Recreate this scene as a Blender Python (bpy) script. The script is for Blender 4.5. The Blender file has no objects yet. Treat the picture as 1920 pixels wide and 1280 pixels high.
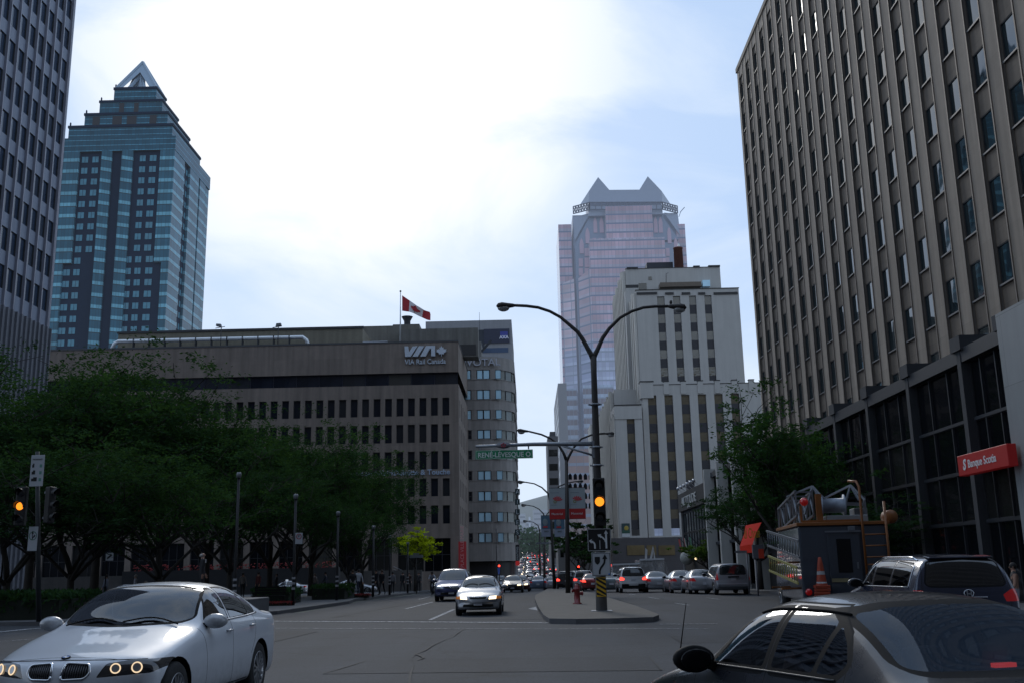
import bpy, bmesh, math, random
import numpy as np
from mathutils import Vector, Matrix, Euler
from mathutils.bvhtree import BVHTree
R = math.radians
rnd = random.Random(7)
scene = bpy.context.scene
COL = scene.collection

# ------------------------------------------------------------------ camera
FP = 1900.0                      # focal length in pixels of a 1920 px wide frame
CAM = Vector((0.0, 0.0, 1.62))
_d = Vector((33 / FP, -425 / FP, -1)).normalized()          # street direction in camera space
_h = Vector((1, 0.0199, 0)).normalized()
_up = _h.cross(_d); _up = _up if _up.y > 0 else -_up; _up.normalize()
_r = _d.cross(_up).normalized()
# rows map camera space to world: x=_r, y=_d, z=_up
M3 = Matrix((_r, _d, _up))
cam_data = bpy.data.cameras.new("camera"); cam = bpy.data.objects.new("camera", cam_data)
COL.objects.link(cam); scene.camera = cam
cam_data.sensor_width = 36; cam_data.lens = FP / 1920 * 36
cam_data.clip_end = 20000; cam_data.clip_start = 0.05
cam.matrix_world = Matrix.Translation(CAM) @ M3.to_4x4()

def ray(px, py):
 return M3 @ Vector(((px - 960) / FP, -(py - 640) / FP, -1))
def P(px, py, Y):                # point on the plane y = Y
 v = ray(px, py); return CAM + v * (Y / v.y)
def PX(px, py, X):               # point on the plane x = X
 v = ray(px, py); return CAM + v * (X / v.x)
def gz(x, y):                    # height of the ground
 b = 0.14 * math.exp(-((y - 13.5) / 5.0) ** 2)
 pts = [(-400, 0), (60, 0), (97, -.4), (135, -1.0), (175, -1.2), (240, -.6), (300, 1.0), (400, 4.5), (520, 9.5), (700, 20), (1000, 42), (1500, 70), (9000, 70)]
 for (a, za), (c, zc) in zip(pts, pts[1:]):
  if y <= c:
   t = max(0, min(1, (y - a) / (c - a))); return b + za + (zc - za) * t
 return b + 70
def G(px, py, dz=0.0):           # point on the ground under a pixel
 v = ray(px, py); t = 2.0
 f = lambda t: (CAM.z + v.z * t) - (gz(CAM.x + v.x * t, CAM.y + v.y * t) + dz)
 last = t
 while f(t) > 0 and t < 3000: last = t; t *= 1.01
 lo, hi = last, t
 for _ in range(40):
  m = (lo + hi) / 2
  if f(m) > 0: lo = m
  else: hi = m
 p = CAM + v * lo; return Vector((p.x, p.y, gz(p.x, p.y) + dz))

# ------------------------------------------------------------------ objects
def link(o, parent=None):
 COL.objects.link(o)
 if parent is not None: o.parent = parent
 return o
def empty(name, loc=(0, 0, 0), rz=0.0, label=None, cat=None, group=None):
 o = bpy.data.objects.new(name, None); link(o); o.location = loc; o.rotation_euler = (0, 0, rz); o.empty_display_size = .2
 tag(o, label, cat, group); return o
def tag(o, label=None, cat=None, group=None, kind=None):
 if label: o['label'] = label
 if cat: o['category'] = cat
 if group: o['group'] = group
 if kind: o['kind'] = kind
 return o

class MB:
 """collects verts and faces for one mesh"""
 def __init__(s): s.v = []; s.f = []; s.m = []; s.sm = []
 def add(s, vs, fs, mi=0, smooth=False):
  b = len(s.v); s.v += [tuple(v) for v in vs]
  for f in fs: s.f.append(tuple(b + i for i in f)); s.m.append(mi); s.sm.append(smooth)
  return s
 def box(s, x0, x1, y0, y1, z0, z1, mi=0):
  v = [(x0, y0, z0), (x1, y0, z0), (x1, y1, z0), (x0, y1, z0), (x0, y0, z1), (x1, y0, z1), (x1, y1, z1), (x0, y1, z1)]
  return s.add(v, [(0, 3, 2, 1), (4, 5, 6, 7), (0, 1, 5, 4), (1, 2, 6, 5), (2, 3, 7, 6), (3, 0, 4, 7)], mi)
 def quad(s, a, b, c, d, mi=0): return s.add([a, b, c, d], [(0, 1, 2, 3)], mi)
 def tube(s, pts, rad, n=10, mi=0, caps=True, smooth=True):
  pts = [Vector(p) for p in pts]; k = len(pts)
  rad = [rad] * k if isinstance(rad, (int, float)) else list(rad)
  vs = []; prev = None
  for i, p in enumerate(pts):
   t = (pts[min(i + 1, k - 1)] - pts[max(i - 1, 0)]).normalized()
   if prev is None:
    a = Vector((0, 0, 1)) if abs(t.z) < .9 else Vector((1, 0, 0)); u = t.cross(a).normalized()
   else:
    u = (prev - t * prev.dot(t)).normalized()
   prev = u; w = t.cross(u)
   for j in range(n):
    a = 2 * math.pi * j / n; vs.append(p + (u * math.cos(a) + w * math.sin(a)) * rad[i])
  fs = [(i * n + j, i * n + (j + 1) % n, (i + 1) * n + (j + 1) % n, (i + 1) * n + j) for i in range(k - 1) for j in range(n)]
  s.add(vs, fs, mi, smooth)
  if caps:
   b = len(s.v) - k * n
   s.f.append(tuple(b + j for j in reversed(range(n)))); s.m.append(mi); s.sm.append(False)
   s.f.append(tuple(b + (k - 1) * n + j for j in range(n))); s.m.append(mi); s.sm.append(False)
  return s
 def bar(s, a, b, w, h=None, mi=0):
  """box beam from a to b, width w, height h"""
  a = Vector(a); b = Vector(b); h = h or w; t = (b - a).normalized()
  r = Vector((0, 0, 1)) if abs(t.z) < .95 else Vector((0, 1, 0))
  u = t.cross(r).normalized() * w / 2; q = u.cross(t).normalized() * h / 2
  v = [a - u - q, a + u - q, a + u + q, a - u + q, b - u - q, b + u - q, b + u + q, b - u + q]
  return s.add(v, [(0, 1, 2, 3), (4, 7, 6, 5), (0, 4, 5, 1), (1, 5, 6, 2), (2, 6, 7, 3), (3, 7, 4, 0)], mi)
 def lathe(s, prof, c=(0, 0, 0), n=20, mi=0, axis='z', smooth=True):
  """prof: list of (r, h)"""
  vs = []
  for r, h in prof:
   for j in range(n):
    a = 2 * math.pi * j / n; x, y = r * math.cos(a), r * math.sin(a)
    p = {'z': (x, y, h), 'y': (x, h, y), 'x': (h, x, y)}[axis]
    vs.append((c[0] + p[0], c[1] + p[1], c[2] + p[2]))
  k = len(prof)
  fs = [(i * n + j, i * n + (j + 1) % n, (i + 1) * n + (j + 1) % n, (i + 1) * n + j) for i in range(k - 1) for j in range(n)]
  return s.add(vs, fs, mi, smooth)
 def ball(s, c, r, n=12, m=8, mi=0, sx=1, sy=1, sz=1):
  prof = []
  vs = [];
  for i in range(m + 1):
   th = math.pi * i / m
   for j in range(n):
    a = 2 * math.pi * j / n
    vs.append((c[0] + r * sx * math.sin(th) * math.cos(a), c[1] + r * sy * math.sin(th) * math.sin(a), c[2] + r * sz * math.cos(th)))
  fs = [(i * n + j, i * n + (j + 1) % n, (i + 1) * n + (j + 1) % n, (i + 1) * n + j) for i in range(m) for j in range(n)]
  return s.add(vs, fs, mi, True)
 def prism(s, poly, a, b, mi=0, axis='y'):
  """poly 2D extruded from a to b along axis; axis y: (x,z), x: (y,z), z: (x,y)"""
  f = {'y': lambda p, h: (p[0], h, p[1]), 'x': lambda p, h: (h, p[0], p[1]), 'z': lambda p, h: (p[0], p[1], h)}[axis]
  n = len(poly); vs = [f(p, a) for p in poly] + [f(p, b) for p in poly]
  fs = [tuple(range(n)), tuple(reversed(range(n, 2 * n)))] + [(i, i + n, (i + 1) % n + n, (i + 1) % n) for i in range(n)]
  return s.add(vs, fs, mi)
 def mesh(s, name, mats, fix=False):
  me = bpy.data.meshes.new(name); me.from_pydata(s.v, [], s.f)
  for m in (mats if isinstance(mats, (list, tuple)) else [mats]): me.materials.append(m)
  me.polygons.foreach_set('material_index', s.m); me.polygons.foreach_set('use_smooth', s.sm)
  if fix:
   bm = bmesh.new(); bm.from_mesh(me); bmesh.ops.remove_doubles(bm, verts=bm.verts, dist=1e-5)
   bmesh.ops.recalc_face_normals(bm, faces=bm.faces); bm.to_mesh(me); bm.free()
  me.update(); return me
 def build(s, name, mats, parent=None, fix=True, bevel=0, loc=None):
  me = s.mesh(name, mats, fix); o = bpy.data.objects.new(name, me); link(o, parent)
  if loc is not None: o.location = loc
  if bevel:
   b = o.modifiers.new('bevel', 'BEVEL'); b.width = bevel; b.segments = 2; b.limit_method = 'ANGLE'
  return o

def copy_tree(o, parent=None):
 c = o.copy(); link(c, None)
 if parent is not None: c.parent = parent
 for ch in list(o.children): copy_tree(ch, c)
 return c

def text(body, size, mat, parent, name='lettering', loc=(0, 0, 0), rot=(R(90), 0, 0), ext=0.02, shear=0.0, align='LEFT', offset=0.0, sx=1.0, space=1.0):
 cu = bpy.data.curves.new(name, 'FONT'); cu.body = body; cu.size = size; cu.extrude = ext; cu.shear = shear; cu.align_x = align; cu.offset = offset
 cu.space_character = space; cu.resolution_u = 3
 t = bpy.data.objects.new('tmp', cu); COL.objects.link(t)
 me = bpy.data.meshes.new_from_object(t); bpy.data.objects.remove(t)
 me.name = name; me.materials.clear(); me.materials.append(mat)
 o = bpy.data.objects.new(name, me); link(o, parent); o.location = loc; o.rotation_euler = rot; o.scale = (sx, 1, 1)
 return o

# ------------------------------------------------------------------ materials
def newmat(name):
 m = bpy.data.materials.new(name); m.use_nodes = True; nt = m.node_tree; nt.nodes.clear()
 out = nt.nodes.new('ShaderNodeOutputMaterial'); return m, nt, out
def N(nt, t, **kw):
 n = nt.nodes.new(t)
 for k, v in kw.items():
  if k.startswith('i_'):
   key = k[2:].replace('_', ' '); n.inputs[int(key) if key.isdigit() else key].default_value = v
  else: setattr(n, k, v)
 return n
def rgb(c): return (c[0], c[1], c[2], 1)
def mix(nt, fac, a, b, mode='MIX'):
 n = nt.nodes.new('ShaderNodeMix'); n.data_type = 'RGBA'; n.blend_type = mode
 for sock, v in ((0, fac), (6, a), (7, b)):
  if isinstance(v, (float, int)): n.inputs[sock].default_value = v
  elif isinstance(v, tuple): n.inputs[sock].default_value = rgb(v)
  else: nt.links.new(v, n.inputs[sock])
 return n.outputs[2]
def coords(nt, wall=False, scale=1.0):
 tc = nt.nodes.new('ShaderNodeTexCoord')
 if not wall: return tc.outputs['Object']
 sp = nt.nodes.new('ShaderNodeSeparateXYZ'); nt.links.new(tc.outputs['Object'], sp.inputs[0])
 ad = N(nt, 'ShaderNodeMath', operation='ADD'); nt.links.new(sp.outputs[0], ad.inputs[0]); nt.links.new(sp.outputs[1], ad.inputs[1])
 cb = nt.nodes.new('ShaderNodeCombineXYZ'); nt.links.new(ad.outputs[0], cb.inputs[0]); nt.links.new(sp.outputs[2], cb.inputs[1])
 return cb.outputs[0]
def noise(nt, vec, scale, detail=4, stretch=None, rough=.55):
 if stretch:
  mp = nt.nodes.new('ShaderNodeMapping'); mp.inputs['Scale'].default_value = stretch; nt.links.new(vec, mp.inputs[0]); vec = mp.outputs[0]
 n = N(nt, 'ShaderNodeTexNoise'); n.inputs['Scale'].default_value = scale; n.inputs['Detail'].default_value = detail; n.inputs['Roughness'].default_value = rough
 nt.links.new(vec, n.inputs['Vector']); return n.outputs['Fac']
def ramp(nt, fac, stops):
 n = nt.nodes.new('ShaderNodeValToRGB'); nt.links.new(fac, n.inputs[0]); cr = n.color_ramp
 while len(cr.elements) < len(stops): cr.elements.new(.5)
 for e, (p, c) in zip(cr.elements, stops): e.position = p; e.color = rgb(c) if isinstance(c, tuple) else (c, c, c, 1)
 return n.outputs[0]
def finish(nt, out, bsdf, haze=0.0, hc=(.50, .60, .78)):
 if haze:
  e = N(nt, 'ShaderNodeEmission'); e.inputs[0].default_value = rgb(hc); e.inputs[1].default_value = 1  # aerial haze put into the material as a constant bluish glow
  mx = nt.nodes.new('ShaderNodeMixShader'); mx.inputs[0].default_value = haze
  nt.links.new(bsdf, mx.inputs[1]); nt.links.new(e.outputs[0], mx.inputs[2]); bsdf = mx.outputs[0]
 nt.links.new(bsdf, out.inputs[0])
_mc = {}
def mat(name, col, rough=.6, metal=0.0, var=.15, scale=3.0, bump=0.0, bscale=40, spec=.5, haze=0.0, streak=0.0, coat=0.0, emit=None, estr=0.0, panels=None, dark=None):
 if name in _mc: return _mc[name]
 m, nt, out = newmat(name); b = N(nt, 'ShaderNodeBsdfPrincipled')
 v = coords(nt); c = None
 if var or streak:
  f = noise(nt, v, scale); c = mix(nt, f, tuple(x * (1 - var) for x in col), tuple(min(1, x * (1 + var)) for x in col))
  if streak:
   f2 = noise(nt, v, 1.0, 5, (1.6, 1.6, .09)); r2 = ramp(nt, f2, [(.35, 1 - streak), (.65, 1.0)]); c = mix(nt, 1.0, c, r2, 'MULTIPLY')
  if panels:
   w, h, mt = panels; wv = coords(nt, True)
   br = nt.nodes.new('ShaderNodeTexBrick'); nt.links.new(wv, br.inputs['Vector']); br.offset = .5
   br.inputs['Scale'].default_value = 1; br.inputs['Brick Width'].default_value = w; br.inputs['Row Height'].default_value = h
   br.inputs['Mortar Size'].default_value = .012; br.inputs['Bias'].default_value = 0
   br.inputs['Color1'].default_value = (1, 1, 1, 1); br.inputs['Color2'].default_value = (.88, .88, .88, 1); br.inputs['Mortar'].default_value = (mt, mt, mt, 1)
   c = mix(nt, 1.0, c, br.outputs[0], 'MULTIPLY')
  nt.links.new(c, b.inputs['Base Color'])
 else: b.inputs['Base Color'].default_value = rgb(col)
 b.inputs['Roughness'].default_value = rough; b.inputs['Metallic'].default_value = metal
 b.inputs['Specular IOR Level'].default_value = spec; b.inputs['Coat Weight'].default_value = coat; b.inputs['Coat Roughness'].default_value = .03
 if emit: b.inputs['Emission Color'].default_value = rgb(emit); b.inputs['Emission Strength'].default_value = estr
 if bump:
  bn = noise(nt, v, bscale, 3); bu = N(nt, 'ShaderNodeBump'); bu.inputs['Strength'].default_value = bump; bu.inputs['Distance'].default_value = .02
  nt.links.new(bn, bu.inputs['Height']); nt.links.new(bu.outputs[0], b.inputs['Normal'])
 finish(nt, out, b.outputs[0], haze); _mc[name] = m; return m
def winglass(name, col=(.02, .025, .03), rough=.04, wob=.02, wscale=.6, spec=.6, haze=0.0, var=.5, cell=None, metal=0.0, ior=1.5):
 """window glass that mirrors its surroundings with a slight wobble; pane-to-pane tone varies"""
 if name in _mc: return _mc[name]
 m, nt, out = newmat(name); b = N(nt, 'ShaderNodeBsdfPrincipled'); v = coords(nt)
 f = noise(nt, v, .35, 2); c = mix(nt, f, tuple(x * (1 - var) for x in col), tuple(x * (1 + var) for x in col))
 if cell:
  wv = coords(nt, True); vo = nt.nodes.new('ShaderNodeTexWhiteNoise'); vo.noise_dimensions = '2D'
  mp = nt.nodes.new('ShaderNodeVectorMath'); mp.operation = 'DIVIDE'; mp.inputs[1].default_value = (cell[0], cell[1], 1); nt.links.new(wv, mp.inputs[0])
  fl = nt.nodes.new('ShaderNodeVectorMath'); fl.operation = 'FLOOR'; nt.links.new(mp.outputs[0], fl.inputs[0]); nt.links.new(fl.outputs[0], vo.inputs['Vector'])
  r2 = ramp(nt, vo.outputs['Value'], [(0, .45), (.7, 1.0), (1, 1.9)]); c = mix(nt, 1.0, c, r2, 'MULTIPLY')
 oi = nt.nodes.new('ShaderNodeObjectInfo'); c = mix(nt, ramp(nt, oi.outputs['Random'], [(.80, 0.0), (.81, .10), (.93, .10), (.94, .5), (.97, .02)]), c, (.16, .15, .12))
 nt.links.new(c, b.inputs['Base Color']); b.inputs['Roughness'].default_value = rough; b.inputs['Specular IOR Level'].default_value = spec
 b.inputs['Metallic'].default_value = metal; b.inputs['IOR'].default_value = ior
 bn = noise(nt, v, wscale, 2); bu = N(nt, 'ShaderNodeBump'); bu.inputs['Strength'].default_value = wob; bu.inputs['Distance'].default_value = 1.0
 nt.links.new(bn, bu.inputs['Height']); nt.links.new(bu.outputs[0], b.inputs['Normal'])
 finish(nt, out, b.outputs[0], haze); _mc[name] = m; return m
def glow(name, col, s):
 if name in _mc: return _mc[name]
 m, nt, out = newmat(name); e = N(nt, 'ShaderNodeEmission'); e.inputs[0].default_value = rgb(col); e.inputs[1].default_value = s
 nt.links.new(e.outputs[0], out.inputs[0]); _mc[name] = m; return m

# ------------------------------------------------------------------ world and sun
SUN_EL, SUN_AZ = R(29), R(-10)       # azimuth clockwise from +Y
w = bpy.data.worlds.new("World"); scene.world = w; w.use_nodes = True; nt = w.node_tree; nt.nodes.clear()
out = nt.nodes.new('ShaderNodeOutputWorld'); bg = nt.nodes.new('ShaderNodeBackground')
sky = nt.nodes.new('ShaderNodeTexSky'); sky.sky_type = 'NISHITA'; sky.sun_disc = False; sky.sun_elevation = SUN_EL; sky.sun_rotation = SUN_AZ
tc = nt.nodes.new('ShaderNodeTexCoord')
mp = nt.nodes.new('ShaderNodeMapping'); mp.inputs['Scale'].default_value = (1.0, 1.0, 2.2); mp.inputs['Rotation'].default_value = (0, R(25), 0); mp.inputs['Location'].default_value = (.35, .1, .2)
nt.links.new(tc.outputs['Generated'], mp.inputs[0])
n1 = N(nt, 'ShaderNodeTexNoise'); n1.inputs['Scale'].default_value = 3.4; n1.inputs['Detail'].default_value = 8; n1.inputs['Roughness'].default_value = .56; n1.inputs['Distortion'].default_value = .6
nt.links.new(mp.outputs[0], n1.inputs['Vector'])
# thin cloud is brightest around the hidden sun
sd = Vector((math.sin(SUN_AZ) * math.cos(SUN_EL), math.cos(SUN_AZ) * math.cos(SUN_EL), math.sin(SUN_EL)))
dp = nt.nodes.new('ShaderNodeVectorMath'); dp.operation = 'DOT_PRODUCT'; dp.inputs[1].default_value = sd
nrm = nt.nodes.new('ShaderNodeVectorMath'); nrm.operation = 'NORMALIZE'; nt.links.new(tc.outputs['Generated'], nrm.inputs[0]); nt.links.new(nrm.outputs[0], dp.inputs[0])
near = N(nt, 'ShaderNodeMapRange'); near.inputs[1].default_value = .955; near.inputs[2].default_value = .992; near.interpolation_type = 'SMOOTHSTEP'
nt.links.new(dp.outputs['Value'], near.inputs[0])
ad = N(nt, 'ShaderNodeMath', operation='MULTIPLY_ADD'); ad.inputs[1].default_value = .26; nt.links.new(near.outputs[0], ad.inputs[0]); nt.links.new(n1.outputs['Fac'], ad.inputs[2])
sp = nt.nodes.new('ShaderNodeSeparateXYZ'); nt.links.new(nrm.outputs[0], sp.inputs[0])
hz = N(nt, 'ShaderNodeMapRange'); hz.inputs[1].default_value = 0.0; hz.inputs[2].default_value = .40; hz.inputs[3].default_value = .26; hz.inputs[4].default_value = 0
nt.links.new(sp.outputs[2], hz.inputs[0])
ad2 = N(nt, 'ShaderNodeMath', operation='ADD'); nt.links.new(ad.outputs[0], ad2.inputs[0]); nt.links.new(hz.outputs[0], ad2.inputs[1])
cov = ramp(nt, ad2.outputs[0], [(.44, 0.0), (.56, .45), (.70, 1.0)])
cloud = mix(nt, near.outputs[0], (.74, .86, 1.03), (1.06, 1.09, 1.13))
blue = nt.nodes.new('ShaderNodeVectorMath'); blue.operation = 'SCALE'; blue.inputs['Scale'].default_value = .085; nt.links.new(sky.outputs[0], blue.inputs[0])
veil = mix(nt, .85, blue.outputs[0], (.52, .71, 1.02))
skyc = mix(nt, cov, veil, cloud)
nt.links.new(skyc, bg.inputs[0]); bg.inputs[1].default_value = 1.0; nt.links.new(bg.outputs[0], out.inputs[0])
sl = bpy.data.lights.new('sun', 'SUN'); sl.energy = .6; sl.angle = R(14); sl.color = (1, .96, .90)
so = bpy.data.objects.new('sun', sl); COL.objects.link(so); so.rotation_euler = (-sd).to_track_quat('-Z', 'Y').to_euler(); so.location = (0, 0, 60)
scene.view_settings.view_transform = 'Standard'; scene.view_settings.look = 'None'; scene.view_settings.exposure = 0
scene.cycles.max_bounces = 6; scene.cycles.diffuse_bounces = 3; scene.cycles.glossy_bounces = 4; scene.cycles.transparent_max_bounces = 12; scene.cycles.transmission_bounces = 6
scene.cycles.sample_clamp_indirect = 4
try: scene.cycles.use_denoising = True; scene.cycles.denoiser = 'OPENIMAGEDENOISE'
except Exception: pass
# ================================================================== ground, road, kerbs
def asphalt(name, base, crackamt=.35, tint=(.84, 1, 1.28), haze=0):
 m, nt, out = newmat(name); b = N(nt, 'ShaderNodeBsdfPrincipled'); v = coords(nt)
 big = noise(nt, v, .16, 5); fine = noise(nt, v, 22, 4); ln = noise(nt, v, .8, 4, (1.0, .12, 1))
 c = mix(nt, big, tuple(base * .72 * t for t in tint), tuple(base * 1.35 * t for t in tint))
 c = mix(nt, 1.0, c, ramp(nt, fine, [(.3, .60), (.7, 1.38)]), 'MULTIPLY')
 c = mix(nt, 1.0, c, ramp(nt, ln, [(.35, .8), (.6, 1.08)]), 'MULTIPLY')
 # cracks
 wv = noise(nt, v, .9, 4); ofs = nt.nodes.new('ShaderNodeVectorMath'); ofs.operation = 'MULTIPLY_ADD'
 ofs.inputs[1].default_value = (.9, .9, 0); cb = nt.nodes.new('ShaderNodeCombineXYZ'); nt.links.new(wv, cb.inputs[0]); nt.links.new(wv, cb.inputs[1])
 nt.links.new(cb.outputs[0], ofs.inputs[0]); nt.links.new(v, ofs.inputs[2])
 vo = nt.nodes.new('ShaderNodeTexVoronoi'); vo.feature = 'DISTANCE_TO_EDGE'; vo.inputs['Scale'].default_value = .16; nt.links.new(ofs.outputs[0], vo.inputs['Vector'])
 cr = ramp(nt, vo.outputs['Distance'], [(0, 1 - crackamt), (.006, 1.0)])
 c = mix(nt, 1.0, c, cr, 'MULTIPLY')
 st = noise(nt, v, .55, 6, rough=.62); c = mix(nt, 1.0, c, ramp(nt, st, [(.30, .55), (.42, .95), (.60, 1.0), (.74, 1.35)]), 'MULTIPLY')
 sp_ = noise(nt, v, 1.7, 2); c = mix(nt, 1.0, c, ramp(nt, sp_, [(.22, .45), (.30, 1.0)]), 'MULTIPLY')
 nt.links.new(c, b.inputs['Base Color']); b.inputs['Roughness'].default_value = .82; b.inputs['Specular IOR Level'].default_value = .35
 bu = N(nt, 'ShaderNodeBump'); bu.inputs['Strength'].default_value = .35; bu.inputs['Distance'].default_value = .01
 nt.links.new(noise(nt, v, 60, 3), bu.inputs['Height']); nt.links.new(bu.outputs[0], b.inputs['Normal'])
 finish(nt, out, b.outputs[0], haze); return m
M_ASPH = asphalt('asphalt', .033)
M_ASPH2 = asphalt('asphalt_dark', .027, .2)
M_GROUND = mat('ground_far', (.09, .10, .08), .9, var=.3, scale=.05)
M_CONC = mat('concrete_walk', (.085, .088, .094), .85, var=.25, scale=1.2, bump=.3, panels=(1.5, 1.5, .6))
M_KERB = mat('kerb_stone', (.10, .10, .108), .8, var=.25, scale=2.0, bump=.3)
M_MEDTOP = mat('median_paving', (.13, .115, .098), .9, var=.28, scale=1.6, bump=.4)
def paint(name, col, wear):
 m, nt, out = newmat(name); b = N(nt, 'ShaderNodeBsdfPrincipled'); v = coords(nt)
 b.inputs['Base Color'].default_value = rgb(col); b.inputs['Roughness'].default_value = .7
 tr = nt.nodes.new('ShaderNodeBsdfTransparent'); mx = nt.nodes.new('ShaderNodeMixShader')
 f = noise(nt, v, 9, 6, rough=.7); nt.links.new(ramp(nt, f, [(wear - .1, 0.0), (wear + .1, 1.0)]), mx.inputs[0])
 nt.links.new(tr.outputs[0], mx.inputs[1]); nt.links.new(b.outputs[0], mx.inputs[2]); nt.links.new(mx.outputs[0], out.inputs[0]); return m
M_PAINT = paint('road_paint', (.42, .43, .45), .47)
M_PAINT_OLD = paint('road_paint_worn', (.24, .25, .27), .52)
M_CRACK = mat('crack_fill', (.014, .014, .016), .8, var=0)

def ground_sheet():
 xs = [-6000, -2500, -1200, -600, -300, -150, -80, -50, -35, -25] + list(range(-20, 26, 3)) + [30, 40, 60, 90, 150, 300, 600, 1200, 2500, 6000]
 ys = [-4000, -1500, -500, -150, -60, -30, -15] + [i * 1.0 for i in range(-8, 40)] + list(range(40, 80, 4)) + list(range(80, 700, 10)) + [750, 850, 1000, 1250, 1500, 2500, 5000, 9000]
 b = MB(); n = len(xs)
 b.add([(x, y, gz(x, y) - .02) for y in ys for x in xs], [(j * n + i, j * n + i + 1, (j + 1) * n + i + 1, (j + 1) * n + i) for j in range(len(ys) - 1) for i in range(n - 1)], 0, True)
 return tag(b.build('ground', M_GROUND, fix=False), kind='structure')
ground_sheet()

def sheet(name, poly, mats, dz=.0, height=0.0, kerb=0.0, step=2.0, kind='structure', top_inset=None):
 """flat polygon draped on the ground; height > 0 makes it a raised slab with a kerb edge"""
 bm = bmesh.new(); vs = [bm.verts.new((p[0], p[1], 0)) for p in poly]; bm.faces.new(vs)
 if kerb:
  bmesh.ops.inset_individual(bm, faces=bm.faces[:], thickness=kerb, use_even_offset=True)
  big = max(bm.faces, key=lambda f: f.calc_area())
  for f in bm.faces: f.material_index = 0 if f is big else 1
 y0 = min(p[1] for p in poly); y1 = max(p[1] for p in poly); y = y0 + step
 while y < y1 - .01:
  bmesh.ops.bisect_plane(bm, geom=bm.verts[:] + bm.edges[:] + bm.faces[:], plane_co=(0, y, 0), plane_no=(0, 1, 0)); y += step if y < 70 else step * 3
 for v in bm.verts: v.co.z = gz(v.co.x, v.co.y) + dz + height
 bmesh.ops.recalc_face_normals(bm, faces=bm.faces)
 for f in bm.faces:
  if f.normal.z < 0: f.normal_flip()
 if height:
  ed = [e for e in bm.edges if len(e.link_faces) == 1]
  r = bmesh.ops.extrude_edge_only(bm, edges=ed)
  for v in [g for g in r['geom'] if isinstance(g, bmesh.types.BMVert)]: v.co.z -= height + .05
  for f in [g for g in r['geom'] if isinstance(g, bmesh.types.BMFace)]: f.material_index = 1
  bmesh.ops.recalc_face_normals(bm, faces=bm.faces)
 me = bpy.data.meshes.new(name); bm.to_mesh(me); bm.free()
 for m in mats: me.materials.append(m)
 o = bpy.data.objects.new(name, me); link(o); return tag(o, kind=kind)

def gp(*pts): return [G(*p).to_2d() for p in pts]
# the avenue running away and the boulevard crossing it
V2 = Vector
sheet('road', [(-9.6, 44), (-300, 44), (-300, -60), (300, -60), (300, 34), (14, 34), (14, 120), (12, 210), (9, 700), (-6, 700), (-5, 210), (-9.2, 118)], [M_ASPH], dz=.0, step=1.0)
sheet('road', gp((520, 1163), (600, 1160), (790, 1122), (850, 1111), (1003, 1113), (1001, 1125), (1008, 1142), (1020, 1161)), [M_ASPH2], dz=.006, step=2)
sheet('road', [(-300, 98), (-9.5, 98), (-9.5, 114), (-300, 114)], [M_ASPH2], dz=.008, step=4)

# sidewalks
left = gp((0, 1173), (60, 1172), (125, 1171), (250, 1166), (350, 1161), (430, 1157), (520, 1151), (600, 1139), (655, 1131), (663, 1127), (730, 1118), (779, 1112)) + [Vector((-8.9, 97)), Vector((-300, 97)), Vector((-300, G(0, 1173).y))]
sheet('pavement', left, [M_CONC, M_KERB], height=.14, kerb=.18, step=2)
sheet('pavement', [(-8.6, 115), (-7.6, 150), (-5.2, 210), (-5.8, 690), (-60, 690), (-60, 150), (-300, 150), (-300, 115)], [M_CONC, M_KERB], height=.14, kerb=.2, step=4)
sheet('pavement', [(13.2, 30), (13.2, 118), (11.8, 210), (9.2, 690), (40, 690), (60, 118), (60, 30)], [M_CONC, M_KERB], height=.14, kerb=.2, step=4)
med = gp((1021, 1109), (1004, 1120), (1003, 1127), (1009, 1143), (1019, 1160), (1030, 1168), (1080, 1169), (1150, 1168), (1225, 1165.5), (1236, 1161), (1232, 1158), (1190, 1141), (1150, 1128), (1112, 1112))
med = med[1:-1] + [Vector((2.95, 100)), Vector((1.75, 102))]
sheet('median', med, [M_MEDTOP, M_KERB], height=.15, kerb=.35, step=2)
sheet('median', [(1.4, 112), (2.6, 112), (2.4, 300), (1.2, 300)], [M_MEDTOP, M_KERB], height=.15, kerb=.2, step=5)

# painted markings, each a worn strip on the asphalt
def strip(name, pts, w, m, dz=.014, jit=0):
 b = MB(); pts = [Vector((p[0], p[1])) for p in pts]; q = []
 for a, c in zip(pts, pts[1:]):
  k = max(1, int((c - a).length / 1.0))
  q += [a.lerp(c, i / k) for i in range(k)]
 q.append(pts[-1]); L = []
 for i, p in enumerate(q):
  t = (q[min(i + 1, len(q) - 1)] - q[max(i - 1, 0)]).normalized(); n = Vector((-t.y, t.x)) * w / 2 * (1 + (rnd.uniform(-jit, jit) if jit else 0))
  if jit: p = p + n * rnd.uniform(-1.5, 1.5)
  for s in (1, -1):
   r = p + n * s; L.append((r.x, r.y, gz(r.x, r.y) + dz))
 b.add(L, [(2 * i, 2 * i + 1, 2 * i + 3, 2 * i + 2) for i in range(len(q) - 1)])
 return tag(b.build(name, m, fix=False), kind='structure')
strip('road_marking', gp((-60, 1190), (60, 1178.5), (200, 1170), (400, 1164.5), (520, 1164.2), (700, 1165), (1027, 1167.3)), .30, M_PAINT)
strip('road_marking', gp((-60, 1207), (60, 1198), (250, 1185), (420, 1179), (520, 1177.5), (780, 1178.5), (1030, 1179), (1330, 1178.5)), .18, M_PAINT_OLD)
strip('road_marking', gp((1236, 1170), (1345, 1169)), .30, M_PAINT_OLD)
for a, c in (((806, 1162), (851, 1142)), ((760, 1141), (812, 1128)), ((858, 1138), (880, 1128))):
 strip('road_marking', gp(a, c), .14, M_PAINT)
strip('road_marking', gp((785, 1123), (806, 1118)), .14, M_PAINT)
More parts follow.
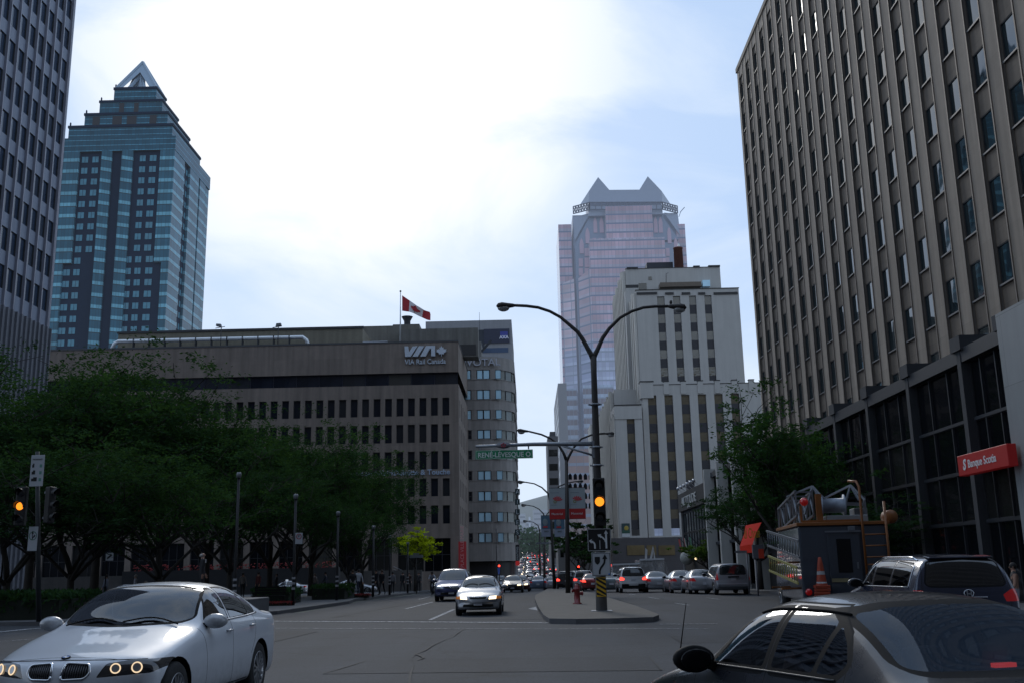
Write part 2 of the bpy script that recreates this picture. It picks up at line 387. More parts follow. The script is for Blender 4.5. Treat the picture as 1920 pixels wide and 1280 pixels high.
for a, c in (((1216, 1119), (1236, 1122)), ((1266, 1130), (1292, 1134)), ((1325, 1120), (1350, 1123)), ((1180, 1113), (1192, 1115))):
 strip('road_marking', gp(a, c), .12, M_PAINT)
strip('road_marking', gp((620, 1158), (800, 1126)), .06, M_CRACK, dz=.018, jit=.3)
for t in (gp((990, 1141), (1005, 1137), (1008, 1144)),):
 b = MB(); b.add([(p.x, p.y, gz(p.x, p.y) + .016) for p in t], [(0, 1, 2)]); tag(b.build('road_marking', M_PAINT, fix=False), kind='structure')
strip('road_crack', gp((872, 1178), (856, 1188), (850, 1194), (833, 1199), (812, 1210), (800, 1219), (779, 1226), (772, 1234), (777, 1246), (770, 1262), (768, 1300)), .022, M_CRACK, dz=.018, jit=.9)
strip('road_crack', gp((779, 1226), (792, 1233), (783, 1238)), .03, M_CRACK, dz=.018, jit=.9)
strip('road_crack', gp((560, 1190), (700, 1187), (872, 1178), (1000, 1184), (1230, 1186)), .018, M_CRACK, dz=.018, jit=.8)

for q in (((-3.2, 16.2), (1.9, 15.7), (2.1, 19.0), (-3.0, 19.3)), ((3.2, 22.5), (6.4, 22.3), (6.5, 24.6), (3.3, 24.9)), ((-9.5, 24.0), (-6.4, 23.7), (-6.0, 29.5), (-9.4, 29.8)), ((4.5, 46), (6.7, 46), (6.6, 55), (4.4, 55))):
 sheet('asphalt_patch', q, [M_ASPH2], dz=.004, step=1.5)
 strip('tar_seam', list(q) + [q[0]], .025, M_CRACK, dz=.012, jit=.5)
# ================================================================== buildings
M_REVEAL = mat('reveal_dark', (.035, .034, .035), .7, var=.1)
M_FRAME = mat('window_frame', (.05, .05, .055), .5, .3, var=0)
def settle(root):
 for c in root.children: c.location -= root.location
def frame_of(O, U, Nv): return Vector(O), Vector(U).normalized(), Vector(Nv).normalized()
def facade(mb, O, U, Nv, W, H, holes, depth, mi=0, mr=1, ext=None):
 """wall plane with rectangular holes (u0,u1,v0,v1) and their reveals"""
 O, U, Nv = frame_of(O, U, Nv); Z = Vector((0, 0, 1)); W = round(W, 4); H = round(H, 4)
 us = sorted(set([0, W] + [round(h[i], 4) for h in holes for i in (0, 1)])); vs = sorted(set([0, H] + [round(h[i], 4) for h in holes for i in (2, 3)]))
 us = [u for u in us if 0 <= u <= W]; vs = [v for v in vs if 0 <= v <= H]
 hs = set()
 iu = {u: i for i, u in enumerate(us)}; iv = {v: i for i, v in enumerate(vs)}
 for h in holes:
  a, b, c, d = [round(x, 4) for x in h]
  if a not in iu or b not in iu or c not in iv or d not in iv: continue
  for i in range(iu[a], iu[b]):
   for j in range(iv[c], iv[d]): hs.add((i, j))
 p = lambda u, v, k=0.0: O + U * u + Z * v - Nv * k
 flip = U.cross(Z).dot(Nv) < 0
 def q(a, b, c, d, m): mb.quad(*((a, d, c, b) if flip else (a, b, c, d)), m)
 for j in range(len(vs) - 1):
  i = 0
  while i < len(us) - 1:
   if (i, j) in hs: i += 1; continue
   k = i
   while k < len(us) - 1 and (k, j) not in hs: k += 1
   q(p(us[i], vs[j]), p(us[k], vs[j]), p(us[k], vs[j + 1]), p(us[i], vs[j + 1]), mi); i = k
 for h in holes:
  a, b, c, d = h
  q(p(a, c), p(b, c), p(b, c, depth), p(a, c, depth), mi); q(p(a, d, depth), p(b, d, depth), p(b, d), p(a, d), mr)
  q(p(a, c), p(a, c, depth), p(a, d, depth), p(a, d), mr); q(p(b, c, depth), p(b, c), p(b, d), p(b, d, depth), mr)
def pane_mesh(w, h, mats, fr=.06, nv=0, nh=0, name='window'):
 b = MB()
 if len(mats) > 2: b.box(.01, w - .01, -.19, .0, -.10, -.01, 2)
 b.quad((0, 0, 0), (w, 0, 0), (w, 0, h), (0, 0, h), 0)
 for x0, x1, z0, z1 in [(0, fr, 0, h), (w - fr, w, 0, h), (fr, w - fr, 0, fr), (fr, w - fr, h - fr, h)]: b.box(x0, x1, -.05, .01, z0, z1, 1)
 for k in range(nv): x = w * (k + 1) / (nv + 1); b.box(x - fr / 2, x + fr / 2, -.05, .01, fr, h - fr, 1)
 for k in range(nh): z = h * (k + 1) / (nh + 1); b.box(fr, w - fr, -.04, .01, z - fr / 2, z + fr / 2, 1)
 return b.mesh(name, mats)
def windows(root, O, U, Nv, holes, depth, mats, name='window', fr=.06, nv=0, nh=0, limit=100, count=None, keep=None):
 """window parts set into the holes; those past the limit are one part marked as stuff"""
 O, U, Nv = frame_of(O, U, Nv); count = count if count is not None else [0]
 it = []
 for h in holes:
  c = O + U * (h[0] + h[1]) / 2 + Vector((0, 0, (h[2] + h[3]) / 2)); it.append(((keep(c) if keep else (c - CAM).length), h))
 it.sort(key=lambda t: t[0]); rest = []; cache = {}
 # local x axis = U seen from outside, local -y = outward normal
 X = Nv.cross(Vector((0, 0, 1))) * -1
 flip = X.dot(U) < 0
 ang = math.atan2(X.y, X.x)
 for _, h in it:
  w_, h_ = round(h[1] - h[0], 3), round(h[3] - h[2], 3)
  org = O + U * (h[1] if flip else h[0]) + Vector((0, 0, h[2])) - Nv * (depth - .02)
  if count[0] < limit:
   if (w_, h_) not in cache: cache[(w_, h_)] = pane_mesh(w_, h_, mats, fr, nv, nh, name)
   o = bpy.data.objects.new(name, cache[(w_, h_)]); link(o, root); o.location = org; o.rotation_euler = (0, 0, ang); count[0] += 1
  else: rest.append((org, w_, h_))
 if rest:
  b = MB(); Rm = Matrix.Rotation(ang, 3, 'Z')
  for org, w_, h_ in rest:
   me = cache.get((w_, h_)) or pane_mesh(w_, h_, mats, fr, nv, nh, name); cache[(w_, h_)] = me
   b.add([Rm @ v.co + org for v in me.vertices], [tuple(p.vertices) for p in me.polygons])
   k = len(me.polygons); b.m[-k:] = [p.material_index for p in me.polygons]
  o = b.build(name + 's', mats, root, fix=False); o['kind'] = 'stuff'
GL = winglass('window_glass', (.014, .018, .024), .03, .012, .5, spec=.55, cell=(1.55, 3.6))
GLT = winglass('tower_glass', (.02, .035, .04), .02, .006, .4, spec=.6, ior=1.75)
GLV = winglass('via_glass', (.008, .010, .016), .05, .03, .8, spec=.35, cell=(1.55, 3.6))
GDARK = winglass('dark_glass', (.006, .007, .009), .06, .02, .8, spec=.22)
M_ROOF = mat('roof_felt', (.07, .07, .075), .9)

# ------------------------------------------------------------------ ribbed stone tower on the right
TX = 24.0; TY0, TY1 = 27.0, 102.6; FL = 3.52; ZB0 = 11.54; NR = 12; TZ = 54.2
ST_T = mat('tower_stone', (.36, .295, .235), .8, var=.16, scale=.7, streak=.26, bump=.2, panels=(50, 1.76, .82))
ST_SP = mat('tower_spandrel', (.18, .14, .105), .75, var=.22, scale=1.2, streak=.35, panels=(40, .78, .7))
ST_FIN = mat('tower_fin', (.15, .125, .105), .55, .3, var=.1)
root = empty('office_tower', (TX, TY1, 0), 0, 'tall beige stone office tower with vertical ribs and narrow recessed windows', 'office tower')
BAY = 3.25; ys = []; y = 45.6
while y > TY0 + 2: y -= BAY
y += BAY
while y < TY1 - 1.5: ys.append(y); y += BAY
wall = MB(); O = (TX, TY0, 0); U = (0, 1, 0); Nn = (-1, 0, 0)
bays = [(yc - TY0 - .84, yc - TY0 + .84, 9.0, TZ - 1.2) for yc in ys]
facade(wall, O, U, Nn, TY1 - TY0, TZ, bays, .13, 0, 1)
wall.quad((TX, TY1, 0), (TX + 40, TY1, 0), (TX + 40, TY1, TZ), (TX, TY1, TZ)); wall.quad((TX, TY0, 0), (TX, TY0, TZ), (TX + 40, TY0, TZ), (TX + 40, TY0, 0))
wall.quad((TX, TY0, TZ), (TX, TY1, TZ), (TX + 40, TY1, TZ), (TX + 40, TY0, TZ), 2)
wall.box(TX - .12, TX + .3, TY0, TY1 + .12, TZ - .02, TZ + .5, 0)
wall.build('wall', [ST_T, mat('tower_reveal', (.15, .135, .12), .8, var=.2), M_ROOF], root, fix=False)
sp = MB(); fin = MB(); sill = MB(); wh = []
for yc in ys:
 a, b_ = yc - .84, yc + .84
 wb = [ZB0 + k * FL for k in range(-1 if False else 0, NR)]
 holes = [(a - TY0, b_ - TY0, z, z + 2.0) for z in wb]
 facade(sp, (TX + .11, a, 9.0), U, Nn, b_ - a, TZ - 1.2 - 9.0, [(0.0, b_ - a, z - 9, z + 2.0 - 9) for z in wb], .10, 0, 0)
 wh += [(a - TY0 + .06, b_ - TY0 - .06, z, z + 2.0) for z in wb]
 for s in (a - .05, b_ + .05): fin.box(TX - .06, TX + .02, s - .05, s + .05, 9.0, TZ - .05)
 for s, t in ((a, a + .06), (b_ - .06, b_)): fin.box(TX + .08, TX + .22, s + .002, t, 9.1, TZ - 1.25)
sp.build('spandrel_cladding', ST_SP, root, fix=False); fin.build('rib', ST_FIN, root, fix=False)
windows(root, O, U, Nn, wh, .20, [GLT, M_FRAME, mat('sill_metal', (.11, .11, .115), .5, .3, var=0)], fr=.05, nv=0)
settle(root)

# ------------------------------------------------------------------ glazed podium with the bank sign
PXX = 17.0; PH = 9.1
M_PIL = mat('podium_concrete', (.048, .052, .06), .8, var=.15, streak=.2, bump=.2)
M_BLK = mat('podium_metal', (.05, .052, .058), .5, .4, var=.1)
root = empty('bank_podium', (PXX, 55, 0), 0, 'dark glazed two-storey bank hall with grey piers below the ribbed tower', 'bank hall')
py = [34.8, 38.5, 44.0, 49.5, 54.9, 60.3]
b = MB()
for i, y in enumerate(py):
 b = MB(); b.box(PXX - .32, PXX + .3, y - .17, y + .17, -.5, PH + .35); b.box(PXX - .4, PXX + 5.5, y - .45, y + .45, PH + .35, PH + .9); b.build('pier', M_PIL, root, fix=False)
b = MB(); b.box(PXX - .1, PXX + 7, py[0], py[-1], PH, PH + .34); b.box(PXX - .3, PXX - .1, py[0], py[-1], PH - .1, PH + .42, 0)
b.build('roof', [M_BLK], root, fix=False)
b = MB()
for y0, y1 in zip(py, py[1:]):
 for z in (3.0, 4.9, 6.8): b.box(PXX - .12, PXX + .02, y0 + .28, y1 - .28, z - .06, z + .06)
 n = 3
 for k in range(1, n): y = y0 + (y1 - y0) * k / n; b.box(PXX - .1, PXX + .02, y - .035, y + .035, 0.1, PH)
b.build('mullion', mat('mullion', (.06, .064, .075), .45, .6, var=0), root, fix=False)
cnt = [0]
gh = [(y0 - 34.8 + .28, y1 - 34.8 - .28, z0, z1) for y0, y1 in zip(py, py[1:]) for z0, z1 in ((.15, 2.94), (3.06, 4.84), (4.96, 6.74), (6.86, 9.0))]
windows(root, (PXX, 34.8, 0), (0, 1, 0), (-1, 0, 0), gh, .02, [GDARK, M_BLK], name='glass_panel', fr=.03, count=cnt)
b = MB(); b.box(PXX + 3, PXX + 3.2, 34.8, 60.2, 0, PH, 0); b.box(PXX, TX, 60.2, 60.4, 0, PH); b.build('back_wall', mat('inner_dark', (.02, .02, .022), .9), root, fix=False)
b = MB(); b.lathe([(.0, 0), (.35, .0), (.35, .06), (0, .06)], (PXX + 1.2, 40.9, 7.0), 14); b.build('ceiling_lamp', glow('lamp_warm', (1, .75, .45), .5), root)
settle(root)
root = empty('bank_sign', (PXX - .9, 35.9, 5.0), 0, 'long red bank sign projecting over the pavement from the dark glazed hall', 'sign')
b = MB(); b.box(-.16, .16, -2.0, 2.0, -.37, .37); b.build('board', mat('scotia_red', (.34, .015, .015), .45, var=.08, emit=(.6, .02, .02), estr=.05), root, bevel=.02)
MW = mat('sign_white', (.72, .72, .72), .5, var=0)
text('Banque Scotia', .40, MW, root, loc=(-.165, 1.12, -.13), rot=(R(90), 0, R(-90)), ext=.008, offset=.006)
t = text('S', .52, MW, root, name='emblem', loc=(-.165, 1.55, -.17), rot=(R(90), 0, R(-90)), ext=.008, offset=.02, shear=.2)
b = MB(); b.box(-.02, .9, -1.2, -1.12, -.05, .05); b.box(-.02, .9, 1.12, 1.2, -.05, .05); b.build('bracket', M_BLK, root)
root = empty('stone_block', (PXX + 3, 28, 0), 0, 'pale grey stone wall block at the near end of the bank hall', 'building')
b = MB(); b.box(-3.6, 5, -6, 6.52, -.5, 9.9); b.build('wall', mat('pale_marble', (.27, .285, .29), .55, var=.12, scale=.8, streak=.12, panels=(2.6, 2.45, .65)), root)

# ------------------------------------------------------------------ ribbed grey tower on the left
LX = -50.0; LY1 = 103.0; LY0 = 62.0; LZ = 88.0
zb = PX(62, 572, LX).z; FL2 = 3.74
M_LF = mat('left_fin', (.27, .27, .31), .45, .35, var=.08)
M_LS = mat('left_spandrel', (.24, .27, .34), .6, var=.12, streak=.15)
M_LR = mat('left_ribs', (.17, .175, .2), .6, var=.15, streak=.2)
root = empty('ribbed_tower', (LX, LY1, 0), 0, 'grey high-rise with closely spaced vertical fins at the left, windowless base', 'office tower')
wall = MB(); cols = []; y = LY1 - .9
while y - 1.8 > LY0: cols.append((y - 1.8 + .1, y - .1)); y -= 1.8
rows = [zb + k * FL2 for k in range(18) if zb + k * FL2 + 2.2 < LZ]
O = (LX, LY0, 0)
holes = [(a - LY0, b_ - LY0, z, z + 2.3) for a, b_ in cols for z in rows]
facade(wall, O, (0, 1, 0), (1, 0, 0), LY1 - LY0, LZ, holes, .15, 0, 1)
wall.quad((LX, LY0, 0), (LX - 40, LY0, 0), (LX - 40, LY0, LZ), (LX, LY0, LZ)); wall.quad((LX, LY1, 0), (LX, LY1, LZ), (LX - 40, LY1, LZ), (LX - 40, LY1, 0)); wall.quad((LX, LY0, LZ), (LX - 40, LY0, LZ), (LX - 40, LY1, LZ), (LX, LY1, LZ))
wall.build('wall', [M_LS, M_REVEAL], root, fix=False)
b = MB()
for a, b_ in cols + [(LY1 - .8, LY1 - .8)]: b.box(LX - .02, LX + .26, b_ + .03, b_ + .16, zb - 1.6, LZ)
b.build('fin', M_LF, root, fix=False)
b = MB(); b.box(LX, LX + .12, LY0, LY1, 0, zb - 1.6)
y = LY1 - .05
while y > LY0 + .5: b.box(LX + .10, LX + .34, y - .14, y, 0, zb - 1.62); b.box(LX + .1, LX + .2, y - .6, y - .5, 0, zb - 1.7); y -= .9
b.build('ribbed_base', M_LR, root, fix=False)
windows(root, O, (0, 1, 0), (1, 0, 0), holes, .15, [winglass('left_glass', (.03, .05, .085), .03, .01, .5, spec=.6), M_FRAME], fr=.05, keep=lambda c: -c.y + c.z * .2)
settle(root)

# ------------------------------------------------------------------ long stone office block with rooftop flag
VY = 135.0; SV = 1900 / VY
xr = P(866, 900, VY).x - .35; zt = P(840, 641, VY).z
X0 = P(-60, 700, VY).x; W = xr - X0; gV = gz(xr, VY)
ST_V = mat('brown_granite', (.255, .208, .176), .8, var=.14, scale=1.4, streak=.28, bump=.2, panels=(1.55, 3.0, .85))
root = empty('stone_office_block', (xr, VY, gV), 0, 'long brown-grey stone office block with rows of narrow windows and a flag on its roof', 'office block')
holes = []; pit = 21.8 / SV; ww = .93
uc = xr - X0 - (xr - P(836.6, 900, VY).x)
rowz = [(P(836, b_, VY).z, P(836, t, VY).z) for t, b_ in ((744.5, 778), (794, 828), (844.5, 878.5), (895.5, 929), (946, 980.5))]
k = 0
while uc - k * pit > 1:
 u = uc - k * pit
 for z0, z1 in rowz: holes.append((u - ww / 2, u + ww / 2, z0 - gV, z1 - gV))
 k += 1
bz0, bz1 = P(800, 720.5, VY).z - gV, P(800, 698, VY).z - gV
band = []; u = W - .15
while u > 1: band.append((u - 3.1, u, bz0, bz1)); u -= 3.14
gz1 = P(820, 1008, VY).z - gV; gz0 = P(820, 1070, VY).z - gV
ground_h = [(W - 4.6, W - 4.6 + 3.4, gz0, gz1), (W - 8.1, W - 4.7, gz0, gz1)] + [(W - 12 - 3.9 * i, W - 12 - 3.9 * i + 3.1, gz0, gz1) for i in range(14)]
wall = MB(); H = zt - gV
facade(wall, (X0, VY, gV), (1, 0, 0), (0, -1, 0), W, H, holes, .35, 0, 1)
wall = MB()
# wall with the continuous glazed band set back under the parapet
facade(wall, (X0, VY, gV), (1, 0, 0), (0, -1, 0), W, bz0, holes + ground_h, .35, 0, 1)
facade(wall, (X0, VY, gV + bz1), (1, 0, 0), (0, -1, 0), W, H - bz1, [], .35, 0, 1)
wall.quad((X0, VY, gV + bz0), (xr, VY, gV + bz0), (xr, VY + .5, gV + bz0), (X0, VY + .5, gV + bz0)); wall.quad((X0, VY + .5, gV + bz1), (xr, VY + .5, gV + bz1), (xr, VY, gV + bz1), (X0, VY, gV + bz1), 1)
# side facing the avenue
sh = []
for z0, z1 in rowz:
 for i in range(5): sh.append((2 + i * 3.4, 2 + i * 3.4 + ww, z0 - gV, z1 - gV))
facade(wall, (xr, VY, gV), (0, 1, 0), (1, 0, 0), 40, bz0, sh, .35, 0, 1); facade(wall, (xr, VY, gV + bz1), (0, 1, 0), (1, 0, 0), 40, H - bz1, [], .3, 0, 1)
wall.quad((X0, VY, zt - .01), (xr, VY, zt - .01), (xr, VY + 40, zt - .01), (X0, VY + 40, zt - .01), 2)
wall.build('wall', [ST_V, mat('granite_reveal', (.09, .08, .075), .8), M_ROOF], root, fix=False)
b = MB(); b.box(X0, xr + .06, VY - .06, VY + .3, zt, zt + .22); b.box(xr - .3, xr + .06, VY + .3, VY + 40, zt, zt + .22); b.build('coping', mat('coping', (.08, .08, .085), .6), root, fix=False)
cnt = [0]
windows(root, (X0, VY, gV), (1, 0, 0), (0, -1, 0), holes, .35, [GLV, M_FRAME], fr=.05, keep=lambda c: -c.x, limit=88, count=cnt)
windows(root, (xr, VY, gV), (0, 1, 0), (1, 0, 0), sh[::1], .35, [GLV, M_FRAME], fr=.05, limit=100, count=cnt)
windows(root, (X0, VY + .5, gV), (1, 0, 0), (0, -1, 0), band, .0, [GLV, mat('band_frame', (.03, .035, .06), .4, .5, var=0)], name='band_window', fr=.05)
windows(root, (X0, VY, gV), (1, 0, 0), (0, -1, 0), ground_h, .35, [GDARK, M_FRAME], name='shop_window', fr=.07, nv=2, nh=1)
M_VS = mat('via_letters', (.60, .66, .74), .4, .3, var=0)
def flat_text(t, x0, x1, yb, yt, Y, m, root, ext=.12, **kw):
 """lettering on a wall at depth Y spanning pixels x0..x1, baseline yb, cap top yt"""
 a = P(x0, yb, Y); c = P(x1, yb, Y); h = (P(x0, yt, Y).z - a.z)
 o = text(t, 1.0, m, root, ext=ext, **kw); me = o.data
 xs = [v.co.x for v in me.vertices]; ysv = [v.co.y for v in me.vertices]; w0 = max(xs) - min(xs)
 cap = .69
 sc = h / cap; o.scale = ((c.x - a.x) / w0, sc, 1); o.location = (a.x - min(xs) * (c.x - a.x) / w0, Y - ext - .03, a.z); return o
# slanted wordmark built from bars
b = MB(); a = P(759, 669.5, VY); c = P(816.5, 649, VY); wv = c.x - a.x; hv = c.z - a.z
def pol(pts): b.prism([(a.x + u * wv, a.z + v * hv) for u, v in pts], VY - .45, VY - .05)
pol([(0, 1), (.115, 1), (.15, .42), (.27, 1), (.42, 1), (.20, 0), (0.02, 0)])
pol([(.47, 1), (.64, 1), (.43, 0), (.26, 0)])
pol([(.70, 1), (.99, 1), (1.0, 0), (.87, 0), (.865, .72), (.82, .72), (.69, 0), (.51, 0)])
b.build('logo_lettering', M_VS, root)
def leaf(cx, cz, s):
 h = [(0, 1.0), (.17, .62), (.37, .72), (.30, .28), (.52, .47), (.60, .31), (.92, .36), (.80, .08), (.95, -.04), (.42, -.38), (.48, -.58), (.05, -.48), (.05, -.95)]
 return [(cx + x * s, cz + z * s) for x, z in h] + [(cx - x * s, cz + z * s) for x, z in reversed(h[1:])]
def leaf_mesh(mb, cx, cz, s, y0, y1, mi=0):
 p = leaf(cx, cz, s); n = len(p); k = len(mb.v); c = (cx, cz)
 for y in (y0, y1):
  base = len(mb.v); mb.v += [(q[0], y, q[1]) for q in p] + [(c[0], y, c[1])]
  for i in range(n): mb.f.append((base + i, base + (i + 1) % n, base + n)); mb.m.append(mi); mb.sm.append(False)
 for i in range(n): mb.f.append((k + i, k + (i + 1) % n, k + n + 1 + (i + 1) % n, k + n + 1 + i)); mb.m.append(mi); mb.sm.append(False)
b = MB(); c = P(828, 659, VY); leaf_mesh(b, c.x, c.z, 10.5 / SV, VY - .4, VY - .1); b.build('leaf_emblem', M_VS, root)
flat_text('VIA Rail Canada', 759, 836, 683, 674, VY, M_VS, root, ext=.08, offset=.01)
flat_text('Samson Bélair/Deloitte & Touche', 655, 844, 892, 882.5, VY, mat('blue_letters', (.38, .46, .58), .5, var=0), root, ext=.06, offset=.02)
settle(root)

# rooftop of the stone block: each piece of plant stands on the roof
M_PENT = mat('penthouse_ribbed', (.22, .20, .15), .7, var=.15, streak=.2)
def block(name, label, cat, x0, x1, yt, Y, depth, m, base_z, bevel=0, part='body', group=None, extra=None):
 a = P(x0, yt, Y); c = P(x1, yt, Y); r = empty(name, ((a.x + c.x) / 2, Y + depth / 2, base_z), 0, label, cat, group)
 b = MB(); w = (c.x - a.x) / 2; b.box(-w, w, -depth / 2, depth / 2, 0, a.z - base_z); b.build(part, m, r, bevel=bevel)
 return r, w, a.z - base_z
r, w_, h_ = block('roof_penthouse', 'long low ribbed beige penthouse on the flat roof of the stone block', 'penthouse', 222, 680, 626, VY + 3, 14, M_PENT, zt)
b = MB(); b.box(-w_ - .15, w_ + .15, -7.15, -6.9, h_, h_ + .3); b.build('coping', M_ROOF, r)
for i in range(int(2 * w_ / .6)): pass
r, w_, h_ = block('roof_plant_room', 'grey concrete plant room set back on the roof behind the flagpole', 'plant room', 672, 786, 612, VY + 12, 12, mat('plant_conc', (.20, .19, .165), .85, streak=.3), zt)
b = MB(); b.box(.2, w_ - .3, -3, 3, h_, h_ + .9); b.build('upper_box', mat('plant_conc2', (.13, .125, .12), .85), r)
b = MB(); b.lathe([(.5, 0), (.5, 1.2), (.9, 1.9)], (w_ * .45, 0, h_ + .9), 12); b.build('vent', M_PIL, r)
r, w_, h_ = block('roof_parapet_box', 'wide concrete roof screen with a dark gap below, right of the flagpole', 'roof screen', 748, 896, 617.5, VY + 10, 3, mat('plant_conc'[:10] + '3', (.17, .165, .15), .85, streak=.3), zt)
b = MB(); b.box(-w_ + .2, w_ - .3, -1.56, -1.5, .2, h_ * .42); b.build('opening', M_REVEAL, r)
# white pipe
a = P(222, 640, VY + 1.2); c = P(572, 636, VY + 1.2); r = empty('roof_duct', (a.x, VY + 1.2, zt), 0, 'long white insulated duct running along the roof edge', 'duct')
b = MB(); L = c.x - a.x; zz = P(400, 636, VY + 1.2).z - zt
b.tube([(-.9, 0, .1), (-.5, 0, zz * .8), (0, 0, zz), (L * .5, 0, zz), (L - .3, 0, zz), (L + .2, 0, zz * .7), (L + .5, 0, .1)], .27, 12); b.build('pipe', mat('white_duct', (.75, .78, .8), .35, .2, var=.03), r)
b = MB()
for i in range(1, 12): b.box(L * i / 12 - .06, L * i / 12 + .06, -.3, .3, -.0, zz + .30)
b.build('support', M_PIL, r)
a = P(680, 636, VY + 1.5); c = P(738, 636, VY + 1.5); r = empty('rooftop_skylight', ((a.x + c.x) / 2, VY + 1.5, zt), 0, 'low white glazed skylight on the roof left of the flagpole', 'skylight')
b = MB(); w_ = (c.x - a.x) / 2; b.prism([(-w_, 0), (w_, 0), (w_ - .8, .45), (-w_ + .2, .45)], -1, 1); b.build('body', mat('skylight_white', (.62, .66, .72), .3, var=.05), r)
for px_, py_, lab in ((415, 608, 'twin-headed roof floodlight at the left end of the white duct'), (522, 607, 'twin-headed roof floodlight near the right end of the white duct')):
 c = P(px_, py_ + 4, VY + .5); r = empty('roof_floodlight', (c.x, VY + .5, zt + .2), 0, lab, 'floodlight', 'floodlights on the roof edge')
 h_ = c.z - zt - .2; b = MB(); b.tube([(0, 0, 0), (0, 0, h_)], .06, 8); b.tube([(-.8, 0, h_ - .25), (.5, 0, h_ - .05)], .05, 6); b.build('post', M_ROOF, r)
 sgn = -1 if px_ == 415 else 1
 b = MB(); b.prism([(-.2, -.1), (.55, .1), (.5, .4), (-.1, .35)], -.25, .25); o = b.build('lamp_head', mat('lamp_grey', (.2, .21, .23), .5, .4), r); o.location = (-.15, 0, h_ - .05); o.scale.x = sgn
# flagpole and flag
c = P(749.5, 547, VY + .8); cb = P(750.5, 639, VY + .8); r = empty('flagpole', (cb.x, VY + .8, zt), 0, 'slim white flagpole standing on the roof edge above the silver wordmark', 'flagpole')
hp = c.z - zt; b = MB(); b.tube([(0, 0, 0), (0, 0, hp)], [.11, .06], 10); b.build('pole', mat('pole_white', (.6, .62, .62), .4, .2, var=0), r); b = MB(); b.ball((0, 0, hp + .05), .14); b.build('finial', mat('finial', (.12, .1, .06), .4, .5, var=0), r)
fl = MB(); NU, NVV = 36, 14
def fpt(u, v):
 # u 0..1 along the fly, v 0..1 down the hoist; pixels traced from the cloth
 top = [(0, 554), (.27, 563), (.55, 572), (.78, 578), (.93, 580), (1, 585)]; bot = [(0, 583), (.27, 584), (.55, 588), (.78, 592), (.93, 597), (1, 598)]
 xt = [(0, 754), (.27, 768.5), (.55, 781), (.78, 794), (.93, 804), (1, 805.5)]; xb = [(0, 754), (.27, 767), (.55, 779), (.78, 791), (.93, 801), (1, 806)]
 def il(t, u):
  for (a, va), (c, vc) in zip(t, t[1:]):
   if u <= c: return va + (vc - va) * (u - a) / (c - a)
  return t[-1][1]
 x = il(xt, u) * (1 - v) + il(xb, u) * v; y = il(top, u) * (1 - v) + il(bot, u) * v
 p = P(x, y, VY + .8); p.y += .45 * math.sin(u * 9 + v * 1.2) * u + u * 1.2; return p
pts = [fpt(i / NU, j / NVV) for j in range(NVV + 1) for i in range(NU + 1)]
for j in range(NVV):
 for i in range(NU):
  pass
fl.add(pts, [(j * (NU + 1) + i, j * (NU + 1) + i + 1, (j + 1) * (NU + 1) + i + 1, (j + 1) * (NU + 1) + i) for j in range(NVV) for i in range(NU)], 0, True)
k = 0
for j in range(NVV):
 for i in range(NU): fl.m[k] = 0 if (i < NU * .25 or i >= NU * .75) else 1; k += 1
FR = mat('flag_red', (.42, .03, .04), .8, var=.05); FW = mat('flag_white', (.72, .68, .7), .8, var=.03)
fo = empty('national_flag', pts[0], 0, 'red and white maple leaf flag flying to the right from the roof flagpole', 'flag')
o = fl.build('cloth', [FR, FW], fo, fix=False)
lm = MB(); lp = leaf(0, 0, 1); n = len(lp)
def l3(x, z): p = fpt(.5 + x * .20, .5 - z * .42); p.y -= .06; return p
vs = [l3(x, z) for x, z in lp] + [l3(0, 0)]; lm.add(vs, [(i, (i + 1) % n, n) for i in range(n)]); o2 = lm.build('leaf_emblem', FR, fo, fix=False)
settle(fo)

# retaining wall and steps before the stone block
b = MB(); r = empty('retaining_wall', (-30, 121, 0), 0, 'low dark stone retaining wall with a stair rail in front of the stone block', 'wall')
zt_w = P(800, 1067, 121).z
b.box(-130, xr + 22 - .3 + 0 - 22 + 30 - 3.2, -.3, .3, gz(0, 121) - .2, zt_w); b.build('wall', mat('retaining_stone', (.10, .092, .086), .85, streak=.2, panels=(2.4, .9, .75)), r)
b = MB(); b.bar(P(738, 1061, 122) - r.location, P(760, 1071, 122) - r.location, .07); b.bar(P(738, 1066, 122) - r.location, P(760, 1076, 122) - r.location, .05); b.build('rail', mat('rail_metal', (.4, .42, .45), .4, .7, var=0), r)
# red banner on the corner
r = empty('corner_banner', P(866, 1067, 133.5), 0, 'tall red vertical banner fixed to the right corner of the stone block', 'banner')
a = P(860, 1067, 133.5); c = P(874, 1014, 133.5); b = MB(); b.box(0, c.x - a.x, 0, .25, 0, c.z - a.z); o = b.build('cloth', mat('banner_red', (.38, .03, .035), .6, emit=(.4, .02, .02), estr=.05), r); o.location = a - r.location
o = text('PLACE VILLE MARIE', .62, mat('banner_text', (.6, .3, .3), .6, var=0), r, loc=(a.x - r.location.x + .68, -.03, .25), rot=(R(90), R(-90), 0), ext=.01)

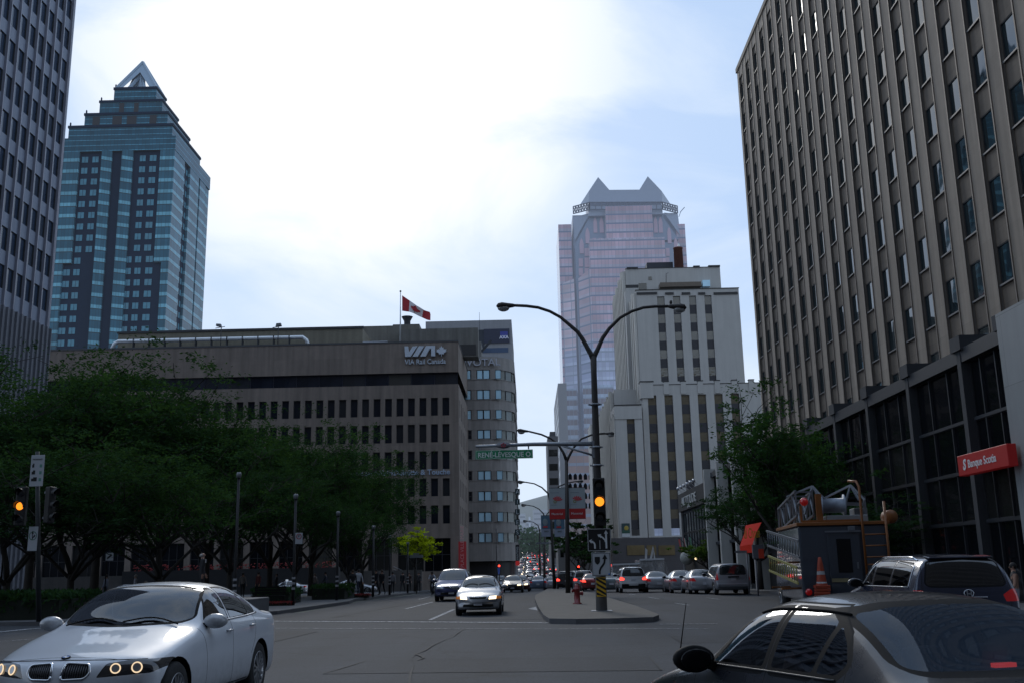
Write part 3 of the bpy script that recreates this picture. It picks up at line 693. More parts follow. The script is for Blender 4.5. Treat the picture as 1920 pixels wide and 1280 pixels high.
# ------------------------------------------------------------------ rounded corner block
QY = 156.0; SQ = 1900 / QY; gQ = gz(-4, QY)
xa = P(868, 900, QY).x - 6; xe = P(968, 900, QY).x; RC = 4.6; zq = P(910, 668.5, QY).z
ST_Q = mat('grey_limestone', (.30, .28, .265), .8, var=.12, scale=1.6, streak=.2, bump=.15, panels=(1.1, 3.1, .85))
root = empty('rounded_corner_block', (xe - 5, QY, gQ), 0, 'grey stone office block with a rounded corner and horizontal window bands', 'office block')
prof = [(xa, QY)] + [(xe - RC + RC * math.sin(t * math.pi / 2 / 10), QY + RC - RC * math.cos(t * math.pi / 2 / 10)) for t in range(11)] + [(xe, QY + 34)]
ytb = [(692.5, 710), (730, 748), (767.5, 785), (805, 822), (843, 860), (881.5, 899), (920, 938), (959, 977.5), (998, 1016)]
lv = [(P(910, b_, QY).z, P(910, t, QY).z) for t, b_ in ytb]
zbs = P(910, 1051, QY).z
def ring(mb, z0, z1, off=0.0, mi=0, capt=True):
 cx, cy = xe - RC, QY + RC; pr = []
 for x, y in prof:
  if (x, y) == prof[0]: pr.append((x, y - off * -1 if False else y + off))
  elif (x, y) == prof[-1]: pr.append((x - off, y))
  else: d = Vector((x - cx, y - cy)).normalized(); pr.append((x - d.x * off, y - d.y * off))
 n = len(pr); vs = [(x, y, z0) for x, y in pr] + [(x, y, z1) for x, y in pr]
 mb.add(vs, [(i, i + 1, n + i + 1, n + i) for i in range(n - 1)], mi)
 if capt:
  back = [(pr[0][0], QY + 34)]
  for z in (z0, z1): mb.add([(x, y, z) for x, y in pr] + [(back[0][0], back[0][1], z)], [tuple(range(n + 1))], mi)
b = MB(); zprev = zbs
for z0, z1 in reversed(lv): ring(b, zprev, z0, 0); zprev = z1
ring(b, zprev, zq, 0)
b.build('wall', ST_Q, root, fix=False)
b = MB()
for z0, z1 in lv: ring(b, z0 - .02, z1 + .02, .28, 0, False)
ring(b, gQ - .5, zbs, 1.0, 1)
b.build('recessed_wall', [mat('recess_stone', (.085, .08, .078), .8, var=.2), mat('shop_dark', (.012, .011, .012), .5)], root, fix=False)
b = MB()
for z0, z1 in lv: ring(b, z0 - .1, z0 - .02, -.06)
b.build('sill_course', ST_Q, root, fix=False)
cnt = [0]; GLQ = winglass('corner_block_glass', (.50, .76, .90), .05, .015, .6, spec=.5, var=.15)  # bright blue base colour stands in for sky mirrored in the panes
for z0, z1 in lv:
 rects = []
 for x0, x1, nvv in ((873, 884, 0), (896, 907, 0), (908, 920, 0), (931, 942, 0)):
  a = P(x0, 850, QY).x; c = P(x1, 850, QY).x; rects.append((a - xa, c - xa, z0 - gQ + .03, z1 - gQ - .03))
 g2 = [q for q in rects if not (q is rects[0] and z1 < lv[2][0])]
 windows(root, (xa, QY, gQ), (1, 0, 0), (0, -1, 0), g2, .10, [GLQ, M_FRAME], fr=.05, count=cnt)
 a, c = rects[0][:2]
 if z1 < lv[2][0]: windows(root, (xa, QY, gQ), (1, 0, 0), (0, -1, 0), [rects[0]], .2, [GLV, M_FRAME], fr=.08, nv=1, nh=1, count=cnt)
 # stone piers between the panes
 for u0, u1 in ((P(885, 850, QY).x, P(895, 850, QY).x), (P(921, 850, QY).x, P(930.5, 850, QY).x)): pb = MB(); pb.box(u0, u1, QY + .03, QY + .3, z0 - .02, z1 + .02); pb.build('pier', ST_Q, root)
 cb_ = MB(); cx, cy = xe - RC, QY + RC
 for k in range(4):
  t0, t1 = (k * 22.5 + 1.5), (k * 22.5 + 21); pr = []
  for t in (t0, t1): pr.append((cx + (RC - .15) * math.sin(R(t)), cy - (RC - .15) * math.cos(R(t))))
  cb_.quad((*pr[0], z0), (*pr[1], z0), (*pr[1], z1), (*pr[0], z1), 0)
 cb_.build('corner_window', winglass('corner_glass', (.16, .18, .17), .06, .02, .7, spec=.4), root, fix=False)
flat_text('PIVOTAL', 861, 938, 686.5, 673.5, QY, mat('pivotal_letters', (.42, .44, .50), .5, .3, var=0), root, ext=.15, sx=1)
settle(root)
# hanging letter boxes on its avenue side
r = empty('vertical_letter_sign', P(970, 1000, 150), 0, 'dark green boxes spelling AILES stacked down the rounded corner', 'sign')
MG = mat('box_green', (.018, .04, .045), .5, var=.1)
for i, ch in enumerate('AILES'):
 c = P(970.2, 921 + i * 19, 152.5) - r.location
 b = MB(); s_ = .36 + .0; b.box(-s_, s_, -.2, .2, -.42, .42); o = b.build('letter_box', MG, r); o.location = c
 o2 = text(ch, .85, mat('letter_pale', (.5, .55, .58), .5, var=0), o, loc=(0, -.21, -.3), ext=.01, align='CENTER')
b = MB(); a = P(970, 915, 152.5) - r.location; c = P(971.5, 1003, 152.5) - r.location; b.tube([a + Vector((0, .3, 0)), c + Vector((0, .3, 0))], .06, 6); b.build('mast', MG, r)
r = empty('printing_sign', P(970.5, 1050, 152), 0, 'narrow black blade sign with white lettering below the letter boxes', 'sign')
b = MB(); a = P(970.5, 1050, 152) - r.location; h_ = (P(970.5, 1020, 152) - P(970.5, 1050, 152)).z; b.box(-.28, .28, -.1, .1, 0, h_); b.build('board', mat('sign_black', (.015, .015, .018), .5, var=0), r)
text('PRINTING', .42, mat('letter_pale', (.5, .55, .58), .5), r, loc=(.14, -.12, .1), rot=(R(90), R(-90), 0), ext=.01)
b = MB(); b.box(-.3, .3, -.12, .12, -.7, -.05); b.build('red_panel', mat('small_red', (.4, .03, .03), .5, emit=(1, .05, .05), estr=.15), r)

# ------------------------------------------------------------------ block behind with the insurer's sign
AY = 190.0; gA = gz(0, AY)
a = P(798, 603, AY); c = P(959, 601, AY)
root = empty('rear_office_block', ((a.x + c.x) / 2, AY, gA), 0, 'plain grey block rising behind the rounded corner building, dark sign panel at its top', 'office block')
b = MB(); b.box(a.x, c.x, AY, AY + 30, gA, a.z); b.build('wall', mat('axa_conc', (.215, .22, .235), .8, var=.08, streak=.12, haze=.03), root)
p0 = P(907.5, 643.5, AY - .2); p1 = P(955, 616, AY - .2)
b = MB(); b.box(p0.x, p1.x, AY - .25, AY - .01, p0.z, p1.z); b.build('sign_panel', mat('axa_dark', (.028, .033, .06), .4, var=.1), root)
q0 = P(938, 635.5, AY); q1 = P(952, 622, AY); b = MB(); b.box(q0.x, q1.x, AY - .3, AY - .252, q0.z, q1.z); b.build('logo_square', mat('axa_blue', (.05, .06, .28), .5, var=0), root)
text('AXA', (q1.z - q0.z) * .62, mat('axa_white', (.75, .75, .8), .5, var=0), root, loc=((q0.x + q1.x) / 2, AY - .32, q0.z), align='CENTER', ext=.01, offset=.02)
p0 = P(905, 661, AY - .2); p1 = P(953, 651, AY - .2); b = MB(); b.box(p0.x, p1.x, AY - .08, AY - .01, p0.z, p1.z); b.build('window_band', winglass('axa_glass', (.07, .10, .16), .05, .01), root)
p0 = P(898, 655, AY - .2); p1 = P(908, 618, AY - .2); b = MB(); b.box(p0.x, p1.x, AY - .08, AY - .01, p0.z, p1.z); b.build('stair_window', winglass('axa_glass2', (.05, .06, .08), .05, .01), root)
settle(root)
# concrete mass between the stone block and the rounded corner block
r, w_, h_ = block('service_block', 'plain concrete rooftop box above the pale PIVOTAL letters', 'building', 850, 902, 641, 158, 5, mat('service_conc', (.20, .195, .185), .85, streak=.25, panels=(6, 1.5, .85)), zq)
b = MB(); b.bar((w_, -2.1, h_ - 1.6), (w_ + 1.6, -2.1, h_ + .2), .3, .35); b.build('bracket_lamp', M_PIL, r)
b = MB(); b.tube([(w_ * .85, 0, h_), (w_ * .85, 0, h_ + 5.4)], [.05, .03], 6); b.build('antenna', M_PIL, r)

# ---- unseen towers added behind the viewpoint, overlapped to darken reflections and the street
for nm, x0, x1, y0, y1, h_, lab in (('unseen_slab_tower', -95, 12, -95, -38, 120, 'unseen grey slab tower added behind the viewpoint for its reflection and shade'), ('unseen_slab_tower', 8, 120, -85, -36, 75, 'lower unseen grey office slab added behind the viewpoint, right side')):
 r = empty(nm, ((x0 + x1) / 2, (y0 + y1) / 2, 0), 0, lab, 'office tower'); b = MB(); cx, cy = (x0 + x1) / 2, (y0 + y1) / 2
 b.box(x0 - cx, x1 - cx, y0 - cy, y1 - cy, 0, h_); b.build('wall', mat('rear_slab', (.12, .12, .13), .7), r)
 b = MB(); z = 6
 while z < h_ - 3: b.box(x0 - cx + 1, x1 - cx - 1, y1 - cy, y1 - cy + .05, z, z + 2); z += 3.7
 b.build('window_band', mat('rear_window', (.05, .052, .06), .5), r)
# ================================================================== blue stepped tower far left
BY = 400.0; gB = gz(0, BY)
XL, XR = -.491 * BY, -.368 * BY; DB = 46.0
HZB = .035
M_GRAN = mat('blue_granite', (.018, .030, .055), .7, spec=.1, var=.15, scale=.3, haze=HZB * .6)
def band_glass(name, col, lite, fh, z0, frac, vm, haze, rough=.08, line=(.03, .05, .06), spec=.6, lw=.07, metal=0.0):
 """curtain wall: one pale strip and one dark joint per storey, thin mullions"""
 m, nt, out = newmat(name); b = N(nt, 'ShaderNodeBsdfPrincipled'); tc = nt.nodes.new('ShaderNodeTexCoord'); sp = nt.nodes.new('ShaderNodeSeparateXYZ'); nt.links.new(tc.outputs['Object'], sp.inputs[0])
 def M(op, a, c=None):
  n = N(nt, 'ShaderNodeMath', operation=op)
  for i, v in enumerate((a, c)):
   if v is None: continue
   if isinstance(v, (int, float)): n.inputs[i].default_value = v
   else: nt.links.new(v, n.inputs[i])
  return n.outputs[0]
 fz = M('FRACT', M('DIVIDE', M('SUBTRACT', sp.outputs[2], z0), fh))
 h = M('ADD', sp.outputs[0], sp.outputs[1]); fx = M('FRACT', M('DIVIDE', h, vm))
 isl = M('LESS_THAN', fz, frac); nz = noise(nt, tc.outputs['Object'], .06, 3)
 cell = nt.nodes.new('ShaderNodeTexWhiteNoise'); cell.noise_dimensions = '2D'; cb = nt.nodes.new('ShaderNodeCombineXYZ')
 nt.links.new(M('FLOOR', M('DIVIDE', h, vm)), cb.inputs[0]); nt.links.new(M('FLOOR', M('DIVIDE', M('SUBTRACT', sp.outputs[2], z0), fh)), cb.inputs[1]); nt.links.new(cb.outputs[0], cell.inputs['Vector'])
 c = mix(nt, isl, col, lite); c = mix(nt, 1.0, c, ramp(nt, nz, [(.3, .75), (.7, 1.2)]), 'MULTIPLY'); c = mix(nt, 1.0, c, ramp(nt, cell.outputs['Value'], [(0, .82), (1, 1.1)]), 'MULTIPLY')
 j = M('MAXIMUM', M('GREATER_THAN', fz, 1 - lw), M('GREATER_THAN', fx, .93)); c = mix(nt, j, c, line)
 nt.links.new(c, b.inputs['Base Color']); b.inputs['Roughness'].default_value = rough; b.inputs['Specular IOR Level'].default_value = spec; b.inputs['Metallic'].default_value = metal
 finish(nt, out, b.outputs[0], haze); return m
FB = 23.6 / 4.75
zt_b = P(300, 283, BY).z
TG = band_glass('teal_glass', (.030, .120, .175), (.16, .40, .50), FB, (zt_b - gB) % FB, .30, 1.5, HZB, spec=.12)
TGD = band_glass('teal_crown_glass', (.016, .085, .13), (.09, .30, .42), 2.4, 0, .12, 1.5, HZB, spec=.12)
root = empty('stepped_glass_tower', ((XL + XR) / 2, BY + DB / 2, gB), 0, 'tall blue-green glass tower with stepped crown and open triangular peak', 'skyscraper')
b = MB(); zbody = P(330, 268, BY).z
b.box(XL, XR, BY, BY + DB, gB, zbody); b.build('body', M_GRAN, root, fix=False)
# glazed bays on the front face, from the measured columns (u in pixels of the front face at window height)
def fx(px, py=470): return P(px, py, BY).x
bays = [(108, 137, 1.2), (178, 199, 3.0), (216, 239, 3.0), (291, 332, 1.0)]
b = MB(); ztop = P(300, 283, BY).z
for x0, x1, d in bays:
 a, c = fx(x0), fx(x1)
 if d > 2:
  b.prism([(a, BY + .0), (c, BY + .0), (c, BY - d * .3), (a + (c - a) * .25, BY - d)], gB, ztop, axis='z')
 else:
  zb_ = P(300, 493, BY).z if x0 > 250 else P(110, 496, BY).z
  b.box(a, XR + .9 if x0 > 250 else c, BY - d, BY + (12 if x0 > 250 else 0), zb_, ztop)
  if x0 > 250: b.box(fx(305), XR + .9, BY - d, BY + 12, gB, zb_)
b.box(XL - .8, XL + 6, BY - 1, BY + 8, gB, ztop)
# right face bays
b.box(XR - .1, XR + 1.0, BY + 19, BY + 31, gB, ztop); b.box(XR - .1, XR + .9, BY + 33, BY + 41, gB, ztop); b.box(XR - 1, XR + .6, BY + 42, BY + DB + .5, gB, ztop)
b.build('glass_bay', TG, root, fix=False)
# bright top collar
b = MB(); zc1 = P(332, 257, BY).z
b.box(XL - 1, XR + 1.1, BY - 1.2, BY + DB + .6, ztop, zc1); b.build('collar', TGD, root, fix=False)
TW = winglass('grid_glass', (.055, .21, .29), .12, .004, .1, spec=.3, haze=HZB)
holes = []
rowsb = [ztop - 1.0 - FB * (k + 1) + 1.2 for k in range(27)]
for z in rowsb:
 up = z > P(200, 492, BY).z
 cols_ = [(140, 153), (160, 173), (250.5, 263), (269.5, 283.5)] if up else [(104, 117), (121, 135), (140, 153), (236, 248.5), (254, 266.5), (274, 288.5)]
 for x0, x1 in cols_:
  if z > gB + 60: holes.append((fx(x0) - XL, fx(x1) - XL, z - gB, z - gB + 2.9))
windows(root, (XL, BY - .06, gB), (1, 0, 0), (0, -1, 0), holes, 0.0, [TW, M_GRAN], fr=.12, nv=1)
hs = [(y, y + 2.2, z - gB, z - gB + 2.9) for z in rowsb if z > gB + 60 for y in (13, 16)]
windows(root, (XR + .06, BY, gB), (0, 1, 0), (1, 0, 0), hs, 0.0, [TW, M_GRAN], fr=.12, limit=0)
# stepped crown
lev = [(1, 232), (2, 209.5), (3, 186.5), (4, 163)]; LPX = [0, 130, 160, 188, 215]; RPX = [0, 324, 315, 305, 294]
zprev = zc1; ins = 4.25; cr = MB(); crd = MB(); M_LOU = mat('louvre_dark', (.012, .012, .016), .8, haze=.04)
for k, yt in lev:
 i_ = ins * k; y0, y1 = BY + i_, BY + DB - i_; x0, x1 = P(LPX[k], yt, y0).x, P(RPX[k], yt, y0).x
 z1 = P(330 - 10 * k, yt, y0).z
 cr.box(x0, x1, y0, y1, zprev - .6, z1 - 1.1); crd.box(x0 - .35, x1 + .35, y0 - .35, y1 + .35, z1 - 1.1, z1)
 if k == 2:
  for p0, p1 in ((174, 187), (211, 228.5), (238, 256), (280.5, 293.5)): op = MB(); op.box(P(p0, 225, y0).x, P(p1, 225, y0).x, y0 - .12, y0 - .02, zprev + 1.6, z1 - 1.6); op.build('louvre', M_LOU, root)
 if k == 3:
  for p0, p1 in ((224, 233), (251.5, 260)): op = MB(); op.box(P(p0, 200, y0).x, P(p1, 200, y0).x, y0 - .12, y0 - .02, zprev + 1.3, z1 - 1.5); op.build('louvre', M_LOU, root)
  for px_ in (191, 219): pass
 zprev = z1; last = (x0, x1, y0, y1)
cr.build('crown', TGD, root, fix=False); crd.build('cornice', M_GRAN, root, fix=False)
b = MB()   # small corner finials on the ledges
for k, yt in [(0, 257)] + lev:
 i_ = ins * k; y0 = BY + i_; x0 = P(LPX[k], yt, y0).x if k else XL; z1 = P(330 - 10 * k, yt, y0).z; b.lathe([(.35, z1), (.35, z1 + 1.4), (0, z1 + 2)], (x0 + .4, y0 + .4, 0), 8)
b.build('finial', M_GRAN, root)
# open pyramid
x0, x1, y0, y1 = last; cx, cy = (x0 + x1) / 2, (y0 + y1) / 2; apex = Vector((cx, cy, P(269.5, 117, cy).z)); zb_ = zprev
MP = mat('pyramid_metal', (.22, .29, .36), .35, .5, var=.05, haze=HZB)
cs = [Vector((x0 + .5, y0 + .5, zb_)), Vector((x1 - .5, y0 + .5, zb_)), Vector((x1 - .5, y1 - .5, zb_)), Vector((x0 + .5, y1 - .5, zb_))]
b = MB()
for i in range(4):
 A, B_ = cs[i], cs[(i + 1) % 4]
 # each face: a frame with a triangular opening
 a2 = A.lerp(B_, .13).lerp(apex, .02); b2 = A.lerp(B_, .87).lerp(apex, .02); top = A.lerp(B_, .5).lerp(apex, .60)
 a2 = A.lerp(B_, .16); b2 = A.lerp(B_, .84)
 b.add([A, a2, top, apex], [(0, 1, 2, 3)]); b.add([B_, apex, top, b2], [(0, 1, 2, 3)])
b.build('peak', MP, root, fix=False)
b = MB()
for i in range(4): b.bar(cs[i], apex, 1.0)
b.bar(((x0 + x1) / 2, cy, zb_), (cx, cy, apex.z - 4), 2.6); b.bar(((x0 + x1) / 2 - 3.5, cy - 5, zb_), (cx, cy, apex.z - 6), 1.2); b.bar(((x0 + x1) / 2 + 3.5, cy - 5, zb_), (cx, cy, apex.z - 6), 1.2)
b.build('peak_strut', M_GRAN if False else MP, root, fix=False)
settle(root)

# ================================================================== pink glass tower
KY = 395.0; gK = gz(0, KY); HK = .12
def kx(px, py, Y=KY): return P(px, py, Y).x
def kz(px, py, Y=KY): return P(px, py, Y).z
FK = 18.35 / 4.81
z0k = kz(1180, 450) - gK
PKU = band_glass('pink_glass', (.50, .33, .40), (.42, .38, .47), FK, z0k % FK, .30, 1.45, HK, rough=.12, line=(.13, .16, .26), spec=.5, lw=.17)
PKC = band_glass('pink_glass_lit', (.62, .46, .52), (.60, .52, .60), FK, z0k % FK, .30, 1.45, HK, rough=.12, line=(.24, .27, .36), lw=.17)  # paler copy of the pink glass, bright reflection put into its colour
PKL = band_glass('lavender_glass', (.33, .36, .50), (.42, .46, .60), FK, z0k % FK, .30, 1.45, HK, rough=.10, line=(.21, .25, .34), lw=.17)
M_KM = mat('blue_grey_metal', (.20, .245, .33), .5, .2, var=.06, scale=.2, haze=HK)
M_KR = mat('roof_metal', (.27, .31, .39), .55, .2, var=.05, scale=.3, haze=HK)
root = empty('pink_glass_tower', (kx(1172, 700), KY + 20, gK), 0, 'tall pink and lavender glass tower with two pointed metal roof peaks', 'skyscraper')
b = MB()
zSh = kz(1060, 409)
xA0, xA1 = kx(1051, 520), kx(1076, 520)          # left shoulder
xB0, xB1 = kx(1110, 600), kx(1253, 600)
xC1 = kx(1297, 520)
zMid = kz(1100, 512)
# upper left shoulder and right shoulder
b.box(xA0, xA1, KY + 8, KY + 40, gK, zSh); b.box(kx(1275, 450), kx(1292, 450), KY + 8, KY + 40, gK, kz(1290, 408)); b.box(kx(1275, 470), xC1, KY + 10, KY + 40, gK, kz(1290, 463))
b.box(kx(1136, 420), kx(1223, 420), KY - 1.2, KY + 6, kz(1180, 512), kz(1180, 388)); b.box(xB0, xB1, KY - 2, KY + 8, kz(1180, 652), kz(1180, 449.5))
b.build('pink_curtain_wall', PKU, root, fix=False)
b = MB(); b.box(xB0, xB1, KY - 2, KY + 8, gK, kz(1180, 652)); b.box(xB1, kx(1275, 640), KY + 4, KY + 12, gK, kz(1180, 512)); b.build('lavender_curtain_wall', PKL, root, fix=False)
# chamfered corner, pink with its reflected light in the colour above, lavender below
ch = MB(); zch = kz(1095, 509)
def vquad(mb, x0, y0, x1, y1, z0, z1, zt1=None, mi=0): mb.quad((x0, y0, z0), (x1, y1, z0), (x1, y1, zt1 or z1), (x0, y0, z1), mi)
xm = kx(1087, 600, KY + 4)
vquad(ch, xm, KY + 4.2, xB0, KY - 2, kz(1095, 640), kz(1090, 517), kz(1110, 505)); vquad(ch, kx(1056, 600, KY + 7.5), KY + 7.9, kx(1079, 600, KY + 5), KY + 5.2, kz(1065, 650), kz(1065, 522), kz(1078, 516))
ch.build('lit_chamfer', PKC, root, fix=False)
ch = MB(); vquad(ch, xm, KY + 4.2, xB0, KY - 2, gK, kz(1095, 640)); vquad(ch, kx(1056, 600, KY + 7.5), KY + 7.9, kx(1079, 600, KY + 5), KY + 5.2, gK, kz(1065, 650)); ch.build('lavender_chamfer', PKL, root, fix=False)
# blue-grey core with the arched windows
b = MB(); zcore = kz(1172, 399); xc0, xc1 = kx(1079, 450), kx(1276, 450)
b.box(xc0, xc1, KY + 5, KY + 38, gK, kz(1078, 452))
b.prism([(xc0, kz(1078, 452)), (xc1, kz(1276, 442)), (kx(1245, 399), zcore), (kx(1106, 399), zcore)], KY + 5, KY + 38)
b.build('core_wall', M_KM, root, fix=False)
b = MB(); b.box(P(1074.5, 440, KY + 9.5).x, P(1272, 440, KY + 9.5).x, KY + 9.5, KY + 38, gK, kz(1172, 402, KY + 9.5)); b.build('rear_wall', M_KR, root, fix=False)
b = MB()   # pale triangular chamfer facets
A = P(1075, 404, KY + 10);
b.add([P(1106, 400, KY + 4.9), P(1074, 408, KY + 9), P(1077.5, 452, KY + 8)], [(0, 1, 2)]); b.build('corner_facet', M_KR, root, fix=False); b = MB(); b.add([P(1245, 399, KY + 4.9), P(1271, 402, KY + 9), P(1276, 443, KY + 8)], [(0, 2, 1)])
b.build('corner_facet', M_KR, root, fix=False)
b = MB()
def arch(px0, px1, pyt, pyb, Y):
 x0, x1, zt_, zb_ = kx(px0, pyt, Y), kx(px1, pyt, Y), kz(px0, pyt, Y), kz(px0, pyb, Y); w = x1 - x0; s = w * 1.5
 b.prism([(x0, zb_), (x1, zb_), (x1, zt_ - s), (x0 + w * .82, zt_ - s * .45), ((x0 + x1) / 2, zt_), (x0 + w * .18, zt_ - s * .45), (x0, zt_ - s)], Y - .2, Y)
for q in ((1112, 1119, 408, 437), (1123.5, 1131, 407.5, 437), (1097, 1105, 427, 457), (1086, 1094, 447, 476), (1225, 1232, 407, 437), (1234, 1241.5, 407, 437), (1250.5, 1257.5, 426, 457), (1263, 1270, 446, 470)): arch(*q, KY + 4.9)
for q in ((1112, 1119, 440, 448), (1123.5, 1131, 440, 448), (1097, 1105, 459, 474), (1097, 1105, 477, 495), (1086, 1094, 478.5, 494), (1097, 1105, 497, 508), (1086, 1094, 497, 511), (1225, 1232, 440, 448), (1234, 1241.5, 440, 448), (1251, 1258, 459, 474), (1251, 1258, 477, 495)):
 x0, x1, za, zb_ = kx(q[0], q[2]), kx(q[1], q[2]), kz(q[0], q[2]), kz(q[0], q[3]); b.box(x0, x1, KY + 4.7, KY + 4.9, zb_, za)
b.build('arched_window', mat('arch_pink', (.47, .33, .41), .2, var=.12, scale=.4, haze=HK), root)
# twin peaked roof
rf = MB(); fr_ = [(1104, 381), (1104.5, 358), (1121.5, 332.5), (1142.5, 356.5), (1199, 356), (1214.5, 331), (1240.5, 358.5), (1242, 380)]
fq = [(kx(x, y, KY + 8), kz(x, y, KY + 8)) for x, y in fr_]; rf.prism(fq, KY + 8, KY + 34)
rf.build('twin_peak_roof', M_KR, root, fix=False)
rf = MB(); rf.add([P(1104.5, 358, KY + 8), P(1104, 382, KY + 8), P(1087, 385, KY + 14), P(1104.5, 358, KY + 34)], [(0, 1, 2), (0, 2, 3)]); rf.add([P(1240.5, 358.5, KY + 8), P(1242, 381, KY + 8), P(1257, 383, KY + 14), P(1240.5, 358.5, KY + 34)], [(0, 2, 1), (0, 3, 2)])
rf.build('roof_facet', mat('roof_metal_pale', (.36, .40, .47), .5, .2, var=.05, haze=HK), root, fix=False)
# walkway truss round the roof base
b = MB(); ring_ = [P(1074.5, 388, KY + 9), P(1105, 380, KY + 2), P(1242, 379.5, KY + 2), P(1270, 387, KY + 9)]; hh = 3.1
for a, c, nseg in zip(ring_, ring_[1:], (6, 12, 6)):
 for dz in (0, -hh): b.bar(a + Vector((0, 0, dz)), c + Vector((0, 0, dz)), .38)
 for k in range(nseg + 1):
  p = a.lerp(c, k / nseg); b.bar(p, p - Vector((0, 0, hh)), .34)
  if nseg == 6 and k < nseg: q = a.lerp(c, (k + 1) / nseg); b.bar(p, q - Vector((0, 0, hh)), .26); b.bar(q, p - Vector((0, 0, hh)), .26)
b.build('roof_railing', mat('rail_dark', (.11, .12, .16), .6, haze=.10), root, fix=False)
b = MB(); b.box(kx(1104, 392), kx(1244, 392), KY + 3, KY + 10, zcore, kz(1172, 381)); b.build('roof_drum', M_KR, root, fix=False)
b = MB(); p = P(1273, 407, KY + 12); b.bar(p, p + Vector((.8, 0, 2.2)), .25); b.bar(p + Vector((.6, 0, 2.0)), p + Vector((2.6, 0, 4.2)), .3); b.build('roof_crane', M_KM, root)
# dark reflective lower storeys and the salmon front block
b = MB(); LOW = band_glass('lower_glass', (.13, .11, .14), (.30, .37, .48), FK * 1.02, 0.4, .33, 1.45, HK * .8, rough=.1, line=(.20, .25, .33), lw=.12)
b.box(kx(1062, 750), kx(1083, 750), KY + 1, KY + 4, gK, kz(1070, 727)); b.box(kx(1093, 750), kx(1150, 750), KY - 2.3, KY - 2.05, gK, kz(1100, 723)); b.build('lower_curtain_wall', LOW, root, fix=False)
settle(root)
SY = 300.0; gS = gz(3, SY)
r = empty('salmon_block', (P(1085, 900, SY).x, SY + 6, gS), 0, 'low salmon stone front of rounded storeys at the foot of the pink tower', 'building')
b = MB(); SAL = band_glass('salmon_wall', (.30, .19, .17), (.24, .28, .36), FK * .78, 1.2, .28, 2.2, .10, rough=.5, line=(.20, .17, .19), lw=.06, spec=.2)
a = P(1064, 842, SY); c = P(1112, 842, SY); b.box(a.x, c.x, SY, SY + 12, gS, a.z); b.build('wall', SAL, r, fix=False)
b = MB()
for i in range(5):
 for j in range(4):
  p = P(1069 + i * 9.5, 890 + j * 18, SY); b.prism([(p.x - .5, p.z - 1.3), (p.x + .5, p.z - 1.3), (p.x + .5, p.z), (p.x, p.z + .6), (p.x - .5, p.z)], SY - .1, SY - .02)
b.build('arched_window', GDARK, r)
settle(r)

# ---- slabs along the far right side of the avenue
def slab(name, label, x0, x1, yt, Y, depth, m, rows=0, rowm=None, cat='building', side=None, grow=None):
 a = P(x0, yt, Y); c = P(x1, yt, Y); g = gz((a.x + c.x) / 2, Y)
 r = empty(name, ((a.x + c.x) / 2, Y, g), 0, label, cat); w = (c.x - a.x) / 2
 b = MB(); b.box(-w, w, 0, depth, -3, a.z - g); b.build('wall', m, r, fix=False)
 return r, w, a.z - g
M_SL = band_glass('slab_strip', (.03, .032, .04), (.42, .43, .45), 3.6, 0, .5, 60, .12, rough=.5, line=(.25, .26, .28), spec=.3, lw=.02)
M_SLF = mat('slab_front', (.17, .175, .19), .7, var=.1, haze=.10)
r, w_, h_ = slab('striped_slab', 'slim grey slab with bright horizontal strips left of the pink tower', 1046, 1062, 718, 330, 55, M_SLF)
b = MB(); b.quad((-w_ - .06, 0.4, 4), (-w_ - .06, 52, 4), (-w_ - .06, 52, h_ - 4), (-w_ - .06, .4, h_ - 4)); b.build('window_strip', M_SL, r, fix=False)
r, w_, h_ = slab('dark_slab', 'narrow dark brown slab building beside the far end of the median', 1026.5, 1046, 817, 300, 30, mat('dark_slab', (.035, .033, .038), .7, var=.2, streak=.3, haze=.05))
b = MB()
for k in range(9): b.box(-w_ + .3, w_ - .3, -.06, -.01, h_ - 4 - k * 4.2, h_ - 6 - k * 4.2)
b.build('window_band', GDARK, r)
b = MB(); b.box(-w_ * .5, w_ * .6, 2, 10, h_, h_ + 1.6); b.build('roof_box', M_ROOF, r)
r, w_, h_ = slab('beige_block', 'tall plain beige block end between the pink tower and the pale stone hotel', 1118, 1140, 775, 252, 20, mat('beige_end', (.32, .30, .27), .8, var=.1, streak=.2, haze=.03))
b = MB(); b.box(w_ * .45, w_ * .8, -.08, -.01, -2, h_ - 22 * .8); b.build('window_strip', GDARK, r)
r, w_, h_ = slab('white_edge_block', 'thin pale wall end just left of the beige block', 1107, 1118, 794, 258, 12, mat('white_end', (.42, .40, .37), .8, var=.1, streak=.25, haze=.04))
# ---- low-rise frontages on the right side, below the banners
r, w_, h_ = slab('avenue_frontage', 'dark shop frontage with lit windows along the far right pavement', 1046, 1112, 1022, 235, 20, mat('frontage', (.06, .055, .055), .8, var=.3, scale=.4, haze=.03))
b = MB();
for k in range(6): b.box(-w_ + .5 + k * 1.3, -w_ + 1.3 + k * 1.3, -.08, -.01, h_ - 2.6, h_ - 1.0)
b.build('window', GDARK, r)
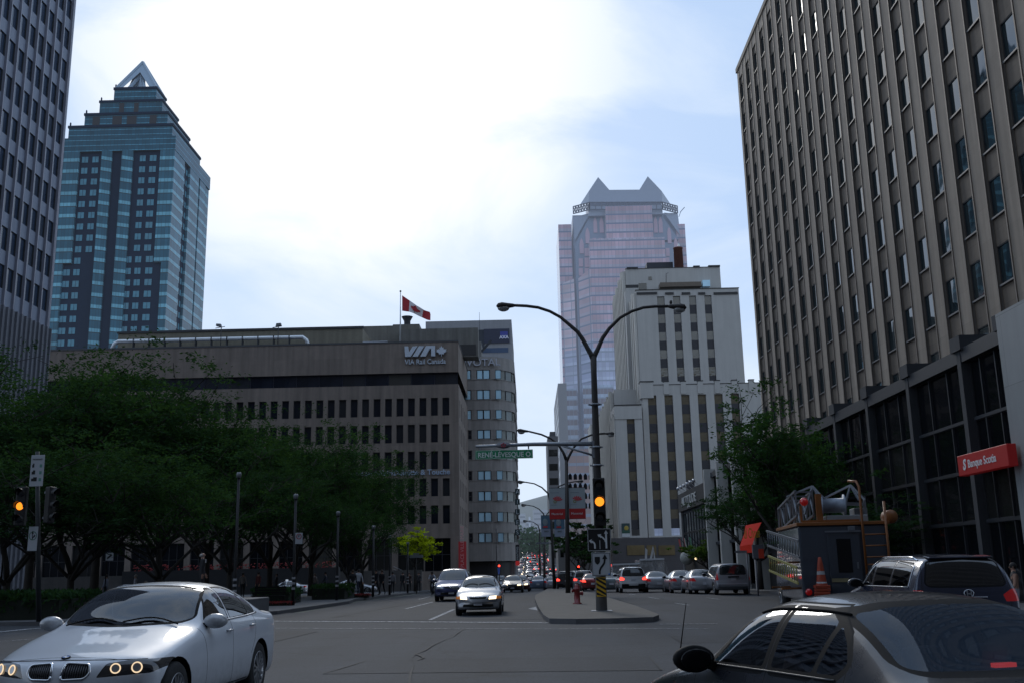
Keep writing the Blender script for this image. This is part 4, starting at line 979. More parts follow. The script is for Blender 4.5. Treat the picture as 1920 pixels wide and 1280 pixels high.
# ---- hill beyond
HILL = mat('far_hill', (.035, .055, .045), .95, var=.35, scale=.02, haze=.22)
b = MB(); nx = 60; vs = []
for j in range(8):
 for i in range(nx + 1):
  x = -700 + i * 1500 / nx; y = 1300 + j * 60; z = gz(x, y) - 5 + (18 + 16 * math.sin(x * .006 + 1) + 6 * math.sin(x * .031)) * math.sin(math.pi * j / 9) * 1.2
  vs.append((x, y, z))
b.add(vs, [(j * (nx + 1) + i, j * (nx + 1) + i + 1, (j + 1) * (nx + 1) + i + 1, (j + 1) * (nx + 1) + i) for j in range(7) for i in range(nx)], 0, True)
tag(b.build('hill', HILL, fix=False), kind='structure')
HB = [('apartment_block', 'hazy grey apartment block highest on the far hill', 999, 1032, 955, 760, (.20, .22, .26)), ('apartment_block', 'hazy pale tower block at the left of the far hill skyline', 974, 985, 962, 800, (.24, .27, .30)),
      ('apartment_block', 'small bluish block on the slope between the two hill blocks', 986, 999, 975, 700, (.17, .2, .24)), ('hospital_block', 'long low hazy block above the hillside trees', 968, 996, 985, 640, (.20, .22, .25)),
      ('white_narrow_tower', 'slim whitish tower on the hillside above the trees', 991, 994.5, 968, 620, (.5, .55, .62))]
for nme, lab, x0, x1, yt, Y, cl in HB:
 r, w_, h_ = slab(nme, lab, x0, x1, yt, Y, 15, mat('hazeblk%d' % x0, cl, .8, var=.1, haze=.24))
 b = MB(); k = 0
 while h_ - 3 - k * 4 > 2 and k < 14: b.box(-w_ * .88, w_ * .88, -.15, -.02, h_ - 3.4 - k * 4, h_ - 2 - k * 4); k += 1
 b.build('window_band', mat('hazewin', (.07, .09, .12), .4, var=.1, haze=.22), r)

# ================================================================== pale stone setback hotel
OY = 193.0; gO = gz(12, OY)
ST_O = mat('pale_stone', (.41, .395, .37), .85, var=.08, scale=.5, streak=.10, bump=.1, haze=.02)
ST_OD = mat('spandrel_black', (.035, .033, .038), .6, var=.2)
GLO = winglass('old_glass', (.075, .065, .045), .05, .05, 1.2, spec=.9, var=.6, cell=(1.7, 3.6))
root = empty('setback_stone_tower', (P(1300, 900, OY).x, OY + 15, gO), 0, 'pale stone art deco office tower with stepped top and black window strips', 'office tower')
cnt = [0]; FO = 35.4 / (1900 / OY)
spn = MB()
def front(px0, px1, pyt, Y, back, cols_px, yt_w, yb_w, first_h, zbase=None, mi_cols_at=None):
 """front block facing the camera with window strips; returns x0,x1,ztop"""
 a = P(px0, pyt, Y); c = P(px1, pyt, Y); x0, x1, zt_ = a.x, c.x, a.z; zb_ = gO - 1 if zbase is None else zbase
 holes = []; zt_w = P(px0, yt_w, Y).z; zb_w = P(px0, yb_w, Y).z; f = FO * Y / OY if False else FO
 for q0, q1 in cols_px:
  u0 = P(q0, (yt_w + yb_w) / 2, Y).x - x0; u1 = P(q1, (yt_w + yb_w) / 2, Y).x - x0; holes.append((u0, u1, zb_w - zb_, zt_w - zb_))
 wl = MB(); facade(wl, (x0, Y, zb_), (1, 0, 0), (0, -1, 0), x1 - x0, zt_ - zb_, holes, .45, 0, 0)
 wl.quad((x0, Y, zb_), (x0, Y, zt_), (x0, back, zt_), (x0, back, zb_)); wl.quad((x1, Y, zb_), (x1, back, zb_), (x1, back, zt_), (x1, Y, zt_)); wl.quad((x0, Y, zt_), (x1, Y, zt_), (x1, back, zt_), (x0, back, zt_), 1)
 wr = []
 for u0, u1, v0, v1 in holes:
  z = v1
  while z - 1.85 > v0 + .1:
   wr.append((u0, u1, z - 1.9, z)); wl.box(x0 + u0, x0 + u1, Y + .34, Y + .45, zb_ + max(v0, z - FO), zb_ + z - 1.9, 2); z -= FO
 wl.build('wall', [ST_O, M_ROOF, ST_OD], root, fix=False)
 windows(root, (x0, Y, zb_), (1, 0, 0), (0, -1, 0), wr, .42, [GLO, M_FRAME], fr=.07, nh=0, count=cnt)
 return x0, x1, zt_
DEEP = OY + 40
A0 = front(1203, 1425, 722, OY, DEEP, [(1221, 1237), (1252.5, 1268.5), (1284.5, 1300.5), (1316, 1332), (1347.5, 1363.5), (1379, 1395)], 741, 1004, 1)
W0 = front(1152, 1203, 760, OY - 1.5, OY + 9, [(1179.5, 1194.5)], 776, 1004, 1)
B0 = front(1192, 1385, 545, OY + 4, OY + 17, [(1236, 1250), (1266, 1280), (1296.5, 1310), (1325.5, 1339)], 557, 716, 1, zbase=A0[2] - .5)
C0 = front(1172, 1350, 505, OY + 17, OY + 43, [], 510, 600, 1, zbase=A0[2] - .5)
C1 = front(1172, 1204, 545, OY + 14, OY + 17, [], 560, 600, 1, zbase=A0[2] - .5)
D0 = front(1151, 1200, 730, OY + 8, OY + 44, [], 560, 600, 1)
# vertical piers along the sides facing the avenue
b = MB(); dk = MB()
def side(x, y0, y1, z0, z1, pitch=3.2, pw=1.5, dp=.7):
 y = y0 + .01
 dk.quad((x - .04, y0 + .3, z0), (x - .04, y0 + .3, z1 - 2.5), (x - .04, y1, z1 - 2.5), (x - .04, y1, z0))
 while y < y1: b.box(x - dp, x - .05, y, min(y + pw, y1), z0, z1 - (0 if int((y - y0) / pitch) % 2 else .8)); y += pitch
side(W0[0], OY - 1.5 + .02, OY + 9, gO, W0[2] - 1.2, 2.6, 1.5, .25); side(D0[0], OY + 9.2, OY + 44, gO, D0[2] + .4); side(B0[0], OY + 4.1, OY + 13.8, B0[2] - 28, B0[2] + .3, 3.2, 1.9, .5); side(C0[0], OY + 17.1, OY + 43, C0[2] - 40, C0[2] + .3)
b.build('pier', mat('pale_stone_side', (.50, .475, .43), .85, var=.1, streak=.15), root, fix=False); dk.build('side_window_strip', mat('side_strip', (.06, .055, .05), .5, var=.2), root, fix=False)  # avenue-side piers: paler copy of the stone, side light put into the colour
# crenellations, cornices and dark cappings
b = MB(); d2 = MB()
def cren(x0, x1, z, Y, n, w, h):
 for i in range(n):
  xc = x0 + (x1 - x0) * (i + .5) / n; b.box(xc - w / 2, xc + w / 2, Y - .25, Y + .5, z - 1.8, z + h)
  d2.box(xc - w / 2 - .05, xc + w / 2 + .05, Y - .3, Y + .6, z + h, z + h + .18)
cren(A0[0] - .2, A0[1], A0[2], OY, 7, 1.0, .55); b.box(A0[0] - .3, A0[0] + 2.2, OY - .3, OY + 2, A0[2] - 2.5, A0[2] + .6); d2.box(A0[0] - .4, A0[0] + 2.3, OY - .4, OY + 2, A0[2] + .6, A0[2] + .8)
d2.box(A0[0], A0[1], OY - .06, OY + .4, A0[2], A0[2] + .14); d2.box(W0[0] - .1, W0[1] - .02, OY - 1.62, OY - .6, W0[2], W0[2] + .2); b.box(W0[0] - .12, W0[1] - .02, OY - 1.66, OY - 1.5, W0[2] - 2.6, W0[2] - .2)
for q0, q1 in ((1194, 1232), (1247, 1263), (1278, 1294), (1309, 1322), (1338, 1383)):
 x0_, x1_ = P(q0, 551, OY + 4).x, P(q1, 551, OY + 4).x; zz = P(q0, 553, OY + 4).z; d2.box(x0_, x1_, OY + 3.8, OY + 3.98, zz, zz + .45)
d2.box(B0[0] - .1, B0[1] + .1, OY + 3.85, OY + 5, B0[2], B0[2] + .12)
for q0, q1, yy in ((1175, 1196, 506), (1300, 1312, 504), (1328, 1350, 503)):
 x0_, x1_ = P(q0, yy, OY + 17).x, P(q1, yy, OY + 17).x; d2.box(x0_, x1_, OY + 16.7, OY + 19, C0[2], C0[2] + .35)
d2.box(C0[0], C0[1], OY + 16.9, OY + 18, C0[2] + .0, C0[2] + .1); d2.box(P(1173, 540, OY + 14).x, P(1197, 540, OY + 14).x, OY + 13.8, OY + 14.2, P(1173, 540, OY + 14).z, P(1173, 535, OY + 14).z)
b.build('parapet_trim', ST_O, root, fix=False); d2.build('capping', M_REVEAL, root, fix=False)
# roof plant: dark hut, brick chimney, small windows, rooftop louvres
b = MB(); b.box(P(1213, 500, OY + 22).x, P(1262, 500, OY + 22).x, OY + 22, OY + 30, C0[2], P(1240, 492, OY + 22).z); b.build('roof_hut', mat('hut_dark', (.03, .032, .042), .6), root)
ch = P(1273, 500, OY + 20); b = MB(); zt_ = P(1273, 467, OY + 20).z; b.lathe([(0, C0[2]), (1.05, C0[2]), (.98, zt_), (1.05, zt_), (1.05, zt_ + .25), (0, zt_ + .25)], (ch.x, OY + 20, 0), 18); b.build('chimney', mat('brick_red', (.17, .075, .06), .85, var=.35, scale=2), root)
b = MB(); p = P(1273, 466, OY + 20); b.tube([p, p + Vector((0, 0, 1.0))], .2, 8); b.build('flue', mat('pole_white', (.6, .62, .62)), root)
b = MB()
for q in ((1216, 1222, 519, 525), (1198, 1212, 531, 543)): a = P(q[0], q[3], OY + 16.9); c = P(q[1], q[2], OY + 16.9); b.box(a.x, c.x, OY + 16.86, OY + 16.99, a.z, c.z)
b.build('roof_window', GLO, root)
b = MB(); a = P(1236, 543, OY + 16); c = P(1312, 533, OY + 16); b.box(a.x, c.x, OY + 14, OY + 16.5, a.z, c.z); b.build('louvre_screen', mat('louvre_brown', (.14, .11, .085), .7, var=.3, scale=2), root)
b = MB(); a = P(1315, 542, OY + 16); c = P(1328, 530, OY + 16); b.box(a.x, c.x, OY + 14, OY + 16.5, a.z, c.z); b.build('roof_skylight', GLQ, root)
b = MB(); p = P(1249, 543, OY + 16); q = P(1249, 513, OY + 16); b.tube([p, q, q + Vector((.5, 0, .1))], .07, 6); b.build('vent_pipe', M_ROOF, root)
# dark stone base with shop windows and a banner
b = MB(); a = P(1150, 1088, OY - 2); c = P(1300, 1005, OY - 2); b.box(a.x, c.x + 10, OY - 2.1, OY + 2, gO - 1, c.z); b.build('base', mat('base_stone', (.075, .068, .07), .6, var=.2, panels=(1.6, 1.2, .7)), root)
b = MB()
for q0, q1 in ((1176, 1208), (1213, 1230), (1235, 1265)): a = P(q0, 1040, OY - 2.1); c = P(q1, 1021, OY - 2.1); b.box(a.x, c.x, OY - 2.2, OY - 2.11, a.z, c.z)
b.build('shop_window', winglass('amber_glass', (.16, .12, .06), .08, .05, 1), root)
a = P(1166.5, 1006, OY - 1.7); c = P(1180.5, 980, OY - 1.7); b = MB(); hb = c.z - a.z
b.box(a.x, c.x, OY - 1.72, OY - 1.6, a.z, a.z + hb * .27, 0); b.box(a.x, c.x, OY - 1.73, OY - 1.6, a.z + hb * .27, c.z, 1); b.box(a.x, c.x, OY - 1.76, OY - 1.735, a.z + hb * .3, a.z + hb * .5, 0 if False else 3); b.ball(((a.x + c.x) / 2 + .1, OY - 1.72, a.z + hb * .65), .45, 12, 8, 2, sy=.1)
b.build('banner', [mat('bn_white', (.5, .52, .52), .6), mat('bn_dark', (.03, .06, .06), .6), mat('bn_gold', (.38, .28, .05), .6), mat('bn_green', (.03, .09, .06), .6)], root)
settle(root)
# ================================================================== vehicles
def paint_mat(name, col, rough=.28, metal=.25, coat=.8, flake=.0):
 if name in _mc: return _mc[name]
 m, nt, out = newmat(name); b = N(nt, 'ShaderNodeBsdfPrincipled'); v = coords(nt)
 f = noise(nt, v, 1.3, 3); d = noise(nt, v, 9, 5, rough=.7)
 c = mix(nt, f, tuple(x * .9 for x in col), tuple(min(1, x * 1.08) for x in col))
 sp = nt.nodes.new('ShaderNodeSeparateXYZ'); nt.links.new(v, sp.inputs[0])
 low = N(nt, 'ShaderNodeMapRange'); low.inputs[1].default_value = .65; low.inputs[2].default_value = .2; nt.links.new(sp.outputs[2], low.inputs[0])
 ml = N(nt, 'ShaderNodeMath', operation='MULTIPLY'); nt.links.new(low.outputs[0], ml.inputs[0]); nt.links.new(d, ml.inputs[1])
 c = mix(nt, ml.outputs[0], c, (.07, .065, .06))
 geo = nt.nodes.new('ShaderNodeNewGeometry'); c = mix(nt, geo.outputs['Backfacing'], c, (.012, .012, .013))
 nt.links.new(c, b.inputs['Base Color']); b.inputs['Metallic'].default_value = metal; b.inputs['Coat Weight'].default_value = coat; b.inputs['Coat Roughness'].default_value = .04
 rr = N(nt, 'ShaderNodeMapRange'); rr.inputs[3].default_value = rough * .8; rr.inputs[4].default_value = rough * 1.4; nt.links.new(d, rr.inputs[0]); nt.links.new(rr.outputs[0], b.inputs['Roughness'])
 finish(nt, out, b.outputs[0]); _mc[name] = m; return m
def car_glass(name, tint=.35, col=(.75, .85, .95), refl=1.1, sky_film=0.0):
 """tinted glass: you see the cabin through it and the street in it"""
 if name in _mc: return _mc[name]
 m, nt, out = newmat(name); tr = nt.nodes.new('ShaderNodeBsdfTransparent'); tr.inputs[0].default_value = (tint * col[0], tint * col[1], tint * col[2], 1)
 g = nt.nodes.new('ShaderNodeBsdfGlossy'); g.inputs['Roughness'].default_value = .015; g.inputs[0].default_value = (.95, .97, 1, 1)
 fr = nt.nodes.new('ShaderNodeFresnel'); fr.inputs[0].default_value = 1.62
 ad = N(nt, 'ShaderNodeMath', operation='MULTIPLY_ADD'); ad.inputs[1].default_value = refl; ad.inputs[2].default_value = .02; nt.links.new(fr.outputs[0], ad.inputs[0])
 mx = nt.nodes.new('ShaderNodeMixShader'); nt.links.new(ad.outputs[0], mx.inputs[0]); nt.links.new(tr.outputs[0], mx.inputs[1]); nt.links.new(g.outputs[0], mx.inputs[2])
 if sky_film:
  df = N(nt, 'ShaderNodeBsdfDiffuse'); df.inputs[0].default_value = (.10, .14, .20, 1); m2 = nt.nodes.new('ShaderNodeMixShader'); m2.inputs[0].default_value = sky_film; nt.links.new(mx.outputs[0], m2.inputs[1]); nt.links.new(df.outputs[0], m2.inputs[2]); mx = m2  # blue diffuse layer stands in for sky reflected in the glass
 nt.links.new(mx.outputs[0], out.inputs[0]); _mc[name] = m; return m
C_GLASS = car_glass('car_glass', .30); C_GLASS_D = car_glass('privacy_glass', .06)
C_GLASS_R = car_glass('rear_glass', .38, refl=.42, sky_film=.22)
C_GLASS_FAR = winglass('far_car_glass', (.015, .018, .022), .05, .0, 1, spec=.8)
C_TRIM = mat('black_trim', (.008, .008, .009), .7, var=0, spec=.15); C_SEAM = mat('panel_gap', (.004, .004, .004), .9, var=0)
C_TYRE = mat('tyre_rubber', (.018, .018, .019), .85, var=.2, bump=.2); C_RIM = mat('alloy', (.42, .43, .45), .3, .85, var=.1); C_CHROME = mat('chrome', (.75, .77, .8), .12, 1.0, var=0)
C_INT = mat('cabin_dark', (.02, .02, .022), .8, var=.2); C_SEAT = mat('seat_cloth', (.045, .045, .05), .85, var=.2)
C_RED = mat('tail_lens', (.30, .008, .01), .18, var=.05, coat=.8, emit=(1, .02, .02), estr=.06); C_REDON = mat('brake_lens_lit', (.5, .01, .01), .2, var=0, emit=(1, .06, .04), estr=2.4)
C_HL = mat('lamp_lens', (.30, .31, .33), .12, .6, var=.2, coat=1.0); C_HLON = mat('lamp_lit', (.9, .8, .6), .2, var=0, emit=(1, .80, .52), estr=2.6); C_AMB = mat('amber_lens', (.55, .16, .02), .2, var=0, coat=.8, emit=(1, .3, .05), estr=.15)
C_PLATE = mat('plate', (.45, .46, .5), .5, var=.1); C_PTXT = mat('plate_text', (.03, .04, .15), .5, var=0)

def bspline(Pn, k, closed_sym=None):
 """uniform cubic B-spline along axis 0 of an array (n, m, 3); ends are interpolated"""
 out = []; n = len(Pn)
 for i in range(n - 3):
  for s in range(k):
   t = s / k; b0 = (1 - t) ** 3 / 6; b1 = (3 * t ** 3 - 6 * t * t + 4) / 6; b2 = (-3 * t ** 3 + 3 * t * t + 3 * t + 1) / 6; b3 = t ** 3 / 6
   out.append(b0 * Pn[i] + b1 * Pn[i + 1] + b2 * Pn[i + 2] + b3 * Pn[i + 3])
 out.append((Pn[-3] + 4 * Pn[-2] + Pn[-1]) / 6); return np.array(out)
def section(L, d, t, b, ym, zb, yr, zr, c, sh, nose=False):
 x = L / 2 - d
 if nose:
  f = [(0, 0), (.8, 0), (.97, .10), (1, .3), (1, .55), (.995, .78), (.97, .90), (.86, .96), (.66, .985), (.35, 1), (0, 1)]
  pts = [(y * ym, b + z * (t - b)) for y, z in f]
 else:
  low = [(0, b), (.85 * ym, b), (ym - .035, b + .05), (ym - .008, b + .20), (ym, b + (zb - b) * .58), (ym - .012, zb - .085), (ym - .05, zb)]
  hood = [(.86 * ym, zb + (t - zb) * .50), (.66 * ym, zb + (t - zb) * .82), (.35 * ym, zb + (t - zb) * .97), (0, t)]
  cab = [((ym - .06 + yr) / 2 + .025, (zb + zr) / 2), (yr, zr), (yr * .62, zr + (t - zr) * .78), (0, t)]
  pts = low + [(h[0] * (1 - c) + q[0] * c, h[1] * (1 - c) + q[1] * c) for h, q in zip(hood, cab)]
 return [(x - math.copysign(1, x) * sh * (y / max(ym, .01)) ** 2 if not isinstance(sh, tuple) else x - sh[0] * (y / ym) ** 2, y, z) for y, z in pts]
def shell(L, rows, ku=6, kv=5):
 A = np.array([section(L, *r) for r in rows], dtype=float)
 A = np.concatenate([A[:1], A[:1], A, A[-1:], A[-1:]], 0)
 S = bspline(A, ku)                       # along the length
 T = S.transpose(1, 0, 2); m = np.array([1, -1, 1.0])
 T = np.concatenate([T[1:2] * m, T, T[-2:-1] * m], 0)
 T = bspline(T, kv).transpose(1, 0, 2)
 nu, nv = T.shape[:2]; bm = bmesh.new()
 vs = [[bm.verts.new(T[i, j]) for j in range(nv)] for i in range(nu)]
 for i in range(nu - 1):
  for j in range(nv - 1):
   try: bm.faces.new((vs[i][j], vs[i + 1][j], vs[i + 1][j + 1], vs[i][j + 1]))
   except ValueError: pass
 for j in (0, nv - 1):
  for i in range(nu): vs[i][j].co.y = 0
 for f in bm.faces: f.smooth = True
 bmesh.ops.recalc_face_normals(bm, faces=bm.faces)
 s = sum(f.normal.y * f.calc_area() for f in bm.faces)
 if s < 0: bmesh.ops.reverse_faces(bm, faces=bm.faces)
 return bm
AX = {'side': (0, 2, 1), 'front': (1, 2, 0), 'top': (0, 1, 2)}
def inpoly(p, poly):
 c = False; j = len(poly) - 1
 for i in range(len(poly)):
  if (poly[i][1] > p[1]) != (poly[j][1] > p[1]) and p[0] < (poly[j][0] - poly[i][0]) * (p[1] - poly[i][1]) / (poly[j][1] - poly[i][1]) + poly[i][0]: c = not c
  j = i
 return c
def cut(bm, poly, view, filt, tagval, layer):
 """cut a polygon seen in a side, front or top view into the shell and mark the faces inside"""
 a, b, n = AX[view]; x0, x1 = min(p[0] for p in poly), max(p[0] for p in poly); z0, z1 = min(p[1] for p in poly), max(p[1] for p in poly)
 def cand():
  r = []
  for f in bm.faces:
   if not filt(f): continue
   ca = [v.co[a] for v in f.verts]; cb = [v.co[b] for v in f.verts]
   if max(ca) < x0 or min(ca) > x1 or max(cb) < z0 or min(cb) > z1: continue
   r.append(f)
  return r
 for i in range(len(poly)):
  p, q = poly[i], poly[(i + 1) % len(poly)]; e = (q[0] - p[0], q[1] - p[1]); ln = math.hypot(*e)
  if ln < 1e-5: continue
  co = [0, 0, 0]; no = [0, 0, 0]; co[a], co[b] = p; no[a], no[b] = -e[1] / ln, e[0] / ln
  fs = cand()
  if not fs: break
  es = list({ed for f in fs for ed in f.edges}); vs = list({v for f in fs for v in f.verts})
  bmesh.ops.bisect_plane(bm, geom=vs + es + fs, dist=1e-5, plane_co=co, plane_no=no)
 for f in cand():
  c = f.calc_center_median()
  if inpoly((c[a], c[b]), poly): f[layer] = tagval; f.smooth = True
def rounded(pts, r=.05, n=4):
 out = []; k = len(pts)
 for i in range(k):
  p0, p1, p2 = Vector(pts[i - 1]), Vector(pts[i]), Vector(pts[(i + 1) % k])
  a = (p0 - p1); b = (p2 - p1); rr = min(r, a.length * .45, b.length * .45); A = p1 + a.normalized() * rr; B = p1 + b.normalized() * rr
  for s in range(n + 1): t = s / n; out.append(tuple(A * (1 - t) ** 2 + p1 * 2 * t * (1 - t) + B * t * t))
 return out
def grow(pts, d):
 k = len(pts); ar = sum(pts[i - 1][0] * pts[i][1] - pts[i][0] * pts[i - 1][1] for i in range(k)); s = 1 if ar > 0 else -1; out = []
 for i in range(k):
  p0, p1, p2 = Vector(pts[i - 1]), Vector(pts[i]), Vector(pts[(i + 1) % k]); a = (p1 - p0).normalized() if (p1 - p0).length > 1e-6 else (p2 - p1).normalized(); b = (p2 - p1).normalized() if (p2 - p1).length > 1e-6 else a
  n = Vector((a.y + b.y, -a.x - b.x)) * s; n = n.normalized() if n.length > 1e-6 else Vector((0, 0)); out.append(tuple(p1 + n * d))
 return out

def wheel(parent, x, y, r, w=.21, spokes=5, rim=C_RIM, style='double'):
 sgn = 1 if y > 0 else -1
 root = MB(); root.lathe([(r * .66, -w * .5), (r * .93, -w * .5), (r, -w * .36), (r, w * .36), (r * .93, w * .5), (r * .66, w * .5)], n=40, axis='y')
 wo = root.build('wheel', C_TYRE, parent); wo.location = (x, y, r); wo.rotation_euler = (0, rnd.random() * 6, 0)
 b = MB(); f = sgn
 b.lathe([(r * .66, -w * .48 * f), (r * .60, -w * .40 * f), (r * .60, w * .40 * f), (r * .67, w * .50 * f), (r * .64, w * .52 * f), (r * .58, w * .3 * f)], n=40, axis='y')
 for k in range(spokes):
  for off in ((-.09, .09) if style == 'double' else (0,)):
   a = 2 * math.pi * k / spokes + off; a2 = 2 * math.pi * k / spokes + off * 2.2
   b.bar((math.cos(a) * r * .12, w * .40 * f, math.sin(a) * r * .12), (math.cos(a2) * r * .60, w * .44 * f, math.sin(a2) * r * .60), r * (.07 if style == 'double' else .14), .03)
 b.lathe([(0, w * .46 * f), (r * .14, w * .46 * f), (r * .18, w * .38 * f), (r * .18, w * .2 * f)], n=16, axis='y')
 b.build('rim', rim, wo)
 b = MB(); b.lathe([(0, w * .1 * f), (r * .55, w * .1 * f), (r * .55, w * .16 * f), (0, w * .16 * f)], n=24, axis='y'); b.build('brake_disc', mat('disc', (.10, .10, .105), .5, .6), wo)
 return wo

class Car:
 def __init__(s, name, label, L, rows, paint, ku=6, kv=5, group=None, cat='car', hires=True):
  s.L = L; s.root = empty(name, (0, 0, 0), 0, label, cat, group); s.bm = shell(L, rows, ku, kv); s.lay = s.bm.faces.layers.int.new('reg'); s.regs = {}; s.paint = paint; s.n = 0; s.W = max(r[3] for r in rows)
  s.bvh = None
 def X(s, d): return s.L / 2 - d
 def region(s, name, poly, view, material, filt, split=True, trim=0.0, trim_mat=1):
  """poly in (d or y, z); d counts from the front bumper"""
  if view in ('side', 'top'): poly = [(s.X(p[0]), p[1]) for p in poly]
  if trim: cut(s.bm, grow(poly, trim), view, filt, -trim_mat, s.lay)
  s.n += 1; s.regs[s.n] = (name, material, split); cut(s.bm, poly, view, filt, s.n, s.lay)
 def seam(s, pts, view='side', w=.009, filt=None, mi=2):
  filt = filt or (lambda f: f.normal.y > .25)
  pts = [(s.X(p[0]), p[1]) for p in pts] if view in ('side', 'top') else pts
  for a, b in zip(pts, pts[1:]):
   a = Vector(a); b = Vector(b); n = (b - a).normalized(); n = Vector((-n.y, n.x)) * w / 2; e = (b - a).normalized() * w * .3
   lay = s.lay; old = filt
   cut(s.bm, [tuple(a - e + n), tuple(b + e + n), tuple(b + e - n), tuple(a - e - n)], view, lambda f: old(f) and f[lay] in (0, -1, -2), -mi, lay)
 def arches(s, ds, r, zc, clear=.06):
  for d in ds:
   x = s.X(d); poly = [(x + (r + clear) * math.cos(t * math.pi / 12), zc + (r + clear) * math.sin(t * math.pi / 12)) for t in range(24)]
   s.n += 1; cut(s.bm, poly, 'side', lambda f: f.calc_center_median().y > s.W * .45, 9999, s.lay)
  bmesh.ops.delete(s.bm, geom=[f for f in s.bm.faces if f[s.lay] == 9999], context='FACES')
 def surf(s, view, u, v, side=1):
  """point and normal on the shell hit by a ray along the view axis"""
  if s.bvh is None: s.bvh = BVHTree.FromBMesh(s.bm)
  if view == 'side': o, d = Vector((u, 3 , v)), Vector((0, -1, 0))
  elif view == 'front': o, d = Vector((4, abs(u), v)), Vector((-1, 0, 0))
  elif view == 'rear': o, d = Vector((-4, abs(u), v)), Vector((1, 0, 0))
  else: o, d = Vector((u, abs(v), 4)), Vector((0, 0, -1))
  h, n, i, ds = s.bvh.ray_cast(o, d)
  if h is None: return None, None
  if (view == 'side' and side < 0) or (view != 'side' and (v if view == 'top' else u) < 0): h = Vector((h.x, -h.y, h.z)); n = Vector((n.x, -n.y, n.z))
  return h, n
 def done(s, mats=None):
  """split the marked regions into parts and mirror the half shell"""
  bm = s.bm; lay = s.lay; s.surf('top', 0, .1)
  groups = {}
  for f in bm.faces: groups.setdefault(f[lay] if f[lay] > 0 else 0, []).append(f)
  def mk(faces, name, mats, mirror, both):
   vid = {}; co = []; fs = []; mi = []
   for f in faces:
    for v in f.verts:
     if v.index not in vid or True:
      pass
    ids = []
    for v in f.verts:
     if v not in vid: vid[v] = len(co); co.append(v.co.copy())
     ids.append(vid[v])
    fs.append(ids); mi.append(-f[lay] if f[lay] < 0 else 0)
   def build(co_, fs_, mi_):
    me = bpy.data.meshes.new(name); me.from_pydata([tuple(c) for c in co_], [], fs_)
    for m in mats: me.materials.append(m)
    me.polygons.foreach_set('material_index', [min(i, len(mats) - 1) for i in mi_]); me.polygons.foreach_set('use_smooth', [True] * len(fs_)); me.update()
    o = bpy.data.objects.new(name, me); link(o, s.root); return o
   cm = [Vector((c.x, -c.y, c.z)) for c in co]; fm = [list(reversed(f)) for f in fs]
   if both:
    n = len(co); mp = {}; co2 = list(co);
    for i, c in enumerate(cm):
     if abs(c.y) < 1e-4: mp[i] = i
     else: mp[i] = len(co2); co2.append(c)
    return [build(co2, fs + [[mp[i] for i in f] for f in fm], mi * 2)]
   return [build(co, fs, mi), build(cm, fm, mi)]
  bm.verts.index_update()
  s.body = mk(groups.get(0, []), 'body', [s.paint, C_TRIM, C_SEAM, C_CHROME] if mats is None else mats, True, True)[0]
  s.made = {}
  for k, (name, m, split) in s.regs.items():
   if k in groups: s.made.setdefault(name, []).extend(mk(groups[k], name, [m, C_TRIM], True, not split))
  return s
 def wells(s, ds, r, w=.30):
  for d in ds:
   for sg in (1, -1):
    b = MB(); x = s.X(d); n = 14; vs = []; inner = []
    for i in range(n + 1):
     a = -.15 + (math.pi + .3) * i / n; ux, uz = x + math.cos(a) * (r + .062), r + math.sin(a) * (r + .062)
     h, _n = s.surf('side', x + math.cos(a) * (r + .085), r + math.sin(a) * (r + .085), sg)
     yo = (abs(h.y) if h is not None and abs(h.y) > s.W * .6 else s.W * .86) - .02
     vs += [(ux, sg * yo, uz), (ux, sg * (s.W - w), uz)]; inner.append((ux, sg * (s.W - w), uz))
    b.add(vs, [(2 * i, 2 * i + 1, 2 * i + 3, 2 * i + 2) for i in range(n)], 0, True); b.add(inner, [tuple(range(n + 1))]); b.build('wheel_well', C_SEAM, s.root, fix=False)
 def wheels(s, ds, r, **kw):
  for d in ds:
   for sg in (1, -1): wheel(s.root, s.X(d), sg * (s.W - .125), r, **kw)
 def cabin(s, d0, d1, z0, zh, seats=((1.9,), (2.8,)), w=.62, steering=True):
  b = MB(); x0, x1 = s.X(d1), s.X(d0); b.box(x0, x1, -w - .1, w + .1, z0 - .3, z0); b.box(s.X(seats[0][0]) + .55, x1 + .05, -w - .06, w + .06, z0, z0 + .42); b.build('dashboard', C_INT, s.root, bevel=.05)
  for row in seats:
   for sg in ((.36, -.36) if len(row) == 1 else (.42, 0, -.42)):
    x = s.X(row[0]); q = MB(); q.box(x - .25, x + .25, sg - .23, sg + .23, z0, z0 + .2)
    q.prism([(x - .30, z0 + .15), (x - .12, z0 + .15), (x - .32, zh - .10), (x - .44, zh - .10)], sg - .23, sg + .23)
    q.prism([(x - .36, zh - .05), (x - .27, zh - .05), (x - .33, zh + .16), (x - .42, zh + .16)], sg - .12, sg + .12); q.build('seat', C_SEAT, s.root, bevel=.04)
  if steering:
   q = MB(); x = s.X(seats[0][0]) + .42; n = 20
   q.tube([(x - .06 * math.sin(2 * math.pi * i / n), .36 + .18 * math.cos(2 * math.pi * i / n), z0 + .48 + .17 * math.sin(2 * math.pi * i / n)) for i in range(n + 1)], .014, 6, caps=False); q.build('steering_wheel', C_TRIM, s.root)
